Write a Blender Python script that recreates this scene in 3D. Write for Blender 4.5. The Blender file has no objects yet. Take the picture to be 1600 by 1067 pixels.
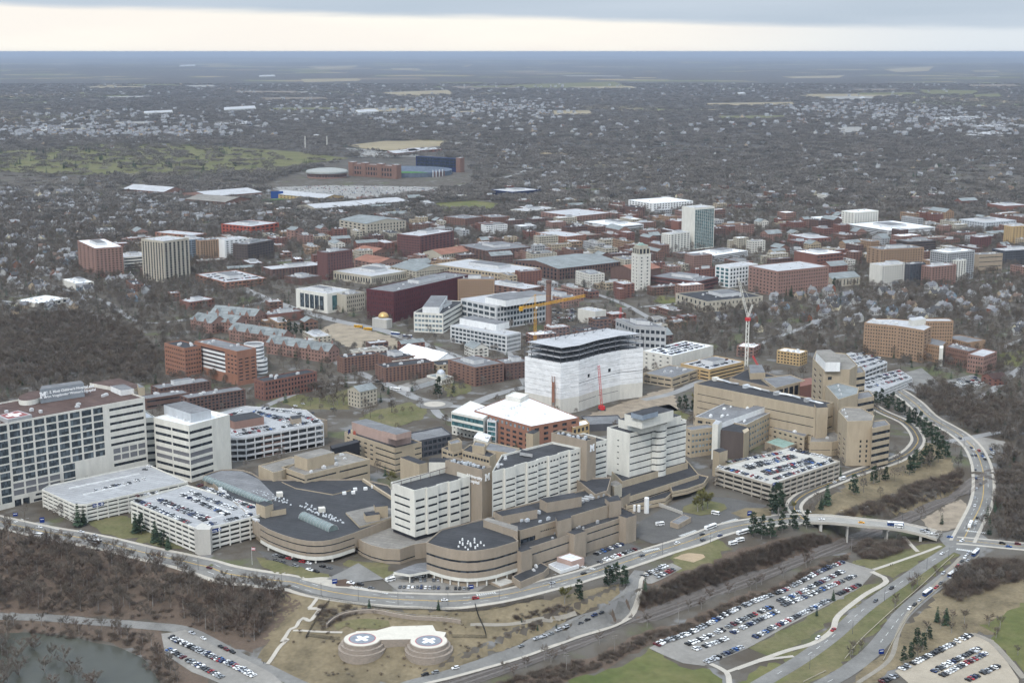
import bpy, bmesh, math, random
import numpy as np
from mathutils import Vector, Matrix
from mathutils.geometry import delaunay_2d_cdt
from math import radians, sin, cos, pi, atan, atan2, hypot
random.seed(11)
SC = bpy.context.scene
COL = SC.collection
# ------------------------------------------------------------ camera, sky, sun, exposure
FPX = 2222.2; CZ = 350.0; LEVEL_ROW = 81.0
PIT = atan((533.5 - LEVEL_ROW) / FPX)
cam = bpy.data.objects.new('camera', bpy.data.cameras.new('camera')); COL.objects.link(cam)
cam.data.sensor_width = 36; cam.data.lens = FPX / 1600 * 36
cam.data.clip_start = 1; cam.data.clip_end = 400000
cam.location = (0, 0, CZ); cam.rotation_euler = (pi / 2 - PIT, 0, 0)
SC.camera = cam
SC.render.engine = 'CYCLES'
SC.cycles.use_denoising = True; SC.cycles.use_adaptive_sampling = True; SC.cycles.adaptive_threshold = .03
SC.cycles.max_bounces = 6; SC.cycles.diffuse_bounces = 2; SC.cycles.glossy_bounces = 2
SC.cycles.volume_bounces = 0; SC.cycles.transmission_bounces = 2
SC.view_settings.view_transform = 'Standard'; SC.view_settings.look = 'None'
SC.view_settings.exposure = 0.58; SC.view_settings.gamma = 1
SUN_EL, SUN_AZ = radians(48), radians(205)      # azimuth of the sun seen from the place, clockwise from +Y
world = bpy.data.worlds.new('World'); SC.world = world; world.use_nodes = True
def build_world():
    nt = world.node_tree; N = nt.nodes; L = nt.links; N.clear()
    out = N.new('ShaderNodeOutputWorld'); bg = N.new('ShaderNodeBackground')
    sky = N.new('ShaderNodeTexSky'); sky.sky_type = 'NISHITA'; sky.sun_disc = False
    sky.sun_elevation = SUN_EL; sky.sun_rotation = SUN_AZ
    tc = N.new('ShaderNodeTexCoord'); sep = N.new('ShaderNodeSeparateXYZ'); L.new(tc.outputs['Generated'], sep.inputs[0])
    def m(op, a, b=None, c=None):
        n = N.new('ShaderNodeMath'); n.operation = op
        for i, v in enumerate((a, b, c)):
            if v is None: continue
            if isinstance(v, (int, float)): n.inputs[i].default_value = v
            else: L.new(v, n.inputs[i])
        return n.outputs[0]
    def noise(vec, scale, detail=4, rough=.55):
        n = N.new('ShaderNodeTexNoise'); n.inputs['Scale'].default_value = scale; n.inputs['Detail'].default_value = detail
        n.inputs['Roughness'].default_value = rough; L.new(vec, n.inputs['Vector']); return n.outputs[0]
    def comb(x, y, z):
        n = N.new('ShaderNodeCombineXYZ')
        for i, v in enumerate((x, y, z)):
            if isinstance(v, (int, float)): n.inputs[i].default_value = v
            else: L.new(v, n.inputs[i])
        return n.outputs[0]
    def mix(f, a, b):
        n = N.new('ShaderNodeMix'); n.data_type = 'RGBA'; L.new(f, n.inputs[0])
        for i, v in ((6, a), (7, b)):
            if isinstance(v, tuple): n.inputs[i].default_value = (*v, 1)
            else: L.new(v, n.inputs[i])
        return n.outputs[2]
    def ss(x, lo, hi):
        n = N.new('ShaderNodeMapRange'); n.interpolation_type = 'SMOOTHSTEP'
        n.inputs[1].default_value = lo; n.inputs[2].default_value = hi; L.new(x, n.inputs[0]); return n.outputs[0]
    X, Y, Z = sep.outputs
    az = m('ARCTAN2', X, Y)                        # 0 straight ahead, positive to the right
    el = m('ARCSINE', Z)
    v1 = comb(m('MULTIPLY', az, 5.0), m('MULTIPLY', el, 60.0), 0.0)
    wob = noise(v1, 1.2, 3)
    # lower edge of the cloud deck: it comes nearer to the horizon towards the right
    edge = m('ADD', m('ADD', m('MULTIPLY', m('SINE', m('ADD', az, .1)), -.024), .0240), m('MULTIPLY', m('SUBTRACT', wob, .5), .010))
    deck = ss(m('SUBTRACT', el, edge), -.0022, .0040)
    v2 = comb(m('DIVIDE', X, m('ADD', m('MAXIMUM', Z, 0.0), .045)), m('DIVIDE', Y, m('ADD', m('MAXIMUM', Z, 0.0), .045)), 0.0)
    c1 = noise(v2, .22, 3, .5)
    tone = mix(ss(c1, .25, .75), (.42, .495, .58), (.50, .57, .65))
    gap_tone = mix(ss(noise(comb(m('MULTIPLY', az, 4.0), m('MULTIPLY', el, 26.0), 3.0), 1.3, 4), .35, .7), (.84, .80, .745), (.87, .845, .775))
    bank = mix(ss(az, .05, .34), gap_tone, (.64, .69, .735))
    cloud = mix(deck, bank, tone)
    up = m('ADD', .80, m('MULTIPLY', ss(el, .03, .9), 1.25))   # an overcast sky is brighter overhead
    vm = N.new('ShaderNodeVectorMath'); vm.operation = 'SCALE'; L.new(cloud, vm.inputs[0]); L.new(up, vm.inputs['Scale'])
    vs = N.new('ShaderNodeVectorMath'); vs.operation = 'SCALE'; L.new(sky.outputs[0], vs.inputs[0]); vs.inputs['Scale'].default_value = .07
    fin = mix(ss(c1, .30, .36), vs.outputs[0], vm.outputs[0])
    fin2 = mix(ss(el, .10, .3), vm.outputs[0], fin)
    L.new(fin2, bg.inputs[0]); bg.inputs[1].default_value = 1.0
    L.new(bg.outputs[0], out.inputs[0])
build_world()
world.cycles.sampling_method = 'MANUAL'; world.cycles.sample_map_resolution = 512
sd = bpy.data.lights.new('sun', 'SUN'); sd.energy = 1.5; sd.angle = radians(14); sd.color = (1, .96, .9)
sun = bpy.data.objects.new('sun', sd); COL.objects.link(sun); sun.location = (0, 0, 900)
_sv = Vector((sin(SUN_AZ) * cos(SUN_EL), cos(SUN_AZ) * cos(SUN_EL), sin(SUN_EL)))
sun.rotation_euler = _sv.to_track_quat('Z', 'Y').to_euler()

# ------------------------------------------------------------ measuring: photograph pixel (1600 x 1067) <-> place
_cp, _sp = cos(PIT), sin(PIT)
def ray(px, py):
    a = (px - 800) / FPX; b = (533.5 - py) / FPX
    return a, b * _sp + _cp, b * _cp - _sp
def at(px, py, z=0.0):
    dx, dy, dz = ray(px, py); t = (z - CZ) / dz
    return Vector((dx * t, dy * t, z))
def proj(p):
    x, y, z = p[0], p[1], p[2] - CZ
    f = y * _cp - z * _sp; u = y * _sp + z * _cp
    return 800 + FPX * x / f, 533.5 - FPX * u / f
def ztop(px, yb, yt, zb=0.0):
    """height of the top of a vertical edge whose foot (at zb) is at row yb and whose top is at row yt"""
    g = at(px, yb, zb); dx, dy, dz = ray(px, yt); return CZ + dz * (g.y / dy)

# ------------------------------------------------------------ terrain
TCTL = [  # px, py, z  of places on the ground
 (-60,800,0),(0,812,0),(120,835,0),(330,882,0),(450,915,0),(600,938,0),(760,942,0),(900,915,0),(1010,878,0),(1130,842,0),(1250,812,-1),
 (-60,760,0),(200,760,0),(500,800,0),(800,800,0),(1000,780,0),(1150,790,0),(1330,740,0),(1430,690,0),(1390,640,0),(1340,610,0),(-60,650,0),(200,620,0),
 (-80,862,-5),(60,880,-9),(200,905,-11),(330,930,-12),(430,955,-10),
 (-80,940,-20),(0,955,-21),(150,965,-21),(260,990,-21),(330,1030,-21),(420,1070,-21),(520,1130,-21),
 (-80,984,-23.6),(0,984,-23.6),(90,986,-23.6),(150,998,-23.6),(212,1014,-23.6),(243,1043,-23.6),(262,1072,-23.6),(300,1072,-22),(285,1100,-23.6),(-80,1010,-27),(0,1008,-27),(80,1014,-27),(150,1030,-27),(200,1055,-27),(0,1060,-27),(-90,1100,-27),(150,1120,-27),(220,1090,-27),
 (460,985,-9),(450,1030,-17),(600,962,-4),(700,960,-4),(760,985,-7),(540,1000,-10),(620,1005,-9),(700,1005,-10),(620,1045,-17),(520,1045,-18),
 (640,1075,-17),(760,1035,-14),(850,1000,-10),(940,955,-3.5),(980,925,-1),
 (830,960,-2.5),(900,940,-1.5),(760,970,-4),(690,1085,-18),(760,1060,-18),(900,1015,-17.5),(1040,965,-17),(1180,905,-16.5),(1300,860,-16),(1370,835,-15.5),(1420,812,-15),(1510,770,-14),(1600,735,-13),(1690,705,-12),
 (1020,935,-7),(1100,900,-6),(1160,870,-5),(1230,845,-6),(1080,870,-.5),
 (960,1030,-18.5),(1060,990,-18),(1160,1050,-18.5),(1240,950,-17.5),(1340,890,-15),(900,1080,-19),(1000,1075,-19),(1400,960,-16),(1300,1080,-18),(1440,880,-12.5),
 (1500,850,-10),(1490,840,-10),(1600,860,-9.5),(1560,870,-10.5),(1530,930,-14),(1600,930,-13),(1600,1000,-16),(1480,1000,-17),(1480,1070,-18),(1600,1080,-17.5),(1700,1000,-16),
 (1535,800,-9),(1540,740,-6.5),(1500,690,-3.5),(1450,650,-1.5),(1420,760,-5),(1330,790,-3.5),(1470,720,-4),(1410,700,-1),(1600,780,-9),(1600,690,-4),(1560,620,0),(1450,600,0),(1700,620,0),
]
_tp = np.array([[*at(a, b, z)[:2], z] for a, b, z in TCTL])
def _fit():
    n = len(_tp); d = np.linalg.norm(_tp[:, None, :2] - _tp[None, :, :2], axis=2)
    A = np.zeros((n + 1, n + 1)); A[:n, :n] = d; A[:n, n] = 1; A[n, :n] = 1
    A[:n, :n] -= np.eye(n) * .6
    return np.linalg.solve(A, np.append(_tp[:, 2], 0))
_tw = _fit()
def _axis(lo, hi, step, far_lo, far_hi, grow):
    a = list(np.arange(lo, hi + .1, step)); s = step; v = hi
    while v < far_hi: s *= grow; v += s; a.append(min(v, far_hi))
    s = step; v = lo; b = []
    while v > far_lo: s *= grow; v -= s; b.append(max(v, far_lo))
    return np.array(b[::-1] + a)
GX = _axis(-480, 520, 5, -250000, 250000, 1.18); GY = _axis(690, 1360, 5, -3000, 250000, 1.16)
def _h_exact(X, Y):
    out = np.zeros(X.shape)
    for i in range(X.shape[0]):
        d = np.sqrt((X[i][:, None] - _tp[None, :, 0]) ** 2 + (Y[i][:, None] - _tp[None, :, 1]) ** 2)
        out[i] = d @ _tw[:-1] + _tw[-1]
    return out
_XX, _YY = np.meshgrid(GX, GY)
def _fade(v, a, b): t = np.clip((v - a) / (b - a), 0, 1); return t * t * (3 - 2 * t)
GZ = np.clip(_h_exact(_XX, _YY), -27.5, 1.0)
# beyond the measured ground the land runs level (town at 0, river flats at -21)
_out = np.maximum(_fade(_YY, 1230, 1330), 0)
GZ = GZ * (1 - _out)
_low = _fade(-_YY, -720, -690); GZ = GZ * (1 - _low) - 20 * _low
_side = np.maximum(_fade(_XX, 470, 620), _fade(-_XX, 420, 560))
_base = np.where(_YY < 860, -20, 0) * 1.0
_base = -20 * (1 - _fade(_YY, 800, 1000)); GZ = GZ * (1 - _side) + _base * _side
# gentle far relief so that the horizon is not ruled
_far = _fade(_YY, 9000, 30000); GZ = GZ + _far * (26 * np.sin(_XX / 5200 + 1.1) * np.sin(_YY / 7000 + .4) + 22 * np.sin(_XX / 1900 + 2) * np.sin(_YY / 2600) - 10)
_rp = [at(a, b, -17.2) for a, b in ((620,1094),(700,1070),(800,1039),(925,1001),(1050,957),(1200,899),(1340,839),(1402,812),(1453,795),(1509,771),(1564,750),(1620,728))]
_rq = np.polyfit([p.x for p in _rp], [p.y for p in _rp], 2)
RAILX = np.arange(_rp[0].x - 25, _rp[-1].x + 60, 6.0); RAILY = np.polyval(_rq, RAILX)
def _bed():
    av = [at(a, b, -7) for a, b in ((1517,820),(1532,790),(1536,770),(1537,752),(1534,730),(1528,712))]
    for j in range(len(GY)):
        if not 690 < GY[j] < 1360: continue
        d = np.sqrt((GX[:, None] - RAILX[None]) ** 2 + (GY[j] - RAILY[None]) ** 2).min(1); w = 1 - _fade(d, 8, 12)
        da = np.min([np.hypot(GX - p.x, GY[j] - p.y) for p in av], axis=0); w = w * _fade(da, 16, 30)
        GZ[j] = GZ[j] * (1 - w) - 17.2 * w
ACC = [(1000,893,-.3),(990,906,-1),(986,922,-2),(962,941,-3.8),(937,955,-5.8),(900,971,-8.2),(850,995,-11),(800,1018,-13.5),(740,1040,-15.5),(690,1056,-16.6),(637,1070,-17.2),(600,1085,-17.6)]
def _carve(ctl, half, blend):
    """level ground across a road on a bank"""
    P = []
    for (a, b, z), (a2, b2, z2) in zip(ctl, ctl[1:]):
        p, q = at(a, b, z), at(a2, b2, z2); n = max(2, int((q - p).length / 3)); P += [p + (q - p) * (k / n) for k in range(n)]
    X = np.array([p.x for p in P]); Y = np.array([p.y for p in P]); Z = np.array([p.z for p in P])
    for j in range(len(GY)):
        if not Y.min() - 30 < GY[j] < Y.max() + 30: continue
        d2 = np.sqrt((GX[:, None] - X[None]) ** 2 + (GY[j] - Y[None]) ** 2); k = d2.argmin(1); d = d2.min(1); w = 1 - _fade(d, half, blend); GZ[j] = GZ[j] * (1 - w) + Z[k] * w
_carve(ACC, 6.5, 11)
_bed()
def h(x, y):
    i = np.searchsorted(GX, x) - 1; j = np.searchsorted(GY, y) - 1
    i = min(max(i, 0), len(GX) - 2); j = min(max(j, 0), len(GY) - 2)
    u = (x - GX[i]) / (GX[i + 1] - GX[i]); v = (y - GY[j]) / (GY[j + 1] - GY[j])
    return float(GZ[j, i] * (1 - u) * (1 - v) + GZ[j, i + 1] * u * (1 - v) + GZ[j + 1, i] * (1 - u) * v + GZ[j + 1, i + 1] * u * v)
def gp(px, py):
    """the ground point seen at a pixel"""
    dx, dy, dz = ray(px, py); f = lambda y: CZ + dz * (y / dy) - h(dx * y / dy, y)
    if (0 - CZ) / dz * dy > 1380: return at(px, py, 0)
    a = 640.0
    while a < 1500 and f(a + 3) > 0: a += 3
    b = a + 3
    for _ in range(14):
        m = (a + b) / 2
        if f(m) > 0: a = m
        else: b = m
    y = (a + b) / 2; x = dx * y / dy; return Vector((x, y, h(x, y)))
# ------------------------------------------------------------ occupancy (3 m cells) so that plants keep off roofs, roads and lots
OX0, OY0, OS = -1400, 660, 3.0; ONX, ONY = 940, 1250
OCC = np.zeros((ONY, ONX), bool)
def occ_poly(pts, grow=1.5):
    pts = [(p[0], p[1]) for p in pts]
    cx = sum(p[0] for p in pts) / len(pts); cy = sum(p[1] for p in pts) / len(pts)
    q = np.array([(p[0] + grow * (p[0] - cx) / (hypot(p[0] - cx, p[1] - cy) + .01), p[1] + grow * (p[1] - cy) / (hypot(p[0] - cx, p[1] - cy) + .01)) for p in pts])
    i0 = max(int((q[:, 0].min() - OX0) / OS), 0); i1 = min(int((q[:, 0].max() - OX0) / OS) + 1, ONX)
    j0 = max(int((q[:, 1].min() - OY0) / OS), 0); j1 = min(int((q[:, 1].max() - OY0) / OS) + 1, ONY)
    if i1 <= i0 or j1 <= j0: return
    X, Y = np.meshgrid(OX0 + (np.arange(i0, i1) + .5) * OS, OY0 + (np.arange(j0, j1) + .5) * OS)
    ins = np.zeros(X.shape, bool); n = len(q)
    for k in range(n):
        x1, y1 = q[k]; x2, y2 = q[(k + 1) % n]
        c = ((y1 > Y) != (y2 > Y)) & (X < (x2 - x1) * (Y - y1) / ((y2 - y1) or 1e-9) + x1); ins ^= c
    OCC[j0:j1, i0:i1] |= ins
def occ(x, y):
    i = int((x - OX0) / OS); j = int((y - OY0) / OS)
    return 0 <= i < ONX and 0 <= j < ONY and OCC[j, i]
def inside(poly, x, y):
    c = False; n = len(poly)
    for k in range(n):
        x1, y1 = poly[k][0], poly[k][1]; x2, y2 = poly[(k + 1) % n][0], poly[(k + 1) % n][1]
        if (y1 > y) != (y2 > y) and x < (x2 - x1) * (y - y1) / (y2 - y1) + x1: c = not c
    return c
# ------------------------------------------------------------ materials
MATS = {}
def mat(name, col, rough=.85, var=.12, scale=.15, stretch=(1, 1, 1), metal=0, bump=0, spec=.06, col2=None, scale2=None, obj_var=0, seam=0):
    if name in MATS: return MATS[name]
    m = bpy.data.materials.new(name); m.use_nodes = True; nt = m.node_tree; N = nt.nodes; L = nt.links
    b = N['Principled BSDF']; b.inputs['Roughness'].default_value = rough; b.inputs['Metallic'].default_value = metal
    b.inputs['Specular IOR Level'].default_value = spec
    geo = N.new('ShaderNodeNewGeometry'); mp = N.new('ShaderNodeMapping'); mp.inputs['Scale'].default_value = stretch
    L.new(geo.outputs['Position'], mp.inputs[0])
    n = N.new('ShaderNodeTexNoise'); n.inputs['Scale'].default_value = scale; n.inputs['Detail'].default_value = 5; n.inputs['Roughness'].default_value = .62
    L.new(mp.outputs[0], n.inputs['Vector'])
    r = N.new('ShaderNodeMapRange'); r.inputs[1].default_value = .3; r.inputs[2].default_value = .7; L.new(n.outputs[0], r.inputs[0])
    if col2 is None:
        c1 = tuple(c * (1 - var) for c in col); c2 = tuple(min(1, c * (1 + var)) for c in col)
    else: c1, c2 = col, col2
    x = N.new('ShaderNodeMix'); x.data_type = 'RGBA'; x.inputs[6].default_value = (*c1, 1); x.inputs[7].default_value = (*c2, 1)
    L.new(r.outputs[0], x.inputs[0]); src = x.outputs[2]
    n2 = N.new('ShaderNodeTexNoise'); n2.inputs['Scale'].default_value = scale2 or scale * 9; n2.inputs['Detail'].default_value = 3
    L.new(mp.outputs[0], n2.inputs['Vector'])
    r2 = N.new('ShaderNodeMapRange'); r2.inputs[3].default_value = 1 - var * .9; r2.inputs[4].default_value = 1 + var * .9; L.new(n2.outputs[0], r2.inputs[0])
    fac = r2.outputs[0]
    if obj_var:
        oi = N.new('ShaderNodeObjectInfo'); r3 = N.new('ShaderNodeMapRange'); r3.inputs[3].default_value = 1 - obj_var; r3.inputs[4].default_value = 1 + obj_var
        L.new(oi.outputs['Random'], r3.inputs[0]); mm = N.new('ShaderNodeMath'); mm.operation = 'MULTIPLY'; L.new(fac, mm.inputs[0]); L.new(r3.outputs[0], mm.inputs[1]); fac = mm.outputs[0]
    if seam:      # membrane sheets of a flat roof
        rt = N.new('ShaderNodeMapping'); rt.inputs['Rotation'].default_value = (0, 0, .42); L.new(geo.outputs['Position'], rt.inputs[0])
        br_ = N.new('ShaderNodeTexBrick'); br_.inputs['Scale'].default_value = .1; br_.inputs['Mortar Size'].default_value = .025; br_.inputs['Color1'].default_value = (.92, .92, .92, 1); br_.inputs['Color2'].default_value = (1.1, 1.1, 1.1, 1); br_.inputs['Mortar'].default_value = (.72, .72, .72, 1); br_.inputs['Brick Width'].default_value = 1.6; br_.inputs['Row Height'].default_value = .45; L.new(rt.outputs[0], br_.inputs['Vector'])
        mm = N.new('ShaderNodeMath'); mm.operation = 'MULTIPLY'; L.new(fac, mm.inputs[0]); L.new(br_.outputs['Color'], mm.inputs[1]); fac = mm.outputs[0]
    v = N.new('ShaderNodeVectorMath'); v.operation = 'SCALE'; L.new(src, v.inputs[0]); L.new(fac, v.inputs['Scale'])
    L.new(v.outputs[0], b.inputs['Base Color'])
    if bump:
        bp = N.new('ShaderNodeBump'); bp.inputs['Strength'].default_value = bump; bp.inputs['Distance'].default_value = .3; L.new(n2.outputs[0], bp.inputs['Height']); L.new(bp.outputs[0], b.inputs['Normal'])
    MATS[name] = m; return m
def glass(name, col, rough=.12, var=.5):
    """window glass: each pane a little lighter or darker (blinds, rooms behind)"""
    if name in MATS: return MATS[name]
    m = bpy.data.materials.new(name); m.use_nodes = True; nt = m.node_tree; N = nt.nodes; L = nt.links
    b = N['Principled BSDF']; b.inputs['Roughness'].default_value = rough; b.inputs['Specular IOR Level'].default_value = .32
    geo = N.new('ShaderNodeNewGeometry'); sn = N.new('ShaderNodeVectorMath'); sn.operation = 'SNAP'; sn.inputs[1].default_value = (1.9, 1.9, 3.3)
    L.new(geo.outputs['Position'], sn.inputs[0]); wn = N.new('ShaderNodeTexWhiteNoise'); L.new(sn.outputs[0], wn.inputs['Vector'])
    pw = N.new('ShaderNodeMath'); pw.operation = 'POWER'; pw.inputs[1].default_value = 2.2; L.new(wn.outputs['Value'], pw.inputs[0])
    x = N.new('ShaderNodeMix'); x.data_type = 'RGBA'; x.inputs[6].default_value = (*[c * (1 - var * .6) for c in col], 1); x.inputs[7].default_value = (*[min(1, c * (1 + 2.2 * var) + .02) for c in col], 1)
    L.new(pw.outputs[0], x.inputs[0]); L.new(x.outputs[2], b.inputs['Base Color'])
    MATS[name] = m; return m
GL = glass('glass_dark', (.022, .027, .034)); GLB = glass('glass_blue', (.045, .057, .066)); GLG = glass('glass_green', (.045, .105, .115), .12, .3)
GLL = glass('glass_pale', (.16, .20, .22)); LOUV = mat('louvre_grey', (.17, .17, .18), .6, .08)
WALLC = dict(
 limestone=(.60, .575, .52), cream=(.65, .63, .57), white=(.72, .72, .71), tan=(.40, .33, .24), brown=(.315, .262, .205), tandark=(.33, .27, .205), brick=(.20, .122, .097), orange=(.29, .15, .105), redbrick=(.205, .106, .086),
 darkbrick=(.145, .095, .082), maroon=(.10, .038, .042), purple=(.14, .075, .07), grey=(.36, .36, .36), concrete=(.45, .43, .395), palegrey=(.55, .55, .55), tanbrick=(.315, .215, .145), yellowbrick=(.45, .32, .17),
 stone=(.42, .38, .31), darkgrey=(.09, .09, .10), black=(.035, .035, .04), bluegrey=(.25, .29, .34), silver=(.48, .50, .52), navy=(.02, .03, .09), darkbrown=(.105, .085, .078), pink=(.40, .29, .25), red=(.30, .085, .06), wrap=(.85, .86, .88), brickpink=(.27, .17, .14))
def WM(n): return mat('wall_' + n, WALLC[n], .85, .10, .22, (1, 1, .22), spec=.05)
ROOFC = dict(black=(.050, .050, .053), dark=(.05, .05, .054), grey=(.17, .17, .175), pale=(.40, .40, .41), white=(.68, .69, .71), brown=(.10, .068, .06), gravel=(.21, .195, .175), slate=(.21, .225, .225), tile=(.25, .125, .09), copper=(.24, .33, .29), blue=(.12, .15, .2), deck=(.33, .33, .335), concrete=(.42, .40, .365))
def RM(n): return mat('roof_' + n, ROOFC[n], .85 if n != 'black' else .7, .07 if n in ('deck', 'white', 'concrete', 'pale') else .2, .06, spec=.10, seam=1)
# ------------------------------------------------------------ mesh builder
class MB:
    def __init__(s): s.v = []; s.f = []; s.m = []
    def quad(s, a, b, c, d, mi=0):
        k = len(s.v); s.v += [tuple(a), tuple(b), tuple(c), tuple(d)]; s.f.append((k, k + 1, k + 2, k + 3)); s.m.append(mi)
    def tri(s, a, b, c, mi=0):
        k = len(s.v); s.v += [tuple(a), tuple(b), tuple(c)]; s.f.append((k, k + 1, k + 2)); s.m.append(mi)
    def ngon(s, pts, mi=0):
        k = len(s.v); s.v += [tuple(p) for p in pts]; s.f.append(tuple(range(k, k + len(pts)))); s.m.append(mi)
    def hexa(s, P, mi=0, bottom=True, top=None):
        """P: 4 bottom points (ccw) then 4 top points"""
        k = len(s.v); s.v += [tuple(p) for p in P]
        F = [(0, 1, 5, 4), (1, 2, 6, 5), (2, 3, 7, 6), (3, 0, 4, 7)]
        for f in F: s.f.append(tuple(k + i for i in f)); s.m.append(mi)
        s.f.append((k + 4, k + 5, k + 6, k + 7)); s.m.append(mi if top is None else top)
        if bottom: s.f.append((k + 3, k + 2, k + 1, k)); s.m.append(mi)
    def prism(s, poly, z0, z1, mi=0, top=None, bottom=False):
        n = len(poly); k = len(s.v)
        s.v += [(p[0], p[1], z0) for p in poly] + [(p[0], p[1], z1) for p in poly]
        for i in range(n):
            j = (i + 1) % n; s.f.append((k + i, k + j, k + n + j, k + n + i)); s.m.append(mi)
        s.f.append(tuple(k + n + i for i in range(n))); s.m.append(mi if top is None else top)
        if bottom: s.f.append(tuple(k + n - 1 - i for i in range(n))); s.m.append(mi)
    def box(s, c, sx, sy, sz, rot=0, mi=0, top=None):
        """c: centre of the underside"""
        u = (cos(rot) * sx / 2, sin(rot) * sx / 2); w = (-sin(rot) * sy / 2, cos(rot) * sy / 2)
        q = [(c[0] + a * u[0] + b * w[0], c[1] + a * u[1] + b * w[1]) for a, b in ((-1, -1), (1, -1), (1, 1), (-1, 1))]
        s.prism(q, c[2], c[2] + sz, mi, top, True)
    def tube(s, p, q, r0, r1=None, n=6, mi=0, cap=True):
        p = Vector(p); q = Vector(q); r1 = r0 if r1 is None else r1
        d = (q - p); 
        if d.length < 1e-6: return
        d.normalize(); a = d.orthogonal().normalized(); b = d.cross(a); k = len(s.v)
        for c, r in ((p, r0), (q, r1)):
            for i in range(n):
                t = 2 * pi * i / n; s.v.append(tuple(c + (a * cos(t) + b * sin(t)) * r))
        for i in range(n):
            j = (i + 1) % n; s.f.append((k + i, k + j, k + n + j, k + n + i)); s.m.append(mi)
        if cap: s.f.append(tuple(k + n + i for i in range(n))); s.m.append(mi)
    def dome(s, c, r, rz, n=16, k=5, mi=0, full=False):
        rows = []
        for j in range(k + 1):
            t = pi / 2 * j / k if not full else -pi / 2 + pi * j / k
            rr = r * cos(t); z = c[2] + rz * sin(t); base = len(s.v)
            for i in range(n): s.v.append((c[0] + rr * cos(2 * pi * i / n), c[1] + rr * sin(2 * pi * i / n), z))
            rows.append(base)
        for a, b in zip(rows, rows[1:]):
            for i in range(n):
                j = (i + 1) % n; s.f.append((a + i, a + j, b + j, b + i)); s.m.append(mi)
    def mesh(s, name, mats):
        me = bpy.data.meshes.new(name); me.from_pydata(s.v, [], s.f)
        for m in mats: me.materials.append(m)
        if s.f and any(s.m): me.polygons.foreach_set('material_index', s.m)
        me.update(); return me
    def build(s, name, mats, parent=None, **kw):
        if not isinstance(mats, (list, tuple)): mats = [mats]
        return link(bpy.data.objects.new(name, s.mesh(name, mats)), parent, **kw)
def link(o, parent=None, label=None, cat=None, group=None, kind=None):
    COL.objects.link(o)
    if parent is not None:
        o.parent = parent; o.matrix_parent_inverse = PINV[parent.name]
    if label: o['label'] = label
    if cat: o['category'] = cat
    if group: o['group'] = group
    if kind: o['kind'] = kind
    return o
class _P(dict):
    def __missing__(s, k):
        o = bpy.data.objects[k]; return Matrix.Translation(o.location).inverted()
PINV = _P()
def empty(name, loc, label, cat, group=None):
    o = bpy.data.objects.new(name, None); o.empty_display_size = 1; o.location = loc
    link(o, None, label, cat, group); PINV[o.name] = Matrix.Translation(Vector(loc)).inverted(); return o
# ------------------------------------------------------------ buildings
_paneM = {}
def _pane_mesh(w, hgt, m):
    key = (round(w, 1), round(hgt, 1), m.name)
    if key not in _paneM:
        b = MB(); w2, h2 = key[0] / 2, key[1] / 2
        b.quad((-w2, 0, -h2), (w2, 0, -h2), (w2, 0, h2), (-w2, 0, h2)); _paneM[key] = b.mesh('window', [m])
    return _paneM[key]
def grid_rects(spec, Wd, Hd):
    """spec: dict n floors, b bays, ww/wh window share of a bay/storey, u/v range on the face, m glass, s sill bias"""
    out = []
    u0, u1 = spec.get('u', (.02, .98)); v0, v1 = spec.get('v', (.03, .95)); n, b = spec['n'], spec['b']
    ww, wh = spec.get('ww', .6), spec.get('wh', .5); sb = spec.get('s', .5); skip = spec.get('skip', ())
    for j in range(n):
        if j in skip: continue
        a = Hd * (v0 + (v1 - v0) * (j + (1 - wh) * sb) / n); c = a + Hd * (v1 - v0) * wh / n
        for i in range(b):
            x = Wd * (u0 + (u1 - u0) * (i + (1 - ww) / 2) / b); y = x + Wd * (u1 - u0) * ww / b
            out.append((x, y, a, c, spec.get('m', GL)))
    return out
def S(n, b, ww=.6, wh=.5, **k): return dict(n=n, b=b, ww=ww, wh=wh, **k)
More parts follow.
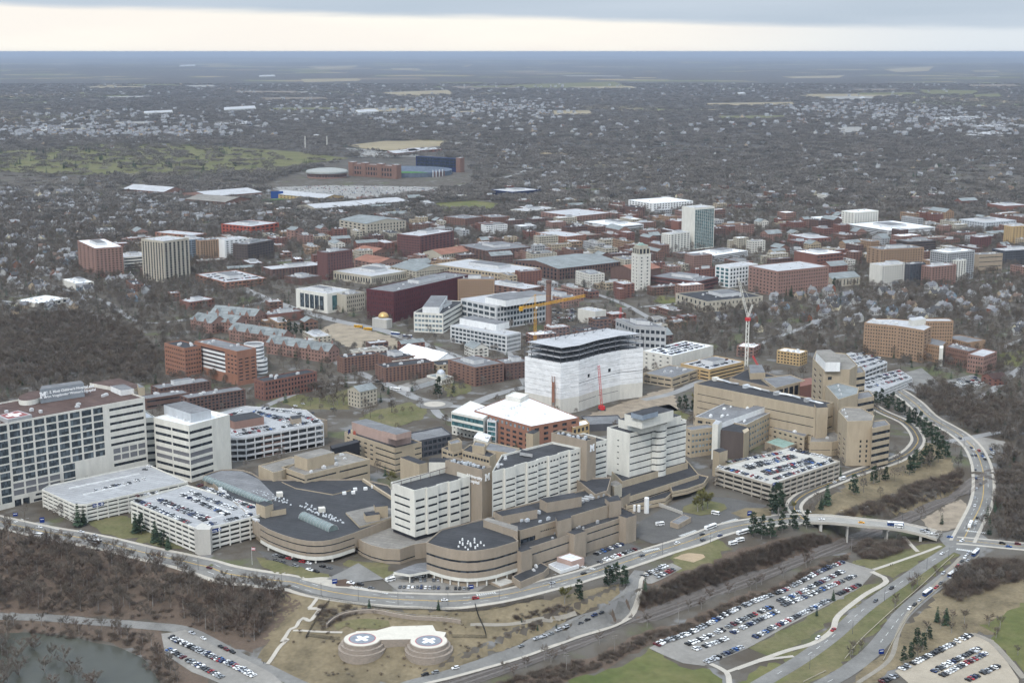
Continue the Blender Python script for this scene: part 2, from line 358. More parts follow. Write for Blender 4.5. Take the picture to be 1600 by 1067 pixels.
class Building:
    def __init__(s, name, label, cat='building', loc=None, group=None):
        s.name, s.label, s.cat, s.group = name, label, cat, group; s.root = None; s.nwin = 0; s.loc = loc; s.small = None
    def _root(s, p):
        if s.root is None: s.root = empty(s.name, s.loc or p, s.label, s.cat, s.group)
        return s.root
    def vol(s, poly, z0, z1, wall, roof='grey', faces=None, all_=None, par=.9, part='wall', reveal=.28, cap=None, occupy=True, roof_name='roof'):
        """poly: ccw footprint. faces: {edge index: [specs]}, all_: specs for the other edges"""
        poly = [Vector((p[0], p[1], 0)) for p in poly]; n = len(poly)
        if sum(poly[i].x * poly[(i + 1) % n].y - poly[(i + 1) % n].x * poly[i].y for i in range(n)) < 0: poly.reverse()
        root = s._root((poly[0].x, poly[0].y, z0))
        if occupy: occ_poly(poly)
        wm = WM(wall) if isinstance(wall, str) else wall; wb = MB(); panes = {}; wins = []
        for i in range(n):
            p, q = poly[i], poly[(i + 1) % n]; e = q - p; Wd = e.length
            if Wd < .05: continue
            e = e / Wd; nor = Vector((e.y, -e.x, 0)); Hd = z1 - z0
            sp = (faces or {}).get(i, all_); rects = []
            mid = (p + q) / 2; vis = nor.dot(Vector((-mid.x, -mid.y, CZ * .3)).normalized()) > -.05
            if sp:
                for x in (sp if isinstance(sp, (list, tuple)) else [sp]): rects += grid_rects(x, Wd, Hd)
            P = lambda u, v, d=0: (p.x + e.x * u - nor.x * d, p.y + e.y * u - nor.y * d, z0 + v)
            if not rects: wb.quad(P(0, 0), P(Wd, 0), P(Wd, Hd), P(0, Hd)); continue
            vs = sorted({0, Hd, *[r[2] for r in rects], *[r[3] for r in rects]})
            for a, c in zip(vs, vs[1:]):
                if c - a < 1e-4: continue
                m = (a + c) / 2; row = sorted((r[0], r[1]) for r in rects if r[2] < m < r[3]); x = 0
                for r in row:
                    if r[0] > x + 1e-4: wb.quad(P(x, a), P(r[0], a), P(r[0], c), P(x, c))
                    x = max(x, r[1])
                if x < Wd - 1e-4: wb.quad(P(x, a), P(Wd, a), P(Wd, c), P(x, c))
            ang = atan2(e.y, e.x); ppm = FPX / hypot(mid.length, CZ - z1); dd = reveal
            for r in rects:
                a, b, c, d, gm = r
                if vis:
                    wb.quad(P(a, d, dd), P(b, d, dd), P(b, d), P(a, d)); wb.quad(P(a, c), P(b, c), P(b, c, dd), P(a, c, dd))
                    if a > 1e-3: wb.quad(P(a, c), P(a, c, dd), P(a, d, dd), P(a, d))
                    if b < Wd - 1e-3: wb.quad(P(b, c, dd), P(b, c), P(b, d), P(b, d, dd))
                big = max((b - a) * abs(e.x), (d - c)) * ppm >= 9.5
                if vis and big and s.nwin < 300:
                    s.nwin += 1; o = bpy.data.objects.new('window', _pane_mesh(b - a, d - c, gm))
                    o.matrix_basis = Matrix.Translation(P((a + b) / 2, (c + d) / 2, dd)) @ Matrix.Rotation(ang, 4, 'Z'); wins.append(o)
                else:
                    panes.setdefault(gm.name, MB()).quad(P(a, c, dd), P(b, c, dd), P(b, d, dd), P(a, d, dd))
        wo = wb.build(part, wm, root)
        for o in wins: link(o, wo)
        for gn, pb in panes.items(): pb.build('window_grid', MATS[gn], wo, kind='stuff')
        rb = MB(); cen = sum(poly, Vector()) / n; t = .45
        inner = []
        for i in range(n):
            a, b, c = poly[i - 1], poly[i], poly[(i + 1) % n]
            e1 = (b - a).normalized(); e2 = (c - b).normalized(); n1 = Vector((-e1.y, e1.x, 0)); n2 = Vector((-e2.y, e2.x, 0))
            k = (n1 + n2); k = k / max(k.length_squared / 2, .35); inner.append(b + k * t)
        if par > 0:
            cb = MB()
            for i in range(n):
                j = (i + 1) % n; o1, o2, i1, i2 = poly[i], poly[j], inner[i], inner[j]; z = z1
                cb.quad((o1.x, o1.y, z), (o2.x, o2.y, z), (i2.x, i2.y, z), (i1.x, i1.y, z)); cb.quad((i1.x, i1.y, z), (i2.x, i2.y, z), (i2.x, i2.y, z - par), (i1.x, i1.y, z - par))
            rb.ngon([(p.x, p.y, z1 - par) for p in inner])
        else: rb.ngon([(p.x, p.y, z1) for p in poly])
        s.last = (poly, z1 - max(par, 0)); s.roof = rb.build(roof_name, RM(roof), root)
        if par > 0: cb.build('parapet', WM(cap) if cap else wm, s.roof)
        return wo
    def clutter(s, n, lo=1.5, hi=4, col='palegrey', seed=1, zh=(1, 2.4), rng=(.12, .88)):
        """rooftop machines on the volume built last"""
        rr = random.Random(seed); poly, z = s.last; o = poly[0]; a = poly[1] - poly[0]; b = poly[-1] - poly[0]; rot = atan2(a.y, a.x)
        small = MB()
        for _ in range(n):
            for _t in range(20):
                c = o + a * rr.uniform(*rng) + b * rr.uniform(*rng)
                if inside(poly, c.x, c.y): break
            w, d, hh = rr.uniform(lo, hi), rr.uniform(lo, hi) * .7, rr.uniform(*zh); ppm = FPX / c.length
            t = small if max(w, d) * ppm < 9.5 else MB()
            t.box((c.x, c.y, z), w, d, hh, rot); 
            if w > 2.5: t.box((c.x, c.y, z + hh), w * .55, d * .5, .5, rot)
            if t is not small: t.build('rooftop_unit', WM(rr.choice((col, 'silver', 'grey'))), s.roof)
        if small.f: small.build('rooftop_machinery', WM(col), s.roof, kind='stuff')
    def box(s, name, poly, z0, z1, wall, top=None, occupy=False):
        b = MB(); poly = ccw(poly); b.prism(poly, z0, z1, 0, 1 if top else None); return b.build(name, [WM(wall)] + ([RM(top)] if top else []), s._root((poly[0][0], poly[0][1], z0)))
def ccw(poly):
    n = len(poly)
    return list(poly) if sum(poly[i][0] * poly[(i + 1) % n][1] - poly[(i + 1) % n][0] * poly[i][1] for i in range(n)) > 0 else list(poly)[::-1]
def rect(C, A, B, z, ortho=True):
    """roof corner pixels: near corner C, right end A, left end B -> ccw footprint [C, A, far, B]"""
    c, a, b = at(*C, z), at(*A, z), at(*B, z); u, v = a - c, b - c
    if ortho:
        ang = (atan2(v.y, v.x) - atan2(u.y, u.x)) % (2 * pi); d = (pi / 2 - ang) / 2
        if abs(d) < .7:
            ru = Matrix.Rotation(-d, 3, 'Z'); rv = Matrix.Rotation(d, 3, 'Z'); u = ru @ u; v = rv @ v
    return [c, c + u, c + u + v, c + v]
def rect_d(A, B, depth, z, zb=None):
    """front edge from pixel B (left) to pixel A (right) on the roof, depth in metres"""
    a, b = at(*A, z), at(*B, z); e = (a - b).normalized(); nn = Vector((-e.y, e.x, 0)); return [b, a, a + nn * depth, b + nn * depth]
def px(z, *pts): return [at(*p, z) for p in pts]
def plain(label, C, A, B, yb, wall, roof, R=None, L=None, name='campus_building', cat='building', zb=0.0, par=.9, cl=0, ht=None, z0=None, group=None, **kw):
    """a building from its three roof corner pixels and the row of the foot of the near corner"""
    z = ht if ht is not None else ztop(C[0], yb, C[1], zb); p = rect(C, A, B, z)
    g = min(h(q.x, q.y) for q in p) - .5 if z0 is None else z0
    b = Building(name, label, cat, (p[0].x, p[0].y, g), group)
    b.vol(p, g, z, wall, roof, {0: R, 3: L, 1: L, 2: R}, par=par, **kw)
    if cl: b.clutter(cl, seed=int(C[0]))
    b.z = z; b.poly = p; return b
def pent(b, C, A, B, z1, z0, wall='palegrey', top='grey', name='penthouse'):
    return b.box(name, rect(C, A, B, z1), z0, z1, wall, top)
def gable(b, poly, z, rise, roofm, wallm, along=0, over=.4, name='gable_roof'):
    """gable roof over a 4-corner footprint, ridge along edge 0-1 (along=0) or 1-2"""
    p = [Vector((q[0], q[1], 0)) for q in poly]
    if along: p = p[1:] + p[:1]
    r0 = (p[3] + p[0]) / 2; r1 = (p[1] + p[2]) / 2; e = (p[1] - p[0]).normalized() * over; s_ = (p[3] - p[0]).normalized() * over
    V = lambda q, zz: (q.x, q.y, zz)
    m = MB(); dz = rise * over / max((p[3] - p[0]).length / 2, .1)
    m.quad(V(p[0] - e - s_, z - dz), V(p[1] + e - s_, z - dz), V(r1 + e, z + rise), V(r0 - e, z + rise)); m.quad(V(p[2] + e + s_, z - dz), V(p[3] - e + s_, z - dz), V(r0 - e, z + rise), V(r1 + e, z + rise))
    root = b.root if isinstance(b, Building) else b
    m.build(name, roofm, root); g = MB(); g.tri(V(p[3], z), V(p[0], z), V(r0, z + rise)); g.build('gable_wall', wallm, root); g = MB(); g.tri(V(p[1], z), V(p[2], z), V(r1, z + rise)); g.build('gable_wall', wallm, root)
def garage(label, C, A, B, levels, yb=None, ht=None, wall='concrete', name='parking_garage', zb=0.0, deck='deck', group=None, bay=9.0, poly=None, z0=None, roof_par=1.05):
    z = ht if ht is not None else ztop(C[0], yb, C[1], zb)
    p = ccw(poly if poly else rect(C, A, B, z)); p = [Vector((q[0], q[1], 0)) for q in p]; n = len(p); occ_poly(p)
    g = (min(h(q.x, q.y) for q in p) if z0 is None else z0)
    b = Building(name, label, 'parking garage', (p[0].x, p[0].y, g), group); root = b._root(None); wm = WM(wall)
    st = (z - roof_par - g) / levels; cen = sum(p, Vector()) / n
    def off(q, d):
        v = (q - cen); return q - v.normalized() * d
    for k in range(levels + 1):
        zz = g + st * k; sl = MB()
        if k: sl.prism(p, zz - .35, zz, 0, 1, True)
        for i in range(n):
            a, c = p[i], p[(i + 1) % n]; e = (c - a); Wd = e.length
            if Wd < .5: continue
            e /= Wd; nn = Vector((e.y, -e.x, 0)) * .25
            zt = zz + (1.15 if k < levels else roof_par); zl = zz - (.75 if k else .3)
            P = [a - nn * .3, c - nn * .3, c + nn, a + nn]; P = [P[3], P[2], P[1], P[0]]
            sl.hexa([(q.x, q.y, zl) for q in P] + [(q.x, q.y, zt) for q in P], 0)
        sl.build('deck', [wm, RM(deck)], root)
    for i in range(n):
        a, c = p[i], p[(i + 1) % n]; e = (c - a); Wd = e.length
        if Wd < 4: continue
        e /= Wd; nb = max(1, round(Wd / bay)); rot = atan2(e.y, e.x)
        nn = Vector((e.y, -e.x, 0))
        for k in range(nb + (0 if i < n - 1 else 0)):
            q = a + e * (Wd * k / nb); q = q + nn * .12 + e * .4
            t = MB(); t.box((q.x, q.y, g - .5), .85, .75, z - roof_par - g + .2, rot); t.build('column', wm, root)
    core = [off(q, 13) for q in p]; c = MB(); c.prism(core, g, z - roof_par - .4); c.build('ramp_core', WM('grey'), root)
    b.z = z - roof_par; b.poly = p; b.g = g; return b
# ------------------------------------------------------------ ground sheets and roads
def mat_ground():
    m = bpy.data.materials.new('town_ground'); m.use_nodes = True; nt = m.node_tree; N = nt.nodes; L = nt.links; b = N['Principled BSDF']
    b.inputs['Roughness'].default_value = .95; b.inputs['Specular IOR Level'].default_value = .1
    geo = N.new('ShaderNodeNewGeometry')
    def no(scale, det=5, st=(1, 1, 1)):
        mp = N.new('ShaderNodeMapping'); mp.inputs['Scale'].default_value = st; L.new(geo.outputs['Position'], mp.inputs[0])
        n = N.new('ShaderNodeTexNoise'); n.inputs['Scale'].default_value = scale; n.inputs['Detail'].default_value = det; n.inputs['Roughness'].default_value = .6; L.new(mp.outputs[0], n.inputs['Vector']); return n.outputs[0]
    def ss(x, lo, hi):
        n = N.new('ShaderNodeMapRange'); n.interpolation_type = 'SMOOTHSTEP'; n.inputs[1].default_value = lo; n.inputs[2].default_value = hi; L.new(x, n.inputs[0]); return n.outputs[0]
    def mix(f, a, c):
        n = N.new('ShaderNodeMix'); n.data_type = 'RGBA'; L.new(f, n.inputs[0])
        for i, v in ((6, a), (7, c)):
            if isinstance(v, tuple): n.inputs[i].default_value = (*v, 1)
            else: L.new(v, n.inputs[i])
        return n.outputs[2]
    near = mix(ss(no(.035), .38, .62), (.082, .068, .053), (.112, .10, .086))     # leaf litter, worn lawn, yards
    near = mix(ss(no(.012), .56, .66), near, (.098, .104, .055))
    near = mix(ss(no(.03, 3), .58, .66), near, (.17, .165, .16))
    wood = mix(ss(no(.02, 6), .35, .65), (.056, .050, .045), (.10, .09, .08))       # far woods read as one mass
    fld = mix(ss(no(.0011, 2), .45, .55), (.25, .195, .12), (.14, .15, .07))           # fields
    far = mix(ss(no(.00042, 5, (1, .75, 1)), .565, .60), wood, fld)
    sep = N.new('ShaderNodeSeparateXYZ'); L.new(geo.outputs['Position'], sep.inputs[0])
    L.new(mix(ss(sep.outputs[1], 3600, 5200), near, far), b.inputs['Base Color']); return m
GM = mat_ground()
def build_ground():
    me = bpy.data.meshes.new('ground'); nx, ny = len(GX), len(GY)
    co = np.stack([_XX.ravel(), _YY.ravel(), GZ.ravel()], 1)
    j, i = np.meshgrid(np.arange(ny - 1), np.arange(nx - 1), indexing='ij'); k = (j * nx + i).ravel()
    f = np.stack([k, k + 1, k + nx + 1, k + nx], 1)
    me.from_pydata(co.tolist(), [], f.tolist()); me.materials.append(GM); me.update()
    me.polygons.foreach_set('use_smooth', [True] * len(me.polygons))
    link(bpy.data.objects.new('ground', me), kind='structure')
build_ground()
def sheet(name, pts, m, off=.15, occupy=True, step=5.5, world=False, kind='structure', grow=0, rag=None):
    """a sheet draped on the ground; pts are pixels of ground points (or world points)"""
    w = [Vector((p[0], p[1], 0)) for p in pts] if world else [gp(*p) for p in pts]
    if occupy: occ_poly(w, grow)
    if rag is None: rag = 1.6 if name in ('lawn', 'grass_slope', 'forest_floor', 'embankment', 'river_bank', 'bare_patch', 'construction_ground') else 0
    if rag:
        rg = random.Random(len(w)); w2 = []
        for a, b in zip(w, w[1:] + w[:1]):
            n = max(1, int((b - a).length / 5)); w2 += [a + (b - a) * (k / n) + Vector((rg.gauss(0, rag), rg.gauss(0, rag), 0)) * (1 if k else .3) for k in range(n)]
        w = w2
    bm = bmesh.new(); w = ccw(w); n = len(w); dv, _e, df = delaunay_2d_cdt([Vector((p.x, p.y)) for p in w], [(i, (i + 1) % n) for i in range(n)], [], 1, .01)[:3]
    vs = [bm.verts.new((p.x, p.y, 0)) for p in dv]
    for f in df: bm.faces.new([vs[i] for i in f])
    for _ in range(7):
        le = [e for e in bm.edges if e.calc_length() > step]
        if not le or len(bm.faces) > 16000: break
        bmesh.ops.subdivide_edges(bm, edges=le, cuts=1); bmesh.ops.triangulate(bm, faces=[f for f in bm.faces if len(f.verts) > 3])
    for v in bm.verts: v.co.z = h(v.co.x, v.co.y) + off
    me = bpy.data.meshes.new(name); bm.to_mesh(me); bm.free(); me.materials.append(m)
    return link(bpy.data.objects.new(name, me), kind=kind)
def smooth_line(pts, step=5.0):
    """Catmull-Rom through world points, resampled"""
    P = [Vector((p[0], p[1], p[2] if len(p) > 2 else 0)) for p in pts]; P = [P[0] * 2 - P[1]] + P + [P[-1] * 2 - P[-2]]; out = []
    for i in range(1, len(P) - 2):
        a, b, c, d = P[i - 1:i + 3]; n = max(1, int((c - b).length / step))
        for k in range(n):
            t = k / n; out.append(.5 * ((2 * b) + (c - a) * t + (2 * a - 5 * b + 4 * c - d) * t * t + (3 * b - a - 3 * c + d) * t ** 3))
    out.append(P[-2]); return out
def normals(line):
    r = []
    for i in range(len(line)):
        e = line[min(i + 1, len(line) - 1)] - line[max(i - 1, 0)]; e.z = 0; e.normalize(); r.append(Vector((-e.y, e.x, 0)))
    return r
def ribbon(name, line, w, m, off=.15, side=0.0, occupy=True, drape=True, dash=None, thick=0, kind='structure', parent=None, cross=2):
    nn = normals(line); b = MB(); acc = 0; on = True
    for i in range(len(line) - 1):
        L_ = (line[i + 1] - line[i]).length
        if dash:
            acc += L_
            if (acc % (dash[0] + dash[1])) > dash[0]: continue
        row = []
        for k in (i, i + 1):
            ps = []
            for c in range(cross + 1):
                q = line[k] + nn[k] * (side + w * (c / cross - .5)); z = (h(q.x, q.y) if drape else line[k].z) + off; ps.append((q.x, q.y, z))
            row.append(ps)
        for c in range(cross): b.quad(row[0][c + 1], row[0][c], row[1][c], row[1][c + 1])
        if thick:
            for c, flip in ((0, 0), (cross, 1)):
                p, q = row[0][c], row[1][c]; lo = lambda t: (t[0], t[1], t[2] - thick)
                b.quad(*((p, lo(p), lo(q), q) if not flip else (q, lo(q), lo(p), p)))
        if occupy:
            A = line[i] + nn[i] * (side - w / 2); B_ = line[i] + nn[i] * (side + w / 2); C_ = line[i + 1] + nn[i + 1] * (side + w / 2); D = line[i + 1] + nn[i + 1] * (side - w / 2); occ_poly([A, B_, C_, D], .5)
    return b.build(name, m, parent, kind=kind if parent is None else None) if b.f else None
ASPH = mat('asphalt', (.185, .178, .167), .9, .22, .05, spec=.05); ASPD = mat('asphalt_dark', (.105, .10, .095), .9, .15, .06, spec=.05); LOT = mat('lot_asphalt', (.235, .22, .20), .92, .2, .04, spec=.05)
CONC = mat('pavement_concrete', (.40, .365, .315), .9, .1, .2); LAWN = mat('lawn_grass', (.095, .10, .045), .95, .34, .035, col2=(.165, .142, .08), bump=.3); DRY = mat('dry_grass', (.112, .092, .06), .95, .38, .045, col2=(.225, .18, .115), bump=.5, scale2=.4)
LITTER = mat('leaf_litter', (.095, .072, .055), .95, .3, .05, col2=(.135, .10, .078), bump=.4, scale2=.6); GREEN = mat('playing_grass', (.078, .095, .034), .95, .32, .022, col2=(.155, .14, .066)); PAINT = mat('road_paint', (.72, .72, .70), .8, .1, .4); YEL = mat('road_paint_yellow', (.55, .36, .08), .8, .1, .4)
WATER = mat('river_water', (.058, .058, .045), .22, .2, .01, spec=.22, bump=.02); BAL = mat('rail_ballast', (.135, .12, .11), .95, .2, .3); STEEL = mat('rail_steel', (.20, .17, .15), .5, .1, .5, metal=.6); MUL = mat('mulch_bed', (.10, .07, .055), .95, .2, .3); BARE = mat('bare_earth', (.34, .26, .175), .95, .15, .08)
# ------------------------------------------------------------ roads, pavements, water, lawns
def gline(*pts, step=5.0): return smooth_line([gp(*p) for p in pts], step)
def lift(line, zs):
    """a line with its own heights (bridge): zs pixel-wise interpolated"""
    n = len(line) - 1
    for i, p in enumerate(line): p.z = zs(i / n)
    return line
def curb_road(line, w, m=ASPH, walk=(1, 1), off=.22, lanes='y', name='road', gap=1.2, wl=2.6, thick=0):
    ribbon(name, line, w, m, off, cross=4, thick=thick)
    for s_, on in ((1, walk[0]), (-1, walk[1])):
        if on: ribbon('pavement', line, wl, CONC, off + .13, side=s_ * (w / 2 + gap), thick=.3)
    if 'y' in lanes:
        for d in (-.22, .22): ribbon('lane_line', line, .22, YEL, off + .05, side=d, occupy=False, cross=1)
    if 'd' in lanes:
        for d in ((-w / 4, w / 4) if 'y' in lanes else (0,)): ribbon('lane_line', line, .2, PAINT, off + .05, side=d, occupy=False, dash=(3, 9), cross=1)
    if 'e' in lanes:
        for d in (-1, 1): ribbon('lane_line', line, .18, PAINT, off + .05, side=d * (w / 2 - .5), occupy=False, cross=1)
def crosswalk(a, b, w=3.0, n=None):
    """zebra bars between two ground pixels"""
    p, q = gp(*a), gp(*b); e = (q - p); L_ = e.length; e.normalize(); nn = Vector((-e.y, e.x, 0)); n = n or int(L_ / 1.4); m = MB()
    for i in range(n):
        c = p + e * (L_ * (i + .5) / n); P = [c - e * .32 - nn * w / 2, c + e * .32 - nn * w / 2, c + e * .32 + nn * w / 2, c - e * .32 + nn * w / 2]
        m.quad(*[(t.x, t.y, h(t.x, t.y) + .34) for t in P])
    return m.build('crosswalk', PAINT, kind='structure')
WET = at(60, 1030, -24.3)
wb = MB(); wb.quad(*[(x, y, -24.3) for x, y in ((-520, 600), (-170, 600), (-170, 930), (-520, 930))]); wb.build('river', WATER, kind='structure')
# woodland floors and grass slopes
sheet('forest_floor', [(-70,800),(20,826),(150,852),(330,893),(440,922),(470,938),(440,975),(395,1020),(330,1000),(270,976),(150,962),(-70,955)], LITTER, .1, occupy=False)
sheet('river_bank', [(-70,962),(150,972),(250,985),(300,1030),(330,1075),(258,1075),(235,1040),(205,1012),(150,998),(90,988),(-70,986)], LITTER, .1, occupy=False)
sheet('grass_slope', [(440,925),(520,935),(600,950),(760,953),(880,930),(968,912),(972,930),(930,952),(800,1010),(700,1047),(610,1068),(520,1085),(460,1060),(405,1036),(420,990)], DRY, .1, occupy=False, step=3.6)
sheet('embankment', [(990,915),(1060,890),(1160,856),(1280,830),(1330,842),(1200,895),(1050,950),(925,995),(800,1033),(700,1065),(640,1075),(700,1055),(850,1003),(940,960)], LITTER, .1, occupy=False, step=3.6)
sheet('embankment', [(720,1085),(940,1022),(1060,975),(1200,920),(1330,862),(1320,876),(1200,930),(1020,1006),(900,1060),(850,1085)], LITTER, .1, occupy=False, step=3.6)
sheet('lawn', [(860,1075),(940,1050),(1018,1015),(1062,1040),(1110,1045),(1135,1075)], GREEN, .16, occupy=False)
sheet('lawn', [(1010,1020),(1335,876),(1380,868),(1440,850),(1482,852),(1395,903),(1362,890),(1316,876),(1015,1011)], LAWN, .14, occupy=False)
sheet('lawn', [(1170,1012),(1240,976),(1345,916),(1388,908),(1310,965),(1250,1005),(1215,1032)], LAWN, .14, occupy=False)
sheet('lawn', [(1225,1030),(1290,985),(1395,905),(1486,862),(1500,866),(1450,905),(1385,965),(1350,1005),(1310,1045),(1255,1068),(1205,1068)], LAWN, .14, occupy=False)
sheet('lawn', [(1140,1075),(1200,1035),(1245,1040),(1210,1075)], GREEN, .16, occupy=False)
sheet('lawn', [(1395,1000),(1470,925),(1530,885),(1600,905),(1620,960),(1600,1010),(1530,985),(1400,1045),(1360,1068),(1330,1068)], DRY, .14, occupy=False)
sheet('lawn', [(1530,975),(1620,935),(1640,1080),(1560,1010),(1545,985)], GREEN, .17, occupy=False)
sheet('lawn', [(1040,888),(1065,860),(1120,842),(1145,858),(1090,885),(1060,895)], LAWN, .16, occupy=False)
sheet('bare_patch', [(1052,872),(1075,864),(1098,866),(1104,871),(1085,878),(1078,877),(1066,875)], BARE, .22, occupy=False)
sheet('grass_slope', [(1262,800),(1330,752),(1410,715),(1448,690),(1480,700),(1500,760),(1440,795),(1400,805),(1330,812),(1280,812)], DRY, .1, occupy=False, step=3.6)
sheet('construction_ground', [(1440,806),(1500,780),(1515,800),(1505,822),(1470,830),(1446,822)], mat('site_earth', (.26, .215, .165), .95, .25, .1, bump=.3), .2, occupy=False)
sheet('lawn', [(135,815),(200,806),(260,832),(300,860),(240,852),(170,835)], LAWN, .15, occupy=False)
sheet('lawn', [(390,868),(440,880),(500,895),(515,902),(470,903),(420,890)], LAWN, .36, occupy=False)
sheet('lawn', [(590,905),(535,880),(545,875),(600,880),(620,900)], LAWN, .2, occupy=False)
sheet('construction_ground', [(1000,620),(1050,605),(1060,640),(1020,665),(960,670),(900,655)], mat('site_earth', (.26, .215, .165), .95, .25, .1, bump=.3), .2)
sheet('construction_ground', [(500,516),(528,503),(600,523),(640,540),(606,548),(540,542)], mat('site_sand', (.27, .225, .17), .95, .25, .06), .2)
sheet('lawn', [(560,655),(590,640),(640,628),(668,640),(660,655),(600,672)], LAWN, .2, occupy=False)
sheet('lawn', [(410,622),(460,616),(500,622),(560,600),(545,640),(480,640)], LAWN, .2, occupy=False)
sheet('lawn', [(690,600),(735,597),(738,612),(700,620)], LAWN, .2, occupy=False)
sheet('lawn', [(1555,552),(1600,548),(1600,575),(1560,568)], GREEN, .2, occupy=False)
sheet('lawn', [(1030,462),(1075,468),(1070,480),(1020,472)], GREEN, .2, occupy=False)
sheet('lawn', [(1000,640),(1045,632),(1080,650),(1045,665)], LAWN, .2, occupy=False)
# roads
R_main = gline((-60,800),(0,815),(100,836),(180,852),(270,873),(330,887),(400,903),(500,921),(590,934),(660,938),(735,937),(790,929),(862,912),(928,894),(1003,869),(1079,845),(1142,824),(1202,814),(1262,811))
curb_road(R_main, 15, lanes='yd')
R_fl = gline((1504,846),(1487,856),(1450,880),(1400,915),(1350,951),(1300,995),(1250,1031),(1200,1061),(1150,1090)); curb_road(R_fl, 10.5, walk=(0, 0), lanes='d')
R_fr = gline((1520,862),(1500,883),(1470,908),(1440,932),(1412,957),(1388,988),(1362,1018),(1325,1047),(1285,1070),(1240,1095)); curb_road(R_fr, 11.5, walk=(0, 0), lanes='d')
R_up = gline((1504,846),(1517,820),(1532,790),(1537,752),(1528,712),(1504,683),(1454,653),(1428,629),(1402,611),(1375,598)); curb_road(R_up, 14.5, lanes='yd')
R_east = gline((1495,844),(1530,847),(1580,852),(1640,858)); curb_road(R_east, 13, lanes='y')
sheet('junction', [(1462,836),(1500,826),(1530,832),(1548,845),(1540,860),(1515,872),(1488,862),(1474,850)], ASPH, .26)
R_loop = gline((1256,812),(1243,798),(1241,788),(1252,776),(1275,764),(1305,752),(1352,734),(1402,717),(1427,701),(1434,684),(1416,661),(1378,643),(1350,625)); curb_road(R_loop, 8.5, ASPD, (1, 1), lanes='y')
R_acc = smooth_line([at(*p) for p in ACC], 5); curb_road(R_acc, 8, walk=(1, 0), lanes='', off=.9, thick=1.6)
R_low = gline((-60,960),(0,963),(100,967),(225,977),(287,984),(337,1007),(380,1030),(420,1046),(455,1063),(490,1078)); curb_road(R_low, 8.5, walk=(0, 0), lanes='')
ribbon('path', gline((1362,893),(1385,908),(1350,930),(1310,962),(1300,985),(1270,1005),(1225,1018),(1150,1045)), 4, CONC, .3)
ribbon('path', gline((1365,890),(1395,880),(1430,868),(1470,853)), 3.2, CONC, .3); ribbon('path', gline((1412,838),(1424,852),(1434,862)), 3, CONC, .3)
ribbon('path', gline((1110,1037),(1135,1050),(1140,1070)), 3.5, CONC, .3); ribbon('path', gline((1135,1050),(1190,1032),(1240,1025)), 3, CONC, .3)
ribbon('path', gline((1500,872),(1470,905),(1430,945),(1405,985),(1390,1030),(1340,1067)), 3, mat('gravel_path', (.24, .215, .18)), .3)
ribbon('path', gline((1520,990),(1548,1002),(1575,1030),(1600,1060)), 4, mat('gravel_path', (.24, .215, .18)), .3)
ribbon('path', gline((735,976),(800,975),(860,968),(900,958)), 3, mat('gravel_path', (.24, .215, .18)), .3)
# car parks
sheet('parking_lot', [(1014,1012),(1150,948),(1319,876),(1368,891),(1345,917),(1230,978),(1165,1014),(1100,1040),(1068,1036)], LOT, .2)
sheet('parking_lot', [(252,990),(290,984),(340,1012),(425,1052),(455,1078),(370,1080),(300,1050),(258,1022)], LOT, .27)
sheet('parking_lot', [(1398,1048),(1518,988),(1552,1000),(1592,1062),(1590,1085),(1440,1085)], mat('lot_gravel', (.33, .285, .225), .95, .15, .05), .2)
sheet('parking_lot', [(905,875),(972,846),(1003,856),(985,868),(930,888)], ASPD, .3)
sheet('parking_lot', [(598,905),(620,893),(765,893),(765,912),(745,925),(690,926),(622,924)], LOT, .3)
sheet('parking_lot', [(990,900),(1050,880),(1066,888),(1012,912)], LOT, .3)
sheet('parking_lot', [(400,860),(470,870),(530,885),(545,895),(535,903),(490,893),(420,875)], ASPD, .3)
sheet('forecourt', [(1000,815),(1040,792),(1080,775),(1140,778),(1200,790),(1150,812),(1080,838),(1020,850),(990,838)], ASPD, .28)
sheet('forecourt', [(560,880),(600,905),(545,912),(510,905),(535,893)], ASPH, .44)
sheet('traffic_island', [(1066,800),(1068,792),(1085,785),(1110,783),(1132,788),(1136,795),(1122,802),(1095,806)], LAWN, .5)
sheet('traffic_island', [(1142,802),(1165,794),(1205,795),(1205,806),(1160,810)], DRY, .5)
sheet('traffic_island', [(522,908),(540,905),(556,912),(545,917),(525,916)], MUL, .5); sheet('traffic_island', [(500,896),(528,905),(560,920),(520,918),(470,906)], CONC, .34)
sheet('parking_lot', [(1470,597),(1520,585),(1545,600),(1500,622)], ASPH, .25); sheet('parking_lot', [(1390,590),(1440,575),(1470,600),(1430,615)], ASPH, .25)
sheet('parking_lot', [(1480,690),(1520,680),(1570,690),(1590,705),(1540,710)], LOT, .25)
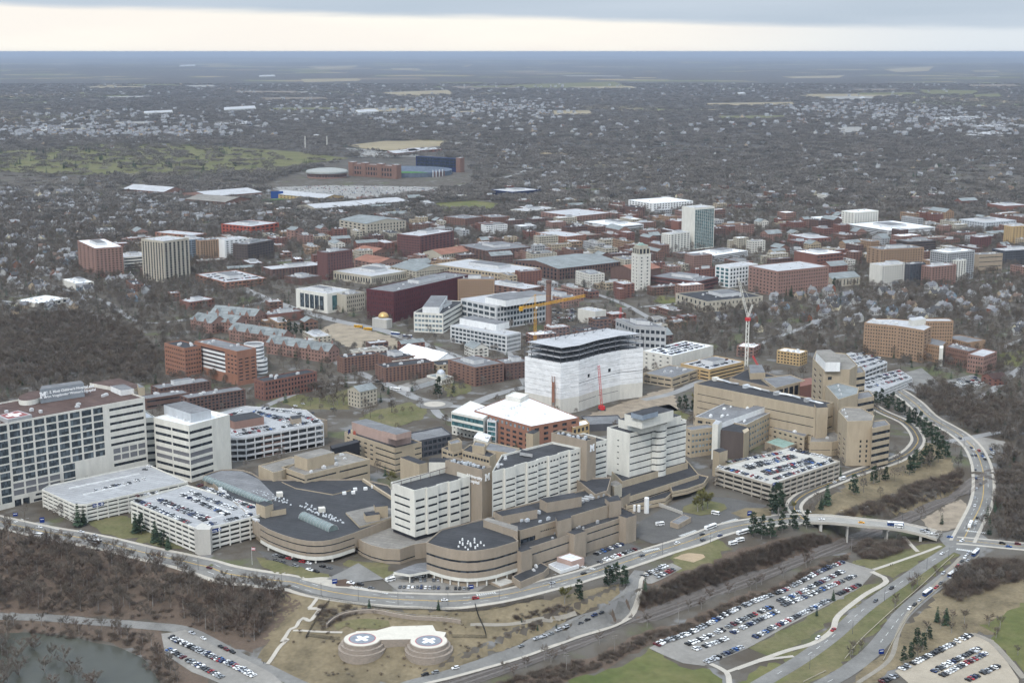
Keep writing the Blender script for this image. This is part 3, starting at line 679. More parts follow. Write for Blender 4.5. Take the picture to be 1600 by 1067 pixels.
# town streets
ST = mat('street', (.25, .245, .24), .9, .12, .05)
for pts, w in [([(330,430),(400,460),(440,476),(516,499),(592,515),(642,531),(700,553),(780,580)], 16), ([(500,553),(560,582),(610,603),(650,622),(672,628)], 12), ([(690,634),(725,636),(770,618),(825,604)], 12),
               ([(679,640),(690,652),(720,660)], 9), ([(825,604),(800,560),(780,540)], 10), ([(1005,625),(1050,615),(1090,598),(1125,585)], 10), ([(395,643),(470,612),(520,600),(600,596)], 9),
               ([(1380,600),(1440,612),(1520,625),(1600,572)], 9), ([(1480,690),(1600,668)], 8), ([(60,440),(160,470),(240,505),(420,470)], 9), ([(1000,480),(1100,470),(1200,455),(1300,440),(1420,420)], 9),
               ([(1180,540),(1260,510),(1340,480),(1480,450),(1600,420)], 8), ([(740,410),(860,440),(960,470),(1020,500)], 9), ([(420,410),(560,400),(700,410)], 9), ([(1000,350),(1200,340),(1400,345),(1600,330)], 10), ([(200,290),(330,285),(470,300),(620,300),(720,290),(800,275),(830,262)], 14), ([(0,470),(80,480),(180,500)], 9), ([(1560,545),(1600,530)], 8)]:
    ribbon('street', gline(*pts, step=12), w, ST, .3 if pts[0][1] > 420 else .6)
rb_ = gp(679, 632); c_ = MB(); c_.ngon([(rb_.x + 19 * cos(t * pi / 16), rb_.y + 19 * sin(t * pi / 16), .34) for t in range(32)]); c_.build('roundabout', ASPH, kind='structure')
c_ = MB(); c_.prism([(rb_.x + 11 * cos(t * pi / 16), rb_.y + 11 * sin(t * pi / 16)) for t in range(32)], .3, .6); c_.build('roundabout_island', CONC, kind='structure')
for a, b in [((553,917),(607,927)), ((744,930),(775,926)), ((1004,862),(1030,857)), ((1128,818),(1152,811)), ((1243,798),(1268,800)), ((1508,829),(1546,834)), ((1494,858),(1522,862)), ((36,811),(22,816)), ((70,821),(94,827)), ((1062,838),(1088,829)), ((930,890),(905,884))]: crosswalk(a, b)
# golf course and other greens far off
FAIR = mat('fairway_grass', (.095, .102, .045), .95, .3, .012, col2=(.155, .14, .075)); FIELD = mat('stubble_field', (.25, .21, .14), .95, .15, .004); PALE = mat('pale_lot', (.25, .24, .225), .9, .2, .01)
for n_, pts, m_ in [('golf_course', [(-20,238),(60,233),(130,228),(200,222),(330,228),(470,238),(545,248),(480,256),(440,268),(300,272),(210,278),(100,272),(-20,268)], FAIR), ('playing_field', [(680,318),(740,314),(790,320),(770,330),(690,330)], GREEN), ('playing_field', [(540,228),(600,221),(700,221),(690,232),(600,238)], FIELD),
                    ('playing_field', [(400,313),(450,310),(470,316),(420,320)], mat('turf', (.06, .15, .04))), ('parking_lot', [(430,293),(520,290),(690,293),(650,305),(560,311),(450,305)], PALE), ('parking_lot', [(540,232),(640,238),(660,246),(560,246)], PALE),
                    ('field', [(470,124),(570,123),(560,127),(475,129)], FIELD), ('field', [(590,145),(700,141),(710,148),(620,150)], FIELD), ('field', [(800,133),(960,128),(980,136),(830,139)], FAIR), ('field', [(1240,150),(1420,145),(1440,149),(1290,155)], FIELD), ('field', [(1430,141),(1530,143),(1520,149),(1450,149)], FAIR),
                    ('field', [(1100,162),(1240,160),(1240,164),(1110,166)], FIELD), ('field', [(0,109),(90,109),(80,113),(0,114)], FIELD), ('field', [(480,103),(560,102),(550,107),(490,108)], FIELD), ('field', [(660,102),(740,101),(730,104),(670,105)], FIELD), ('field', [(1380,107),(1460,104),(1450,110),(1400,112)], FIELD), ('field', [(1220,118),(1320,116),(1310,120),(1240,121)], FIELD)]:
    w_ = [at(*p, 0) for p in pts]; far_ = w_[0].y > 5200
    b_ = MB(); b_.ngon([(p.x, p.y, h(p.x, p.y) + (1.2 if far_ else .5)) for p in ccw(w_)]); b_.build(n_, m_, kind='structure')
    if n_ != 'golf_course': occ_poly(w_, 0)
FARF = []; rf_ = random.Random(8)
for k in range(44):     # more strips of farmland, their size growing with distance
    y_ = 100 + 105 * rf_.random() ** 1.6; x_ = rf_.uniform(0, 1600); w2_ = rf_.uniform(18, 62); h2_ = rf_.uniform(.8, 1.7) * (y_ - 81) / 40
    q_ = [(x_ - w2_, y_ - h2_ * rf_.uniform(.5, 1)), (x_ + w2_ * rf_.uniform(.6, 1), y_ - h2_), (x_ + w2_, y_ + h2_ * rf_.uniform(.4, 1)), (x_ - w2_ * rf_.uniform(.6, 1), y_ + h2_)]; w_ = [at(*p, 0) for p in q_]; FARF.append(w_)
    b_ = MB(); b_.ngon([(p.x, p.y, h(p.x, p.y) + 1.6 + k * .03) for p in ccw(w_)]); b_.build('field', rf_.choice((FIELD, FIELD, FAIR, mat('ploughed_field', (.17, .14, .11), .95, .15, .004), PALE)), kind='structure')
hw = smooth_line([at(*p, 0) for p in [(400,198),(440,186),(490,170),(500,165)]], 60); ribbon('highway', hw, 34, PALE, 1.0, occupy=False); hw = smooth_line([at(*p, 0) for p in [(715,228),(722,218),(732,208)]], 40); ribbon('highway', hw, 40, PALE, 1.0, occupy=False)
# railway
RAIL = [Vector((x, y, 0)) for x, y in zip(RAILX, RAILY)]
for p in RAIL: p.z = h(p.x, p.y)
ribbon('railway_ballast', RAIL, 15, BAL, .3, cross=4)
rw = empty('railway', RAIL[40], 'two railway tracks with rusty rails running along the cutting', 'railway')
for k in (-5.2, -.2, 4.9):
    for d in (-.75, .75):
        n_ = normals(RAIL); m_ = MB(); L_ = [RAIL[i] + n_[i] * (k + d) for i in range(len(RAIL))]
        for a, b in zip(L_, L_[1:]):
            q = Vector((-(b - a).y, (b - a).x, 0)).normalized() * .11
            za, zb_ = h(a.x, a.y) + .42, h(b.x, b.y) + .42; m_.hexa([(*(a + q).xy, za), (*(a - q).xy, za), (*(b - q).xy, zb_), (*(b + q).xy, zb_), (*(a + q).xy, za + .22), (*(a - q).xy, za + .22), (*(b - q).xy, zb_ + .22), (*(b + q).xy, zb_ + .22)], 0, False)
        m_.build('rail', STEEL, rw)
# concrete road bridge over the railway
bp = [(1262,811),(1300,812),(1350,817),(1400,822),(1440,830),(1468,838)]; zs = [-1, -1.2, -2.6, -5, -7.6, -9.6]
BL = smooth_line([at(a, b, z) for (a, b), z in zip(bp, zs)], 4)
br = empty('road_bridge', BL[0], 'pale concrete road bridge on piers carrying the avenue over the railway', 'bridge')
ribbon('bridge_deck', BL, 17, mat('bridge_concrete', (.42, .385, .33), .9, .12, .1), .45, drape=False, thick=1.5, parent=br)
ribbon('carriageway', BL, 13, mat('bridge_asphalt', (.30, .285, .26), .9, .12, .06), .5, drape=False, occupy=False, parent=br)
n_ = normals(BL)
for s_ in (-1, 1):
    m_ = MB()
    for a, b, na, nb_ in zip(BL, BL[1:], n_, n_[1:]):
        p, q = a + na * s_ * 8.5, b + nb_ * s_ * 8.5; p2, q2 = a + na * s_ * 8.1, b + nb_ * s_ * 8.1
        P = [p, q, q2, p2] if s_ < 0 else [p2, q2, q, p]
        m_.hexa([(v.x, v.y, v.z + .4) for v in P] + [(v.x, v.y, v.z + 1.5) for v in P])
    m_.build('parapet', WM('concrete'), br)
for i in (int(len(BL) * .30), int(len(BL) * .62)):
    for s_ in (-5.5, 0, 5.5):
        p = BL[i] + n_[i] * s_; t = MB(); t.tube((p.x, p.y, h(p.x, p.y) - 1), (p.x, p.y, BL[i].z - 1.8), .7, .7, 10); t.build('pier', WM('concrete'), br)
    p, q = BL[i] + n_[i] * 8, BL[i] - n_[i] * 8; t = MB(); c = (p + q) / 2; t.box((c.x, c.y, BL[i].z - 2.2), 16, 1.4, 1.2, atan2((q - p).y, (q - p).x)); t.build('pier_cap', WM('concrete'), br)
for i in (int(len(BL) * .1), int(len(BL) * .86)):
    t = MB(); c = BL[i]; d = n_[i]; t.box((c.x, c.y, c.z - 7.5), 15.6, 2, 6.6, atan2(d.y, d.x)); t.build('abutment', WM('concrete'), br)
# ------------------------------------------------------------ hospital quarter
def text_mesh(body, size, m, name, parent, M, bold=.02, depth=.12, align='LEFT'):
    cu = bpy.data.curves.new('lettering', 'FONT'); cu.body = body; cu.size = size; cu.offset = bold; cu.extrude = depth; cu.align_x = align; cu.resolution_u = 2
    tmp = bpy.data.objects.new('lettering', cu); me = bpy.data.meshes.new_from_object(tmp); bpy.data.objects.remove(tmp); me.materials.clear(); me.materials.append(m)
    o = bpy.data.objects.new(name, me); o.matrix_basis = M; return link(o, parent)
SIGNW = mat('sign_white', (.85, .85, .85), .5, .03); SIGNB = mat('sign_blue', (.01, .03, .16), .5, .05)
def face_matrix(p, q, u, z, out=.15):
    """frame on the wall p->q (outside on the right hand): x along the wall, y up"""
    p = Vector((p[0], p[1], 0)); q = Vector((q[0], q[1], 0)); e = (q - p).normalized(); n = Vector((e.y, -e.x, 0)); o = p + (q - p) * u + n * out
    return Matrix(((e.x, 0, n.x, o.x), (e.y, 0, n.y, o.y), (0, 1, 0, z), (0, 0, 0, 1)))
def block_m(size, name, parent, M):
    """slab-serif capital M"""
    s = size; m = MB(); d = .25
    P = [(-.5, 0), (-.14, 0), (-.14, .2), (-.2, .2), (-.2, .55), (0, .22), (.2, .55), (.2, .2), (.14, .2), (.14, 0), (.5, 0), (.5, .2), (.43, .2), (.43, .8), (.5, .8), (.5, 1), (.2, 1), (0, .66), (-.2, 1), (-.5, 1), (-.5, .8), (-.43, .8), (-.43, .2), (-.5, .2)]
    n = len(P); m.v = [(x * s, y * s, 0) for x, y in P] + [(x * s, y * s, d) for x, y in P]
    m.f = [tuple(range(n, 2 * n))] + [(i, (i + 1) % n, n + (i + 1) % n, n + i) for i in range(n)]; m.m = [0] * (n + 1)
    o = bpy.data.objects.new(name, m.mesh(name, [SIGNW])); o.matrix_basis = M; return link(o, parent)
# --- children's hospital at the left edge
z = ztop(9, 793, 660); A_ = at(226, 620.5, z); F_ = at(-46, 671, z); D_ = at(165, 600, z) - A_
CH = [F_, A_, A_ + D_, F_ + D_]
ch = Building('childrens_hospital', "large pale limestone children's hospital with a glazed column grid, at the left edge", 'hospital', (F_.x, F_.y, 0))
U = lambda x: (x + 46) / 272
fs = [S(10, 3, .84, .82, u=(U(-46), U(8)), v=(.07, .985), m=GLB), S(7, 8, .84, .8, u=(U(8.5), U(157)), v=(.385, .985), m=GLB), S(1, 4, .84, .8, u=(U(8.5), U(83)), v=(.30, .385), m=GLB), S(2, 4, .86, .78, u=(U(8.5), U(83)), v=(.135, .295), m=LOUV), S(4, 1, .9, .85, u=(U(86), U(107)), v=(.02, .385), m=GLB),
      S(1, 1, 1, .4, u=(U(42), U(88)), v=(.07, .135)), S(1, 2, .8, .9, u=(U(8.5), U(34)), v=(.0, .1)), S(1, 1, .9, .5, u=(U(38), U(54)), v=(.01, .07)),
      S(6, 1, 1, .36, u=(U(166), U(223)), v=(.455, .965)), S(2, 4, .86, .75, u=(U(168), U(224)), v=(.29, .455), m=LOUV), S(1, 1, 1, .45, u=(U(169), U(224)), v=(.205, .285))]
ch.vol(CH, -.5, z, 'limestone', 'brown', {0: fs, 1: S(8, 6, .7, .4)}, par=1.2); ch.clutter(16, 1.5, 4, 'palegrey', 3); ch.z = z
sg = px(z + 10.8, (62, 608.5), (131, 598), (126, 594.5), (65, 603)); WALLC['signgrey'] = (.25, .27, .29); sb = ch.box('sign_screen', sg, z - 1, z + 10.8, 'signgrey', 'grey')
M = face_matrix(sg[0], sg[1], .115, z + 6.2); text_mesh("C. S. Mott Children's Hospital and", 3.0, SIGNW, 'sign_lettering', sb, M, .1)
M = face_matrix(sg[0], sg[1], .115, z + 2.8); text_mesh("Von Voigtlander Women's Hospital", 3.0, SIGNW, 'sign_lettering', sb, M, .06)
block_m(5.4, 'block_letter_sign', sb, face_matrix(sg[0], sg[1], .06, z + 3))
ch.box('penthouse', px(z + 3.6, (172.5, 603), (189, 610), (209, 607), (193.5, 600)), z - 1, z + 3.6, 'white', 'grey')
ch.box('raised_roof', px(z + 2.2, (140, 598), (186, 591), (222, 603), (204, 610)), z - 1, z + 2.2, 'limestone', 'brown')
st = px(z + 6, (217, 606), (226, 604.5), (214, 598.5)); ch.box('stair_tower', [st[0], st[1], st[2]], z - 1, z + 6, 'tan', 'grey')
rp = px(z + 2.4, (-4, 649), (12, 655.5), (50, 647.5), (28, 641)); ch.box('helipad_deck', rp, z - 1, z + 2.4, 'grey', 'pale')
c = sum(rp, Vector()) / 4; rd = MB(); rd.quad(*[(*(c + (p - c) * .86).xy, z + 2.46) for p in ccw(rp)]); rd.build('helipad_marking', mat('pad_red_dull', (.25, .10, .095), .8), ch.root)
e1 = (rp[2] - rp[1]).normalized(); e2 = Vector((-e1.y, e1.x, 0)); cr = MB(); Q = 6.2
for a, b in ((1, .33), (.33, .999)):
    cr.quad(*[(c.x + e1.x * i * a * Q + e2.x * j * b * Q, c.y + e1.y * i * a * Q + e2.y * j * b * Q, z + 2.52 + a * .02) for i, j in ((-1, -1), (1, -1), (1, 1), (-1, 1))])
cr.build('helipad_cross', SIGNW, ch.root)
c0 = at(50, 624, z); ch.box('curved_penthouse', [(c0.x + 9.5 * cos(k * pi / 12), c0.y + 17 * sin(k * pi / 12)) for k in range(24)], z - 1, z + 3.2, 'cream', 'brown')
# its lower wing with a grey roof screen
z2 = ztop(357, 735, 647); W2 = rect((295, 664.5), (356, 647), (243, 651), z2)
w2 = Building('hospital_wing', 'white stone hospital wing with ribbon windows under a grey roof screen', 'hospital', (W2[0].x, W2[0].y, 0))
rows = dict(n=7, v=(.06, .93)); lo = [4, 5]
w2.vol(W2, -.5, z2, 'cream', 'white', {0: [S(7, 1, 1, .40, u=(.01, .55), v=(.05, .93), skip=(2, 3)), S(2, 1, 1, .62, u=(.01, .55), v=(.301, .55), m=LOUV)], 3: [S(7, 2, .94, .40, u=(.02, .99), v=(.05, .93), skip=(2, 3)), S(2, 2, .94, .55, u=(.02, .99), v=(.301, .55), m=LOUV)]}, par=.6); w2.clutter(9, 1, 2.6, 'white', 7)
w2.box('roof_screen', rect((298, 646.5), (329, 640), (258, 632), z2 + 7), z2 - 1, z2 + 7, 'silver', 'grey')
lk = px(z2 - 2, (226, 653), (243, 651.5), (225, 640), (206, 641)); w2.vol(lk, -.5, z2 - 2, 'cream', 'white', {0: S(7, 1, .9, .4)}, part='link')
# --- garages
def blue_sign(b, edge, u, z, w=9, hgt=2.6, body='Parking'):
    p = b.poly; i = edge; a, c = p[i], p[(i + 1) % len(p)]; M = face_matrix(a, c, u, z, .45); m = MB(); m.hexa([(0, 0, 0), (w, 0, 0), (w, 0, -.2), (0, 0, -.2)][::-1] + [(0, hgt, 0), (w, hgt, 0), (w, hgt, -.2), (0, hgt, -.2)][::-1]); o = bpy.data.objects.new('sign_panel', m.mesh('sign_panel', [SIGNB])); o.matrix_basis = M; link(o, b.root)
    text_mesh(body, hgt * .62, SIGNW, 'sign_lettering', b.root, M @ Matrix.Translation((.7, hgt * .3, .03)), .03, .04)
    t = MB(); t.ngon([(w - 1.5 + 1.0 * cos(k * pi / 8), hgt / 2 + 1.0 * sin(k * pi / 8), .06) for k in range(16)]); o = bpy.data.objects.new('sign_roundel', t.mesh('r', [SIGNW])); o.matrix_basis = M; link(o, b.root)
    text_mesh('P', 1.5, SIGNB, 'sign_lettering', b.root, M @ Matrix.Translation((w - 1.9, hgt / 2 - .55, .08)), .05, .03)
zg = ztop(117, 818, 787)
g1 = garage('white concrete parking garage with a mostly empty roof deck, beside the glazed hospital', None, None, None, 5, ht=zg, poly=px(zg, (66, 764), (116, 787), (134, 787), (293, 752), (231, 725), (76, 758)), wall='cream', z0=-.3)
blue_sign(g1, 2, .06, zg - 4)
zg2 = ztop(326, 862, 824)
g2 = garage('white concrete parking garage full of cars on top, at the bend of the road', None, None, None, 5, ht=zg2, poly=px(zg2, (204.5, 782.5), (305, 824), (325, 824), (405, 804), (398, 788), (292, 757)), wall='cream', z0=-.3)
blue_sign(g2, 2, .03, zg2 - 4.6); g2.box('corner_tower', px(zg2 + .6, (303, 824), (309, 827), (328, 827), (331, 822), (316, 816)), -.4, zg2 + .6, 'concrete')
for b_, pa, pb in ((g1, (108, 764), (218, 741)), (g1, (130, 774), (196, 759)), (g2, (260, 790), (325, 812)), (g2, (300, 778), (362, 803)), (g2, (325, 812), (362, 803))):
    p, q = at(*pa, b_.z), at(*pb, b_.z); t = MB(); cc = (p + q) / 2; t.box((cc.x, cc.y, b_.z), (q - p).length, .5, 1.1, atan2((q - p).y, (q - p).x)); t.build('ramp_wall', WM('white'), b_.root)
WALLC['garagetan'] = (.40, .36, .305); zg3 = ztop(1203, 784, 755)
g3 = garage('tan banded concrete garage packed with cars, right of the hospital forecourt', None, None, None, 4, ht=zg3, poly=px(zg3, (1118, 731), (1204.5, 756), (1312, 720), (1230, 698)), wall='garagetan', deck='concrete', z0=-1)
blue_sign(g3, 1, .02, zg3 - 1.6, 8, 2, 'P2')
g3.box('stair_tower', px(g3.z + 9, (1114, 703), (1124, 707), (1137, 703), (1127, 699)), 0, g3.z + 9, 'tan', 'dark')
zg4 = ztop(383, 720, 682)
g4 = garage('open-sided garage with brick panels and a brick plant room on its deck', None, None, None, 4, ht=zg4, poly=px(zg4, (356, 684), (383, 683), (505, 661), (478, 640), (383, 634), (340, 645)), wall='palegrey', z0=0)
g4.box('brick_plant_room', rect((366, 659), (406, 649), (356, 650), g4.z + 7), g4.z, g4.z + 7, 'brickpink', 'dark'); g4.box('stair_tower', px(g4.z + 6, (456, 655), (471, 653), (468, 648), (453, 650)), 0, g4.z + 6, 'brown', 'dark')
for k in range(4): g4.box('brick_panel', rect_d((444, 673.2), (408, 679.4), .5, g4.z), g4.z / 4 * k + (.2 if k == 0 else -.6), g4.z / 4 * k + 2.2, 'brickpink')
# --- low front building with the curved brown front (left of the tower)
zt = 17.5
tb = Building('clinic_building', 'low brown clinic building with black roof and rounded front above the drive', 'clinic', at(480, 885))
TP = px(zt, (406, 819), (418, 826), (430, 831), (442, 835.5), (455, 839.5), (467, 842.5), (479, 844.5), (492, 845.5), (505, 845), (518, 843), (530, 840), (554, 832), (598, 815), (645, 798), (606, 757), (566, 748), (432, 749), (408, 748), (395, 739), (380, 734), (362, 732.5), (345, 733.5), (330, 737), (318, 742))
tb.vol(TP, 6.2, zt, 'brown', 'black', {i: [S(1, 1, 1, .26, u=(0, 1), v=(.52, .82)), S(1, 1, 1, .26, u=(0, 1), v=(.05, .38))] for i in range(0, 11)}, par=1.0); tb.clutter(22, 1.2, 4.2, 'palegrey', 5, (.8, 2))
low = [p + (Vector((470 - 800, 0, 0)) * 0) for p in TP]
lb = MB(); cen = sum(TP, Vector()) / len(TP)
FR = TP[0:12]; lb.prism(ccw([p for p in FR] + [FR[-1] + Vector((0, 8, 0)), FR[0] + Vector((0, 8, 0))]), 3.6, 6.3, 0, None, True); lb.build('canopy_band', WM('cream'), tb.root)
cb_ = MB(); cb_.prism(ccw([cen + (p - cen) * .93 for p in TP]), -.5, 6.3); cb_.build('ground_storey', WM('tandark'), tb.root)
for i in (1, 4, 7, 9): q = TP[i] + Vector((0, 1.5, 0)); t = MB(); t.tube((q.x, q.y, -.3), (q.x, q.y, 3.7), .7, .7, 10); t.build('column', WM('cream'), tb.root)
def vault(b, pa, pb, z, r, m, name='barrel_skylight', n=10):
    p, q = at(*pa, z), at(*pb, z); e = (q - p).normalized(); nn = Vector((-e.y, e.x, 0)); t = MB(); K = 12
    for k in range(K):
        a0, a1 = pi * k / K, pi * (k + 1) / K; f = lambda c, a: (*(c + nn * r * cos(a)).xy, z + r * sin(a)); t.quad(f(p, a0), f(p, a1), f(q, a1), f(q, a0))
    for c_, rev in ((p, 1), (q, 0)): t.ngon([(*(c_ + nn * r * cos(pi * k / K)).xy, z + r * sin(pi * k / K)) for k in range(K + 1)][::-1 if rev else 1])
    sk_ = t.build(name, m, b.root)
    t = MB()
    for i in range(n + 1):
        c_ = p + (q - p) * (i / n)
        for k in range(K):
            a0, a1 = pi * k / K, pi * (k + 1) / K; f = lambda c, a: (*(c + nn * (r + .12) * cos(a)).xy, z + (r + .12) * sin(a)); t.tube(f(c_, a0), f(c_, a1), .16, .16, 4)
    t.build('skylight_ribs', WM('grey'), sk_, kind='stuff')
SKYL = mat('skylight_glass', (.16, .20, .195), .25, .15, .3, spec=.5)
vault(tb, (474, 808), (521, 829), zt - 1, 4.2, SKYL); vault(tb, (322, 749), (420, 788), zt - 1, 3.2, SKYL, n=22)
rr = random.Random(4)
for row, (pa, pb, n) in enumerate((((398, 770), (455, 789), 17), ((402, 767), (452, 784), 13), ((470, 790), (535, 818), 22), ((480, 788), (530, 812), 16), ((478, 796), (538, 817), 14))):
    for i in range(n):
        q = at(pa[0] + (pb[0] - pa[0]) * i / n + rr.uniform(-3, 3), pa[1] + (pb[1] - pa[1]) * i / n + rr.uniform(-1.5, 1.5), zt - 1); t = MB(); t.tube((q.x, q.y, zt - 1), (q.x, q.y, zt - .2), .75, .55, 8); t.build('roof_vent', WM('silver'), tb.roof)
for p_, s_ in (((437, 775), 4.6), ((503, 799), 4.6)): q = at(*p_, zt - 1); t = MB(); t.box((q.x, q.y, zt - 1), s_, s_, 3.2, .3); t.build('rooftop_unit', WM('yellowbrick') if 0 else WM('limestone'), tb.root)
for p_ in ((538, 772), (552, 771), (555, 766), (571, 765), (583, 762)): q = at(*p_, zt - 1); t = MB(); t.box((q.x, q.y, zt - 1), 2.8, 2.2, 2, .3); t.build('rooftop_unit', WM('white'), tb.root)
tb.box('stair_block', px(zt + 8, (400, 786), (414, 791), (427, 787), (413, 782)), 0, zt + 8, 'tan', 'dark'); tb.box('stair_block', px(zt + 3.4, (415, 794), (424, 798), (447, 794), (438, 789)), 0, zt + 3.4, 'tan', 'dark'); tb.box('stair_block', px(zt + 5, (572, 806), (594, 803), (590, 797), (568, 800)), 8, zt + 5, 'tan', 'dark'); tb.box('stair_block', px(zt + 9, (586, 792), (606, 790), (603, 784), (584, 787)), 8, zt + 9, 'tan', 'dark')
for P_, z_, c_ in (([(322,743),(346,735),(378,736),(404,748),(432,776),(420,783),(380,765)], zt - .3, 'grey'), ([(440,752),(500,752),(548,765),(520,772),(462,762)], zt - .2, 'dark'), ([(540,800),(585,790),(640,798),(600,812),(562,822)], zt + .4, 'gravel')): tb.box('roof_step', px(z_, *P_), zt - 1.2, z_, 'tan', c_)
tb.box('parapet_wall', px(zt + 1.2, (566, 748), (645, 798), (647, 797), (568, 747)), zt - 1, zt + 1.2, 'tan')
# --- tan office block behind it
zz = ztop(477, 760, 743, 9)
of = plain('tan banded office block with a gravel roof behind the black clinic roof', (476, 742), (577.5, 717), (440, 729), None, 'tan', 'gravel', [S(3, 2, .9, .2, u=(.01, .99), v=(.12, .95)), ], [S(3, 1, 1, .2, u=(.02, 1), v=(.12, .95))], ht=24, z0=0, name='office_block'); of.clutter(8, 1.5, 4, seed=2)
of.vol(px(24, (403.5, 727), (427, 738), (440, 735), (475, 717), (455, 713)), 0, 24, 'tan', 'gravel', {}, part='wing'); pent(of, (480, 717), (518, 705), (463, 710), 33, 23, 'tan', 'gravel'); of.box('entrance_bay', rect_d((577, 727), (520, 738), 2, 12), 0, 8, 'black')
of.box('dark_link', px(22, (519, 701), (562, 690), (558, 686), (516, 696)), 8, 22, 'black', 'dark')
# --- tan building with the pinkish upper box
tz = ztop(617, 734, 700, 4)
tn = plain('tan office building with continuous dark window bands and a pinkish roof block', (617, 700), (661, 691), (531, 676), None, 'tan', 'dark', [S(4, 1, 1, .24, u=(.01, .26), v=(.02, .9)), S(4, 1, 1, .24, u=(.74, .99), v=(.02, .9))], [S(4, 1, 1, .24, u=(.62, 1), v=(.02, .9)), S(4, 5, .5, .35, u=(.02, .6), v=(.2, .9))], ht=tz, z0=0, name='office_building')
pent(tn, (619, 680.5), (643, 675.5), (545, 660), tz + 8.5, tz - 1, 'pink', 'grey', 'upper_block'); pent(tn, (619, 679), (634, 671.5), (607, 671), tz + 13, tz + 8, 'pink', 'grey'); tn.clutter(4, 1.5, 3, seed=5)
for p_, c_ in (((546, 676), 'navy'), ((550, 676), 'tan'), ((554, 678), 'red')): q = at(*p_, tz); t = MB(); t.dome((q.x, q.y, tz - 1), 1.5, 4.2, 10, 5); t.build('roof_sculpture', WM(c_), tn.root)
# --- main hospital: two cream slabs between brown service towers on a brown podium
mh = Building('main_hospital', 'main hospital: cream towers with window slits, brown service towers and brown podium', 'hospital', at(755, 905))
P1 = px(12, (555, 838), (566, 845.5), (580, 851.5), (600, 856.5), (625, 857.5), (648, 850), (668, 847), (700, 835), (660, 800), (600, 815)); mh.vol(P1, -.5, 12, 'brown', 'gravel', {i: [S(1, 1, 1, .2, u=(0, 1), v=(.1, .5))] for i in range(0, 5)}, part='podium')
zp = ztop(811, 903, 844.5)
P2 = px(zp, (666, 847), (678, 851), (690, 854.5), (703, 857.5), (716, 859.5), (730, 860.5), (745, 860), (760, 858), (775, 855), (792, 850), (810, 844.5), (772, 806), (690, 826)); mh.vol(P2, 7.5, zp, 'brown', 'black', {i: [S(2, 1, 1, .22, u=(0, 1), v=(.05, .78))] for i in range(0, 10)}, part='podium')
b_ = MB(); c0 = sum(P2, Vector()) / len(P2); b_.prism(ccw([c0 + (p - c0) * .88 for p in P2]), -.5, 7.6); b_.build('ground_storey', WM('tandark'), mh.root)
b_ = MB(); FR = P2[0:11]; b_.prism(ccw(list(FR) + [FR[-1] + Vector((0, 9, 0)), FR[0] + Vector((0, 9, 0))]), 5.2, 7.6, 0, None, True); b_.build('canopy_band', WM('cream'), mh.root)
for i in range(0, 11, 1): q = P2[i] + Vector((0, 1.2, 0)); t = MB(); t.tube((q.x, q.y, -.3), (q.x, q.y, 5.3), .55, .55, 10); t.build('column', WM('cream'), mh.root)
em = px(7.4, (615, 893), (640, 897), (690, 888), (684, 876), (650, 880)); t = MB(); t.prism(ccw(em), 5.6, 7.4, 0, 1, True); t.build('ambulance_canopy', [WM('cream'), RM('grey')], mh.root)
for p in em[:3]: t = MB(); t.tube((p.x, p.y + 1, -.3), (p.x, p.y + 1, 5.7), .5, .5, 8); t.build('column', WM('cream'), mh.root)
q = at(735, 851, zp - 1)
for k in range(16): t = MB(); a, r = k * 2.4, 2.6 * (k ** .5); t.tube((q.x + r * cos(a), q.y + r * sin(a), zp - 1), (q.x + r * cos(a), q.y + r * sin(a), zp + rr.uniform(-.1, 1.1)), .7, .5, 6); t.build('roof_vent', WM('white'), mh.root)
# front wing with square piers
zf = ztop(980, 846, 807.5); P3 = px(zf, (812, 860), (978, 806), (992, 800), (968, 790), (812, 843)); mh.vol(P3, -.5, zf, 'brown', 'black', {0: [S(1, 1, 1, .2, u=(.10, .5), v=(.55, .85)), S(1, 1, 1, .2, u=(.10, .5), v=(.1, .4)), S(2, 1, 1, .17, u=(.62, .97), v=(.3, .95))]}, part='front_wing'); mh.clutter(8, 1, 2.6, 'grey', 13)
def pier(b, pa, pb, z0, z1, d=6, wall='brown', out=1.6):
    p, q = at(*pa, z1), at(*pb, z1); e = (q - p).normalized(); nn = Vector((e.y, -e.x, 0)); b.box('pier', [p + nn * out, q + nn * out, q - nn * d, p - nn * d], z0, z1, wall, 'dark')
pier(mh, (812, 861), (829, 855.5), -.5, zf + 1.2); pier(mh, (895, 834), (913, 828), -.5, zf + 1.2); pier(mh, (976, 808), (992, 803), -.5, zf + 2)
# middle tier
zm = 27.5; P4 = px(zm, (812, 829), (876, 811), (969, 783), (930, 760), (770, 800)); mh.vol(P4, 5, zm, 'tandark', 'black', {0: [S(1, 9, .7, .16, u=(.5, .9), v=(.62, .95)), S(1, 1, 1, .5, u=(.02, .38), v=(.15, .9))]}, part='middle_tier', par=1.1); mh.clutter(16, 1.2, 3.6, 'silver', 12)
for rct, zz_ in ((((785, 806), (831, 792), (778, 799)), 33), (((855, 785), (900, 772), (848, 778)), 34)): mh.box('plant_room', rect(*rct, zz_), 20, zz_, 'brown', 'dark')
mh.box('plant_room', px(31, (755, 812), (809, 830), (809, 822), (762, 808)), 20, 31, 'brown', 'gravel'); mh.box('pier', px(30, (952, 784), (971, 781), (965, 773), (945, 778)), -.5, 30, 'brown', 'dark'); mh.box('pier', px(30, (871, 814), (893, 808), (889, 802), (868, 808)), 10, 30, 'brown', 'dark')
for (a_, b_) in (((865, 792), 1), ((873, 789), 1), ((884, 791), 1), ((900, 784), 1.5), ((901, 790), 1)): q = at(*a_, zm - 1); t = MB(); t.tube((q.x, q.y, zm - 1), (q.x, q.y, zm + 3.2), .8, .5, 10); t.build('exhaust_stack', WM('white'), mh.root)
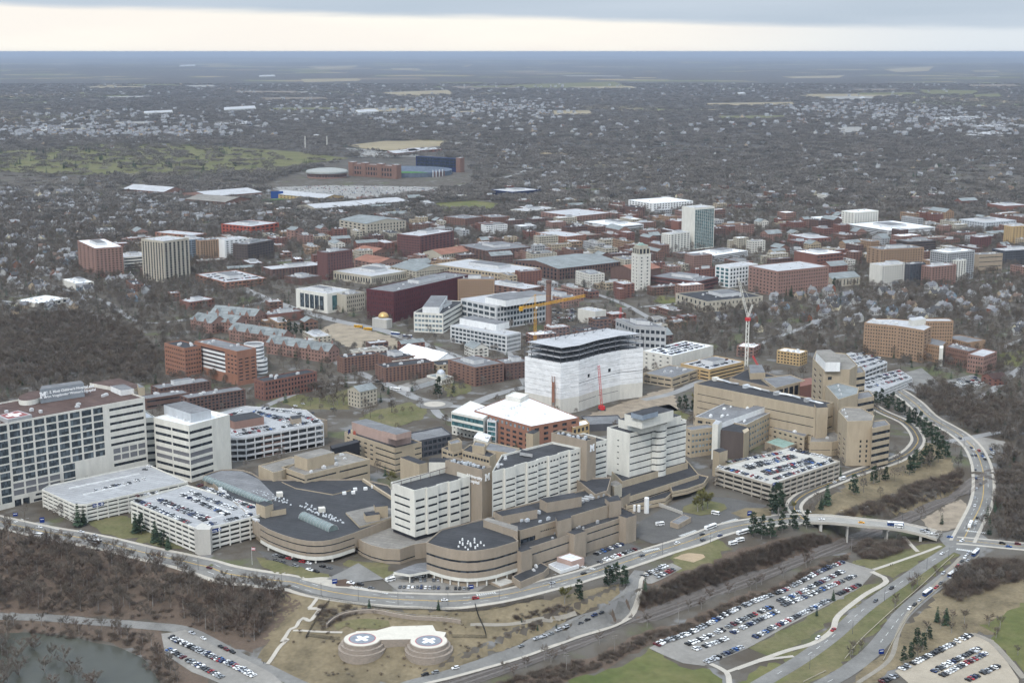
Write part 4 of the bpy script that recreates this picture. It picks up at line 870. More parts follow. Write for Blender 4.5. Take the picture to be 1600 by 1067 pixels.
for k in range(5): q = at(905 + k * 8, 784 - k * 2.6, zm - 1); t = MB(); t.box((q.x, q.y, zm - 1), 2.6, 7.5, 1.6, 1.05); t.build('chiller', WM('grey'), mh.root)
dz = at(845, 838, zf); t = MB(); t.quad(*[(*p.xy, zf - .82) for p in px(zf - .8, (830, 845), (876, 828), (884, 826), (842, 841))]); t.build('roof_timber', mat('plywood', (.5, .37, .2)), mh.root)
# cream slab 1
z1 = ztop(648, 843, 766, 12.3); T1 = rect((647.5, 766), (740, 745), (607, 754), z1)
def zig(poly, k, dep):
    """front edge with shallow vertical folds"""
    a, b = poly[0], poly[1]; e = b - a; nn = Vector((e.y, -e.x, 0)).normalized(); out = []
    for i in range(k):
        d = dep if i % 2 else 0; out += [a + e * (i / k) + nn * d, a + e * ((i + 1) / k) + nn * d]
    return out + [poly[2], poly[3]]
Z1 = zig(T1, 5, 1.4); n1 = len(Z1); ff = {i: [S(5, 1, .8, .3, u=(0, 1), v=(.05, .84))] for i in range(0, 10, 2)}; ff[n1 - 1] = [S(5, 1, 1, .26, u=(.15, .8), v=(.05, .84))]
mh.vol(Z1, 14.2, z1, 'cream', 'black', ff, par=3.2, part='tower'); cT = sum(T1, Vector()) / 4; mh.box('plinth', [cT + (p - cT) * .96 for p in T1], 11.5, 14.3, 'black')
for i in range(7):   # roof pergola
    p = at(612 + i * 15, 755.5 - i * 4.4, z1 + 1.5); t = MB(); t.tube((p.x, p.y, z1 - 3), (p.x, p.y, z1 + 1.5), .25, .25, 4); t.tube((p.x, p.y, z1 + 1.5), tuple(at(612 + (i + .97) * 15, 755.5 - (i + .97) * 4.4, z1 + 1.5)), .25, .25, 4); t.build('roof_frame', WM('darkbrown'), mh.root)
# brown service tower 1
zs1 = ztop(753, 817.6, 733, 14); S1 = rect((753, 733.5), (767, 728), (700, 718), zs1); mh.vol(S1, 10, zs1, 'brown', 'dark', {}, part='service_tower', par=1.5); mh.clutter(16, 1, 2.5, 'silver', 6)
block_m(5.4, 'block_letter_sign', mh.root, face_matrix(S1[0], S1[1], .52, zs1 - 9.5)); text_mesh('University\nHospital', 3.6, SIGNW, 'sign_lettering', mh.root, face_matrix(S1[3], S1[0], .60, zs1 - 8), .05)
# cream slab 2
z2_ = ztop(773, 806, 738, 22); T2 = rect_d((905, 698.5), (769, 736.5), 26, z2_); T2[2] = at(863, 690, z2_); T2[3] = at(784, 710, z2_)
Z2 = zig(T2, 8, 1.5); n2 = len(Z2); ff = {i: [S(6, 1, .82, .28, u=(0, 1), v=(.05, .80)), S(1, 3, .66, .5, u=(.05, .95), v=(.84, .92)) if i >= 6 else S(1, 1, .0, .01)] for i in range(0, 16, 2)}
for i in (0, 2, 4): ff[i] = ff[i][:1]
mh.vol(Z2, 20, z2_, 'cream', 'black', ff, par=1.6, part='tower'); mh.box('roof_hatch', px(z2_ + 1.6, (812, 706), (832, 709), (830, 705), (815, 702)), z2_ - 1, z2_ + 1.6, 'grey', 'dark'); mh.clutter(5, 1.5, 3, seed=9)
zs2 = ztop(918, 773, 688, 18); S2 = rect((917, 688.5), (930, 683.5), (865, 675), zs2); mh.vol(S2, 10, zs2, 'brown', 'dark', {}, part='service_tower', par=1.5); mh.clutter(16, 1, 2.5, 'silver', 8)
block_m(5.4, 'block_letter_sign', mh.root, face_matrix(S2[0], S2[1], .55, zs2 - 9.5))
T3 = rect_d((949, 686), (930, 691), 26, z2_); mh.vol(T3, 20, z2_, 'cream', 'dark', {0: [S(6, 1, .9, .3, u=(.02, .98), v=(.05, .80)), S(1, 4, .6, .5, v=(.84, .92))]}, par=1, part='tower')
mh.vol(px(30, (930, 772), (949, 766), (955, 745), (900, 748)), 5, 30, 'brown', 'dark', {0: S(3, 1, 1, .2)}, part='podium')
for rct, zz_, wl in ((((655, 725), (664, 721), (640, 712)), 40, 'tan'), (((600 + 70, 722), (600 + 100, 727), (600 + 60, 716)), 30, 'cream')): mh.box('rear_block', rect(*rct, zz_), 0, zz_, wl, 'dark')
# white outbuilding and low service wings at its foot
sv = Building('service_building', 'low white-roofed service building on the pavement below the hospital podium', 'service building', at(890, 890)); sv.vol(px(6.5, (870, 870), (893, 877), (913, 871), (890, 863)), -.5, 6.5, 'pink', 'white', {}, par=.4); sv.vol(px(3.5, (857, 881), (876, 891), (905, 882), (880, 872)), -.5, 3.5, 'white', 'pale', {}, par=.3, part='canopy')
sv = Building('service_building', 'low dark-roofed service building with curved end on the hospital pavement', 'service building', at(830, 905)); sv.vol(px(6, (800, 900), (813, 909), (850, 893), (858, 885), (845, 878)), -.5, 6, 'brown', 'black', {}, par=.5); sv.clutter(2, 2, 3)
sv = Building('service_building', 'flat concrete-topped utility vault beside the emergency car park', 'service building', at(780, 915)); sv.vol(px(2.6, (760, 906), (782, 916), (806, 908), (780, 898)), -.5, 2.6, 'tandark', 'concrete', {}, par=.25)
# --- white stepped tower with ribbon windows (right of the main hospital)
cv = Building('heart_hospital', 'white tower block with dark ribbon windows and a projecting round bay', 'hospital', at(985, 780))
zc = ztop(984, 743, 676, 16); C1 = rect((984, 677), (1071, 655), (949, 667), zc)
cv.vol(C1, 12, zc, 'cream', 'dark', {0: [S(7, 1, 1, .2, u=(.01, 1), v=(.0, .98))], 3: [S(6, 1, .1, .2, u=(.1, .9), v=(.1, .85))]}, par=1); cv.clutter(6, 1, 3, 'white', 4)
pent(cv, (1003, 664), (1069, 650), (964, 655), zc + 6, zc - 1, 'cream', 'dark'); pent(cv, (1003, 653), (1050, 640), (977, 646), zc + 14, zc + 5, 'cream', 'dark', 'plant_room'); pent(cv, (1004, 649), (1030, 643), (985, 645), zc + 17, zc + 13, 'bluegrey', 'dark', 'cooling_plant')
bc = (C1[0] + (C1[1] - C1[0]) * .50); t = Vector((-(C1[1] - C1[0]).y, (C1[1] - C1[0]).x, 0)).normalized(); e = (C1[1] - C1[0]).normalized()
bay = [bc - e * 8 - t * .5, *[bc - e * 6.5 * cos(a) - t * (2 + 4.2 * sin(a)) for a in (0, .5, 1, 1.57, 2.1, 2.6, 3.14)], bc + e * 8 - t * .5, bc + t * 6]
cv.vol(bay, 11, zc + 3, 'cream', 'dark', {i: [S(7, 1, 1, .2, u=(0, 1), v=(.04, .93))] for i in range(8)}, part='round_bay', par=.8, occupy=False)
for i_, (zz_, P, rf) in enumerate(((16, [(972, 752), (1075, 722), (1060, 705), (955, 735)], 'dark'), (11.5, [(976, 778), (1092, 741), (1070, 715), (960, 745)], 'dark'), (6.5, [(978, 790), (1040, 778), (1052, 768), (1040, 760), (985, 772)], 'dark'), (9, [(1050, 768), (1075, 763), (1100, 754), (1107, 744), (1080, 738), (1045, 752)], 'dark'))):
    cv.vol(px(zz_, *P), 0 if i_ != 3 else 4.5, zz_, 'tan', rf, {k: [S(1, 1, 1, .25, u=(0, 1), v=(.35, .75))] for k in range(3)}, part='podium')
cv.box('stair_block', px(14, (949, 770), (971, 778), (985, 770), (965, 762)), 0, 14, 'tandark', 'dark'); cv.box('stair_block', px(24, (949, 755), (960, 760), (972, 756), (962, 750)), 0, 24, 'stone', 'gravel')
# --- tanks in the yard, wall
for i, (p_, hh, r) in enumerate((((991, 800), 5.5, 1.2), ((998, 801), 6, 1.3), ((1010, 803), 13, 1.9))):
    q = at(*p_, 0); t = MB(); t.tube((q.x, q.y, 0), (q.x, q.y, hh), r, r, 16); t.dome((q.x, q.y, hh), r, .7, 16, 3); t.build('oxygen_tank', WM('white'), None, label=('short white gas tank nearest the podium in the service yard', 'middle white gas tank in the service yard', 'tall white gas tank standing in the service yard')[i], cat='tank', group='white tanks in the yard')
p, q = at(1023, 790, 0), at(1066, 806, 0); t = MB(); cc = (p + q) / 2; t.box((cc.x, cc.y, -.3), (q - p).length, .5, 4, atan2((q - p).y, (q - p).x)); t.build('yard_wall', WM('concrete'), None, label='pale concrete screen wall around the service yard', cat='wall')
sv = Building('service_building', 'small flat-roofed brown store at the end of the yard wall', 'service building', at(1050, 822)); sv.vol(px(5, (1047, 815), (1060, 819), (1080, 808), (1068, 803)), -.3, 5, 'tandark', 'grey', {}, par=.4)
# ------------------------------------------------------------ right part of the hospital quarter
md = plain('long tan laboratory building with a dark roof full of ducts', (1276, 637), (1300, 628), (1093, 597), None, 'tan', 'dark', [S(3, 1, 1, .12, v=(.1, .8))], [S(4, 1, 1, .10, u=(.03, .33), v=(.2, .85)), S(4, 1, 1, .10, u=(.5, .98), v=(.05, .85))], ht=ztop(1276, 705, 637), name='laboratory_building')
rr = random.Random(9); pr = None
for i in range(15):
    q = at(1118 + i * 12, 593 + i * 2.7 + rr.uniform(-1, 1), md.z); t = MB()
    if pr is not None and i % 4: t.tube((pr.x, pr.y, md.z + .6), (q.x, q.y, md.z + .6), .9, .9, 8)
    else: t.box((q.x, q.y, md.z - .9), 6, 4, 3.2, .5)
    t.build('rooftop_duct' if i % 4 else 'rooftop_unit', WM(rr.choice(('silver', 'white', 'limestone', 'grey'))), md.root); pr = q
md.box('stair_tower', px(md.z + 1, (1276, 637), (1294, 636), (1290, 630), (1272, 631)), 0, md.z + 1, 'tan', 'dark')
kb = plain('tan office wing with pale roof edge and small windows beside the long laboratory', (1166, 663), (1214, 641), (1085, 651), None, 'tan', 'grey', [S(4, 11, .7, .4, v=(.1, .9), m=GLL)], [S(4, 6, .6, .4)], ht=27, name='office_wing', cap='palegrey'); kb.clutter(9, 1.5, 4, 'white', 3)
kb.box('white_screen', px(31, (1118, 655), (1200, 627), (1212, 630), (1128, 660)), 20, 31, 'white', 'grey'); kb.box('pale_pier', px(33, (1113, 662), (1122, 663), (1128, 658), (1119, 656)), 0, 33, 'cream', 'pale')
kb.box('dark_block', px(26, (1122, 671), (1163, 676), (1172, 668), (1140, 660)), 0, 26, 'darkbrown', 'dark'); kb.box('end_pier', px(26.4, (1163, 677), (1171, 672), (1168, 668), (1160, 672)), 0, 26.4, 'yellowbrick' if 0 else 'tan')
lw = plain('tan wing with four rows of windows right of the white stepped tower', (1080, 672), (1112, 664), (1072, 666), None, 'tan', 'grey', [S(4, 7, .7, .4, v=(.1, .9), m=GLL)], [S(4, 2, .5, .3)], ht=26, name='office_wing')
sm = Building('annex_building', 'small tan annex with pipes on its roof, behind the packed garage', 'building', at(1240, 700)); sm.vol(px(15, (1206, 668), (1257, 682), (1272, 670), (1220, 656)), 0, 15, 'tan', 'grey', {0: S(3, 6, .5, .35), 1: S(3, 3, .5, .35)}); sm.clutter(5, 1.5, 4, 'white', 6); sm.vol(px(8, (1195, 690), (1224, 700), (1245, 692), (1215, 682)), 0, 8, 'tandark', 'copper', {}, part='terrace')
an = Building('annex_building', 'low tan hall with one dark window band below the stepped block', 'building', at(1280, 715)); an.vol(px(14, (1265, 690), (1300, 690), (1322, 686), (1310, 672), (1268, 676)), 0, 14, 'tan', 'gravel', {0: S(1, 1, .9, .12, v=(.3, .6)), 1: S(1, 1, 1, .12, v=(.3, .6))}); an.clutter(3, 1.5, 3)
hl = Building('annex_building', 'low dark-roofed hall with glazed end behind the long laboratory', 'building', at(1230, 600)); hl.vol(px(16, (1212, 606), (1258, 594), (1235, 585), (1190, 590)), 0, 16, 'tan', 'grey', {0: S(1, 4, .8, .7, u=(.1, .8))}); hl.vol(px(14, (1140, 590), (1210, 606), (1225, 590), (1170, 575)), 0, 14, 'tandark', 'dark', {}, part='wing'); hl.box('wedge', px(20, (1172, 583), (1196, 582), (1190, 570), (1170, 570)), 0, 20, 'tan', 'grey'); hl.box('brick_end', px(15, (1250, 604), (1270, 600), (1268, 590), (1250, 592)), 0, 15, 'redbrick')
# stepped tan block
sp = Building('stepped_block', 'tan stepped medical block with angled towers and a white roof box', 'building', at(1320, 715))
zA = 55; zB = 45; zC = 40
sp.vol(px(zA, (1270, 560), (1287, 578), (1328, 577), (1340, 570), (1322, 552), (1275, 548)), 0, zA, 'tan', 'gravel', {0: [S(6, 2, .4, .4, v=(.3, .9))], 1: [S(1, 1, .5, .4, u=(.1, .4), v=(.78, .92))]}, part='tower')
sp.box('roof_box', px(zA + 8, (1275, 551), (1290, 566), (1313, 566), (1313, 556), (1297, 546), (1276, 547)), zA - 1, zA + 8, 'white', 'gravel')
sp.vol(px(zA - 8, (1328, 585), (1352, 581), (1345, 572), (1325, 576)), 0, zA - 8, 'tan', 'grey', {0: S(6, 1, 1, .4, u=(.02, 1), v=(.1, .95))}, part='wing')
sp.vol(px(zB, (1290, 602), (1310, 624), (1340, 615), (1342, 605), (1310, 597)), 0, zB, 'tan', 'slate', {}, part='tower'); sp.clutter(3, 1.5, 3); sp.vol(px(zB - 6, (1340, 624), (1366, 619), (1358, 610), (1338, 613)), 0, zB - 6, 'tan', 'grey', {0: S(5, 1, 1, .4, u=(.02, 1), v=(.05, .95))}, part='wing')
sp.vol(px(zC, (1310, 642), (1324, 658), (1363, 657), (1366, 648), (1345, 636), (1318, 635)), 0, zC, 'tan', 'gravel', {0: S(5, 2, .4, .4, v=(.05, .6)), 1: S(5, 2, .3, .5, u=(.45, .95), v=(.05, .6))}, part='tower'); sp.clutter(5, 1, 2.5); sp.vol(px(zC - 5, (1363, 669), (1391, 663), (1383, 655), (1360, 658)), 0, zC - 5, 'tan', 'grey', {0: S(5, 1, 1, .42, u=(.02, 1), v=(.03, .93))}, part='wing')
sp.vol(px(zC - 12, (1326, 674), (1354, 677), (1360, 672), (1330, 668)), 0, zC - 12, 'tan', 'gravel', {0: S(4, 2, .3, .6, v=(.1, .9))}, part='stair_tower')
RG = []
for lb_, P_, zt_, n_ in (('pale garage with snow-white deck behind the stepped tan block', [(1322, 585), (1352, 578), (1386, 565), (1330, 550), (1310, 556)], 14, 3), ('low open garage deck full of cars below the tan hospital wings', [(1352, 608), (1370, 612), (1425, 590), (1405, 577), (1350, 590)], 9, 3)): RG.append(garage(lb_, None, None, None, n_, ht=zt_, poly=px(zt_, *P_), wall='palegrey', z0=-.5))
# ------------------------------------------------------------ wrapped building site
zw = ztop(874, 648, 567.5); WR = px(zw, (820, 557), (876, 567.5), (905, 563), (935, 554), (970, 547), (1005, 543.5)); bk = [WR[-1] + (WR[0] - WR[1]), WR[0] + (WR[-1] - WR[1]) * .0]; far = WR[0] + (WR[-1] - WR[1])
wp = Building('hospital_construction', 'hospital under construction wrapped in white sheeting, open steel floors on top', 'building', at(874, 650)); FP = [*WR, far]
def wrap_mat():
    m = bpy.data.materials.new('white_sheeting'); m.use_nodes = True; nt = m.node_tree; N = nt.nodes; L = nt.links; b = N['Principled BSDF']; b.inputs['Roughness'].default_value = .45
    geo = N.new('ShaderNodeNewGeometry'); sp_ = N.new('ShaderNodeSeparateXYZ'); L.new(geo.outputs['Position'], sp_.inputs[0])
    no = N.new('ShaderNodeTexNoise'); no.inputs['Scale'].default_value = .16; no.inputs['Detail'].default_value = 4; L.new(geo.outputs['Position'], no.inputs['Vector'])
    mp_ = N.new('ShaderNodeMapping'); mp_.inputs['Scale'].default_value = (.5, .5, 2.2); L.new(geo.outputs['Position'], mp_.inputs[0]); w = N.new('ShaderNodeTexNoise'); w.inputs['Scale'].default_value = .12; w.inputs['Detail'].default_value = 3; L.new(mp_.outputs[0], w.inputs['Vector'])
    ad = N.new('ShaderNodeMath'); ad.operation = 'ADD'; L.new(no.outputs[0], ad.inputs[0]); L.new(w.outputs[0], ad.inputs[1])
    bp_ = N.new('ShaderNodeBump'); bp_.inputs['Strength'].default_value = .45; bp_.inputs['Distance'].default_value = 1.6; L.new(ad.outputs[0], bp_.inputs['Height']); L.new(bp_.outputs[0], b.inputs['Normal'])
    cr_ = N.new('ShaderNodeMapRange'); cr_.inputs[1].default_value = .3; cr_.inputs[2].default_value = .7; cr_.inputs[3].default_value = .70; cr_.inputs[4].default_value = .85; L.new(no.outputs[0], cr_.inputs[0]); L.new(cr_.outputs[0], b.inputs['Base Color']); return m
wm_ = wrap_mat(); zl = zw * .30
wp.vol(FP, 0, zl, 'stone' if 0 else 'limestone', 'grey', {i: [S(1, 1, 1, .1, u=(.0, .9), v=(.45, .8))] for i in (2, 3)}, part='base_wall', par=0)
o_ = wp.vol(FP, zl, zw, wm_, 'pale', {i: [S(6, 1, 1, .05, u=(0, 1), v=(.06, .97), m=WM('grey'))] + ([S(1, 1, 1, .35, u=(.0, 1), v=(.33, .38), m=LOUV)] if i in (2, 3, 4) else []) + ([S(1, 1, .12, .8, v=(.43, .55), m=GL)] if i in (2, 3) else []) for i in range(5)}, part='white_sheeting', par=.6, reveal=.15)
for k in range(4):   # steel floors
    zk = zw + k * 5.0; t = MB(); c0 = sum(FP, Vector()) / len(FP); pp = [c0 + (p - c0) * (1 if k < 2 else .97) for p in FP]
    if k: t.prism(ccw(pp), zk - .5, zk, 0, 1, True); t.build('steel_deck', [WM('darkgrey'), RM('pale')], wp.root)
    if k == 3: continue
    for i in range(len(pp)):
        a, b = pp[i], pp[(i + 1) % len(pp)]; n = max(1, round((b - a).length / 9))
        for j in range(n): q = a + (b - a) * (j / n); t = MB(); t.tube((q.x, q.y, zk - .3), (q.x, q.y, zk + 4.6), .35, .35, 4); t.build('steel_column', WM('darkgrey'), wp.root)
    a, b = pp[0], pp[1]
    for j in range(1, 5):
        for i in range(1, 8): q = a + (b - a) * (j / 5) + (FP[5] - FP[1]) * (i / 8); t = MB(); t.tube((q.x, q.y, zk - .3), (q.x, q.y, zk + 4.6), .3, .3, 4); t.build('steel_column', WM('darkgrey'), wp.root)
zk = zw + 15; A_, B_, C_ = at(868, 531, zk), at(955, 515, zk), at(938, 511, zk); D_ = A_ + C_ - B_
for i in range(7):
    for j in range(3):
        q = A_ + (B_ - A_) * (i / 6) + (D_ - A_) * (j / 2); t = MB(); t.tube((q.x, q.y, zk), (q.x, q.y, zk + 6), .3, .3, 4)
        if i < 6: r_ = A_ + (B_ - A_) * ((i + 1) / 6) + (D_ - A_) * (j / 2); t.tube((q.x, q.y, zk + 6), (r_.x, r_.y, zk + 6), .3, .3, 4); t.tube((q.x, q.y, zk), (r_.x, r_.y, zk + 6), .2, .2, 4)
        if j < 2: r_ = A_ + (B_ - A_) * (i / 6) + (D_ - A_) * ((j + 1) / 2); t.tube((q.x, q.y, zk + 6), (r_.x, r_.y, zk + 6), .3, .3, 4)
        t.build('roof_steel', WM('darkgrey'), wp.root)
q = at(870, 645, 0); t = MB()
for i in range(4): t.box((q.x + (i % 2) * 2.4 - 5, q.y - 4 + (i // 2) * 2.4, 0), .5, .5, 38)
t.build('hoist_mast', WM('orange'), wp.root); t = MB(); t.box((q.x - 3.8, q.y - 4.5, 12), 2.6, 2.6, 20); t.build('hoist_panels', WM('orange'), wp.root)
# ------------------------------------------------------------ cranes
def lattice(b, p, q, w, m, name, n=None, parent=None):
    p, q = Vector(p), Vector(q); d = q - p; L_ = d.length; d.normalize(); a = d.cross(Vector((0, 0, 1))) if abs(d.z) < .9 else Vector((1, 0, 0)); a.normalize(); c = d.cross(a).normalized(); n = n or max(2, int(L_ / (w * 1.5))); t = MB(); r = w * .11
    cs = [(a * i + c * j) * w / 2 for i, j in ((-1, -1), (1, -1), (1, 1), (-1, 1))]
    for k in cs: t.tube(p + k, q + k, r, r, 4)
    for i in range(n):
        for k in range(4): u, v = cs[k], cs[(k + 1) % 4]; s0, s1 = p + d * (L_ * i / n), p + d * (L_ * (i + 1) / n); t.tube(s0 + (u if i % 2 else v), s1 + (v if i % 2 else u), r * .7, r * .7, 3, cap=False)
    t.build(name, m, parent)
YC = mat('crane_yellow', (.62, .33, .03), .5, .08); RC = mat('crane_red', (.50, .045, .05), .5, .08); WC = mat('crane_white', (.74, .72, .66), .5, .06)
g = at(836, 545, 0); zc_ = ztop(836, 545, 482); cy = empty('tower_crane', g, 'yellow tower crane with horizontal jib behind the wrapped building', 'crane')
lattice(None, g, (g.x, g.y, zc_), 2.6, YC, 'mast', parent=cy); dj = at(921, 457, zc_); v = at(811, 487, zc_) - Vector((g.x, g.y, zc_))
top = Vector((g.x, g.y, zc_ + 3)); jt = top + Vector((62, 50, 4)); lattice(None, top, jt, 2.2, YC, 'jib', parent=cy); cj = top + Vector((-17, -10, -.5)); lattice(None, top, cj, 2.2, YC, 'counter_jib', parent=cy)
lattice(None, top, top + Vector((0, 0, 14)), 1.8, YC, 'cat_head', parent=cy); t = MB(); t.box((cj.x, cj.y, cj.z - 3.5), 4, 3, 5, .5); t.build('counterweight', YC, cy); t = MB(); t.box((top.x + 1.8, top.y - 1.8, top.z - 3), 2, 2, 2.6); t.build('cab', WC, cy)
t = MB(); t.tube(top + Vector((0, 0, 14)), top + Vector((40, 32, 4)), .15, .15, 4); t.tube(top + Vector((0, 0, 14)), cj, .15, .15, 4); t.build('tie_bar', YC, cy)
g = at(1166, 572, 0); z1_ = ztop(1166, 572, 497); cw = empty('luffing_crane', g, 'white tower crane with raised boom and red turntable', 'crane'); lattice(None, g, (g.x, g.y, z1_), 3, WC, 'mast', parent=cw)
t = MB(); t.box((g.x, g.y, z1_ - 3), 4.5, 4.5, 3.5, .4); t.build('turntable', RC, cw); tp = Vector((g.x, g.y, z1_ + 1)); bt = tp + Vector((-13, -4, 46)); lattice(None, tp, bt, 2.0, WC, 'boom', parent=cw); lattice(None, tp, tp + Vector((5, 2, 14)), 1.6, WC, 'back_mast', parent=cw); t = MB(); t.tube(tp + Vector((5, 2, 14)), bt, .14, .14, 4); t.build('boom_cable', WC, cw)
g = at(940, 641, 0); z1_ = ztop(940, 641, 571); cr_ = empty('crawler_crane', g, 'red crawler crane with upright lattice boom in front of the white sheeting', 'crane'); t = MB(); t.box((g.x, g.y, 1), 5, 6, 3.6, .3); t.build('cab', RC, cr_)
for s_ in (-2.4, 2.4): t = MB(); t.box((g.x + s_, g.y, 0), 1.2, 7.5, 1.4, .3); t.build('crawler_track', WM('darkgrey'), cr_)
lattice(None, (g.x, g.y - 2, 3), (g.x - 3.4, g.y, z1_), 1.9, RC, 'boom', parent=cr_)
g = at(1192, 590, 0); cr_ = empty('mobile_crane', g, 'red mobile crane lying its boom over the site beside the long laboratory', 'crane'); t = MB(); t.box((g.x, g.y, .6), 3, 8, 2.6, .8); t.build('cab', RC, cr_); lattice(None, (g.x, g.y, 3), (g.x - 10, g.y + 12, 22), 1.5, RC, 'boom', parent=cr_)
g = at(968, 525, 0); cr_ = empty('mobile_crane', g, 'red lattice boom of a crane standing behind the steel frame', 'crane'); t = MB(); t.box((g.x, g.y, .6), 3, 8, 2.6, .8); t.build('cab', RC, cr_); lattice(None, (g.x, g.y, 3), (g.x + 1, g.y, ztop(968, 525, 480)), 1.7, RC, 'boom', parent=cr_)
# ------------------------------------------------------------ research building with orange brick front
rs = Building('research_building', 'research building with orange brick front, glass stair and white membrane roof', 'building', at(760, 700)); zr = 27
Pr = px(zr, (741, 641), (830, 666), (905, 652), (822, 619), (790, 622)); rs.vol(Pr, 0, zr, 'orange', 'white', {0: [S(1, 13, .5, .5, v=(.76, .98), m=LOUV if 0 else GLL), S(4, 9, .6, .5, v=(.05, .74))], 1: [S(5, 5, .5, .5)]}, par=.5); rs.clutter(12, 1.5, 4, 'white', 4)
rs.vol(px(zr - 1, (705, 643), (755, 653.5), (775, 640), (735, 626)), 12, zr - 1, 'cream', 'white', {0: [S(2, 1, 1, .62, u=(.01, 1), v=(.02, .92), m=GLG)]}, part='glazed_wing', par=.5); rs.vol(px(11, (706, 661), (755, 672), (770, 660), (730, 650)), 0, 11, 'cream', 'grey', {0: S(2, 8, .5, .4)}, part='lower_wing')
rs.vol(px(zr - 3, (761, 656), (775, 658), (779, 655), (765, 653)), 0, zr - 3, 'palegrey', 'pale', {0: S(5, 1, .9, .8, u=(.02, .98), m=GLG), 3: S(5, 1, .9, .8, m=GLG)}, part='glass_stair'); rs.box('tan_stair', px(zr - 1, (822, 676), (833, 678), (843, 673), (833, 671)), 0, zr - 1, 'tan', 'dark')
rs.box('lecture_hall', px(12, (740, 683), (762, 690), (768, 680), (748, 673)), 0, 12, 'cream', 'white'); rs.vol(px(20, (895, 668), (921, 661), (915, 655), (890, 660)), 0, 20, 'yellowbrick', 'white', {0: S(3, 4, .6, .6)}, part='end_wing'); rs.vol(px(22, (790, 632), (813, 637), (826, 630), (803, 626)), zr - 1, zr + 4, 'limestone', 'white', {}, part='penthouse', occupy=False)
gw = Building('grey_roof_building', 'low building with pale standing-seam roof behind the brown service towers', 'building', at(690, 720)); gw.vol(px(17, (645, 690), (706, 678), (690, 666), (640, 676)), 0, 17, 'darkgrey', 'grey', {0: S(3, 8, .8, .6)}); gw.vol(px(15, (755, 702), (800, 708), (812, 700), (765, 690)), 0, 15, 'tan', 'grey', {}, part='wing')
tc_ = Building('courtyard_clinic', 'tan courtyard clinic with stepped flat roofs behind the main hospital', 'clinic', at(720, 725)); tc_.vol(px(20, (690, 700), (708, 706), (724, 702), (706, 693)), 0, 20, 'tan', 'dark', {0: S(4, 2, .8, .4), 1: S(4, 2, .8, .4)}); tc_.vol(px(20, (722, 703), (765, 714), (775, 708), (735, 694)), 0, 20, 'tan', 'dark', {0: S(3, 9, .8, .35)}, part='wing'); tc_.vol(px(26, (738, 695), (757, 698), (760, 692), (742, 688)), 0, 26, 'tan', 'grey', {}, part='stair_tower'); tc_.vol(px(26, (704, 694), (722, 690), (716, 684), (700, 689)), 0, 26, 'tan', 'grey', {}, part='stair_tower')
dk = plain('low flat dark shed in front of the red crawler crane', (918, 663), (977, 662), (905, 650), None, 'darkgrey', 'grey', None, None, ht=7, name='site_shed')
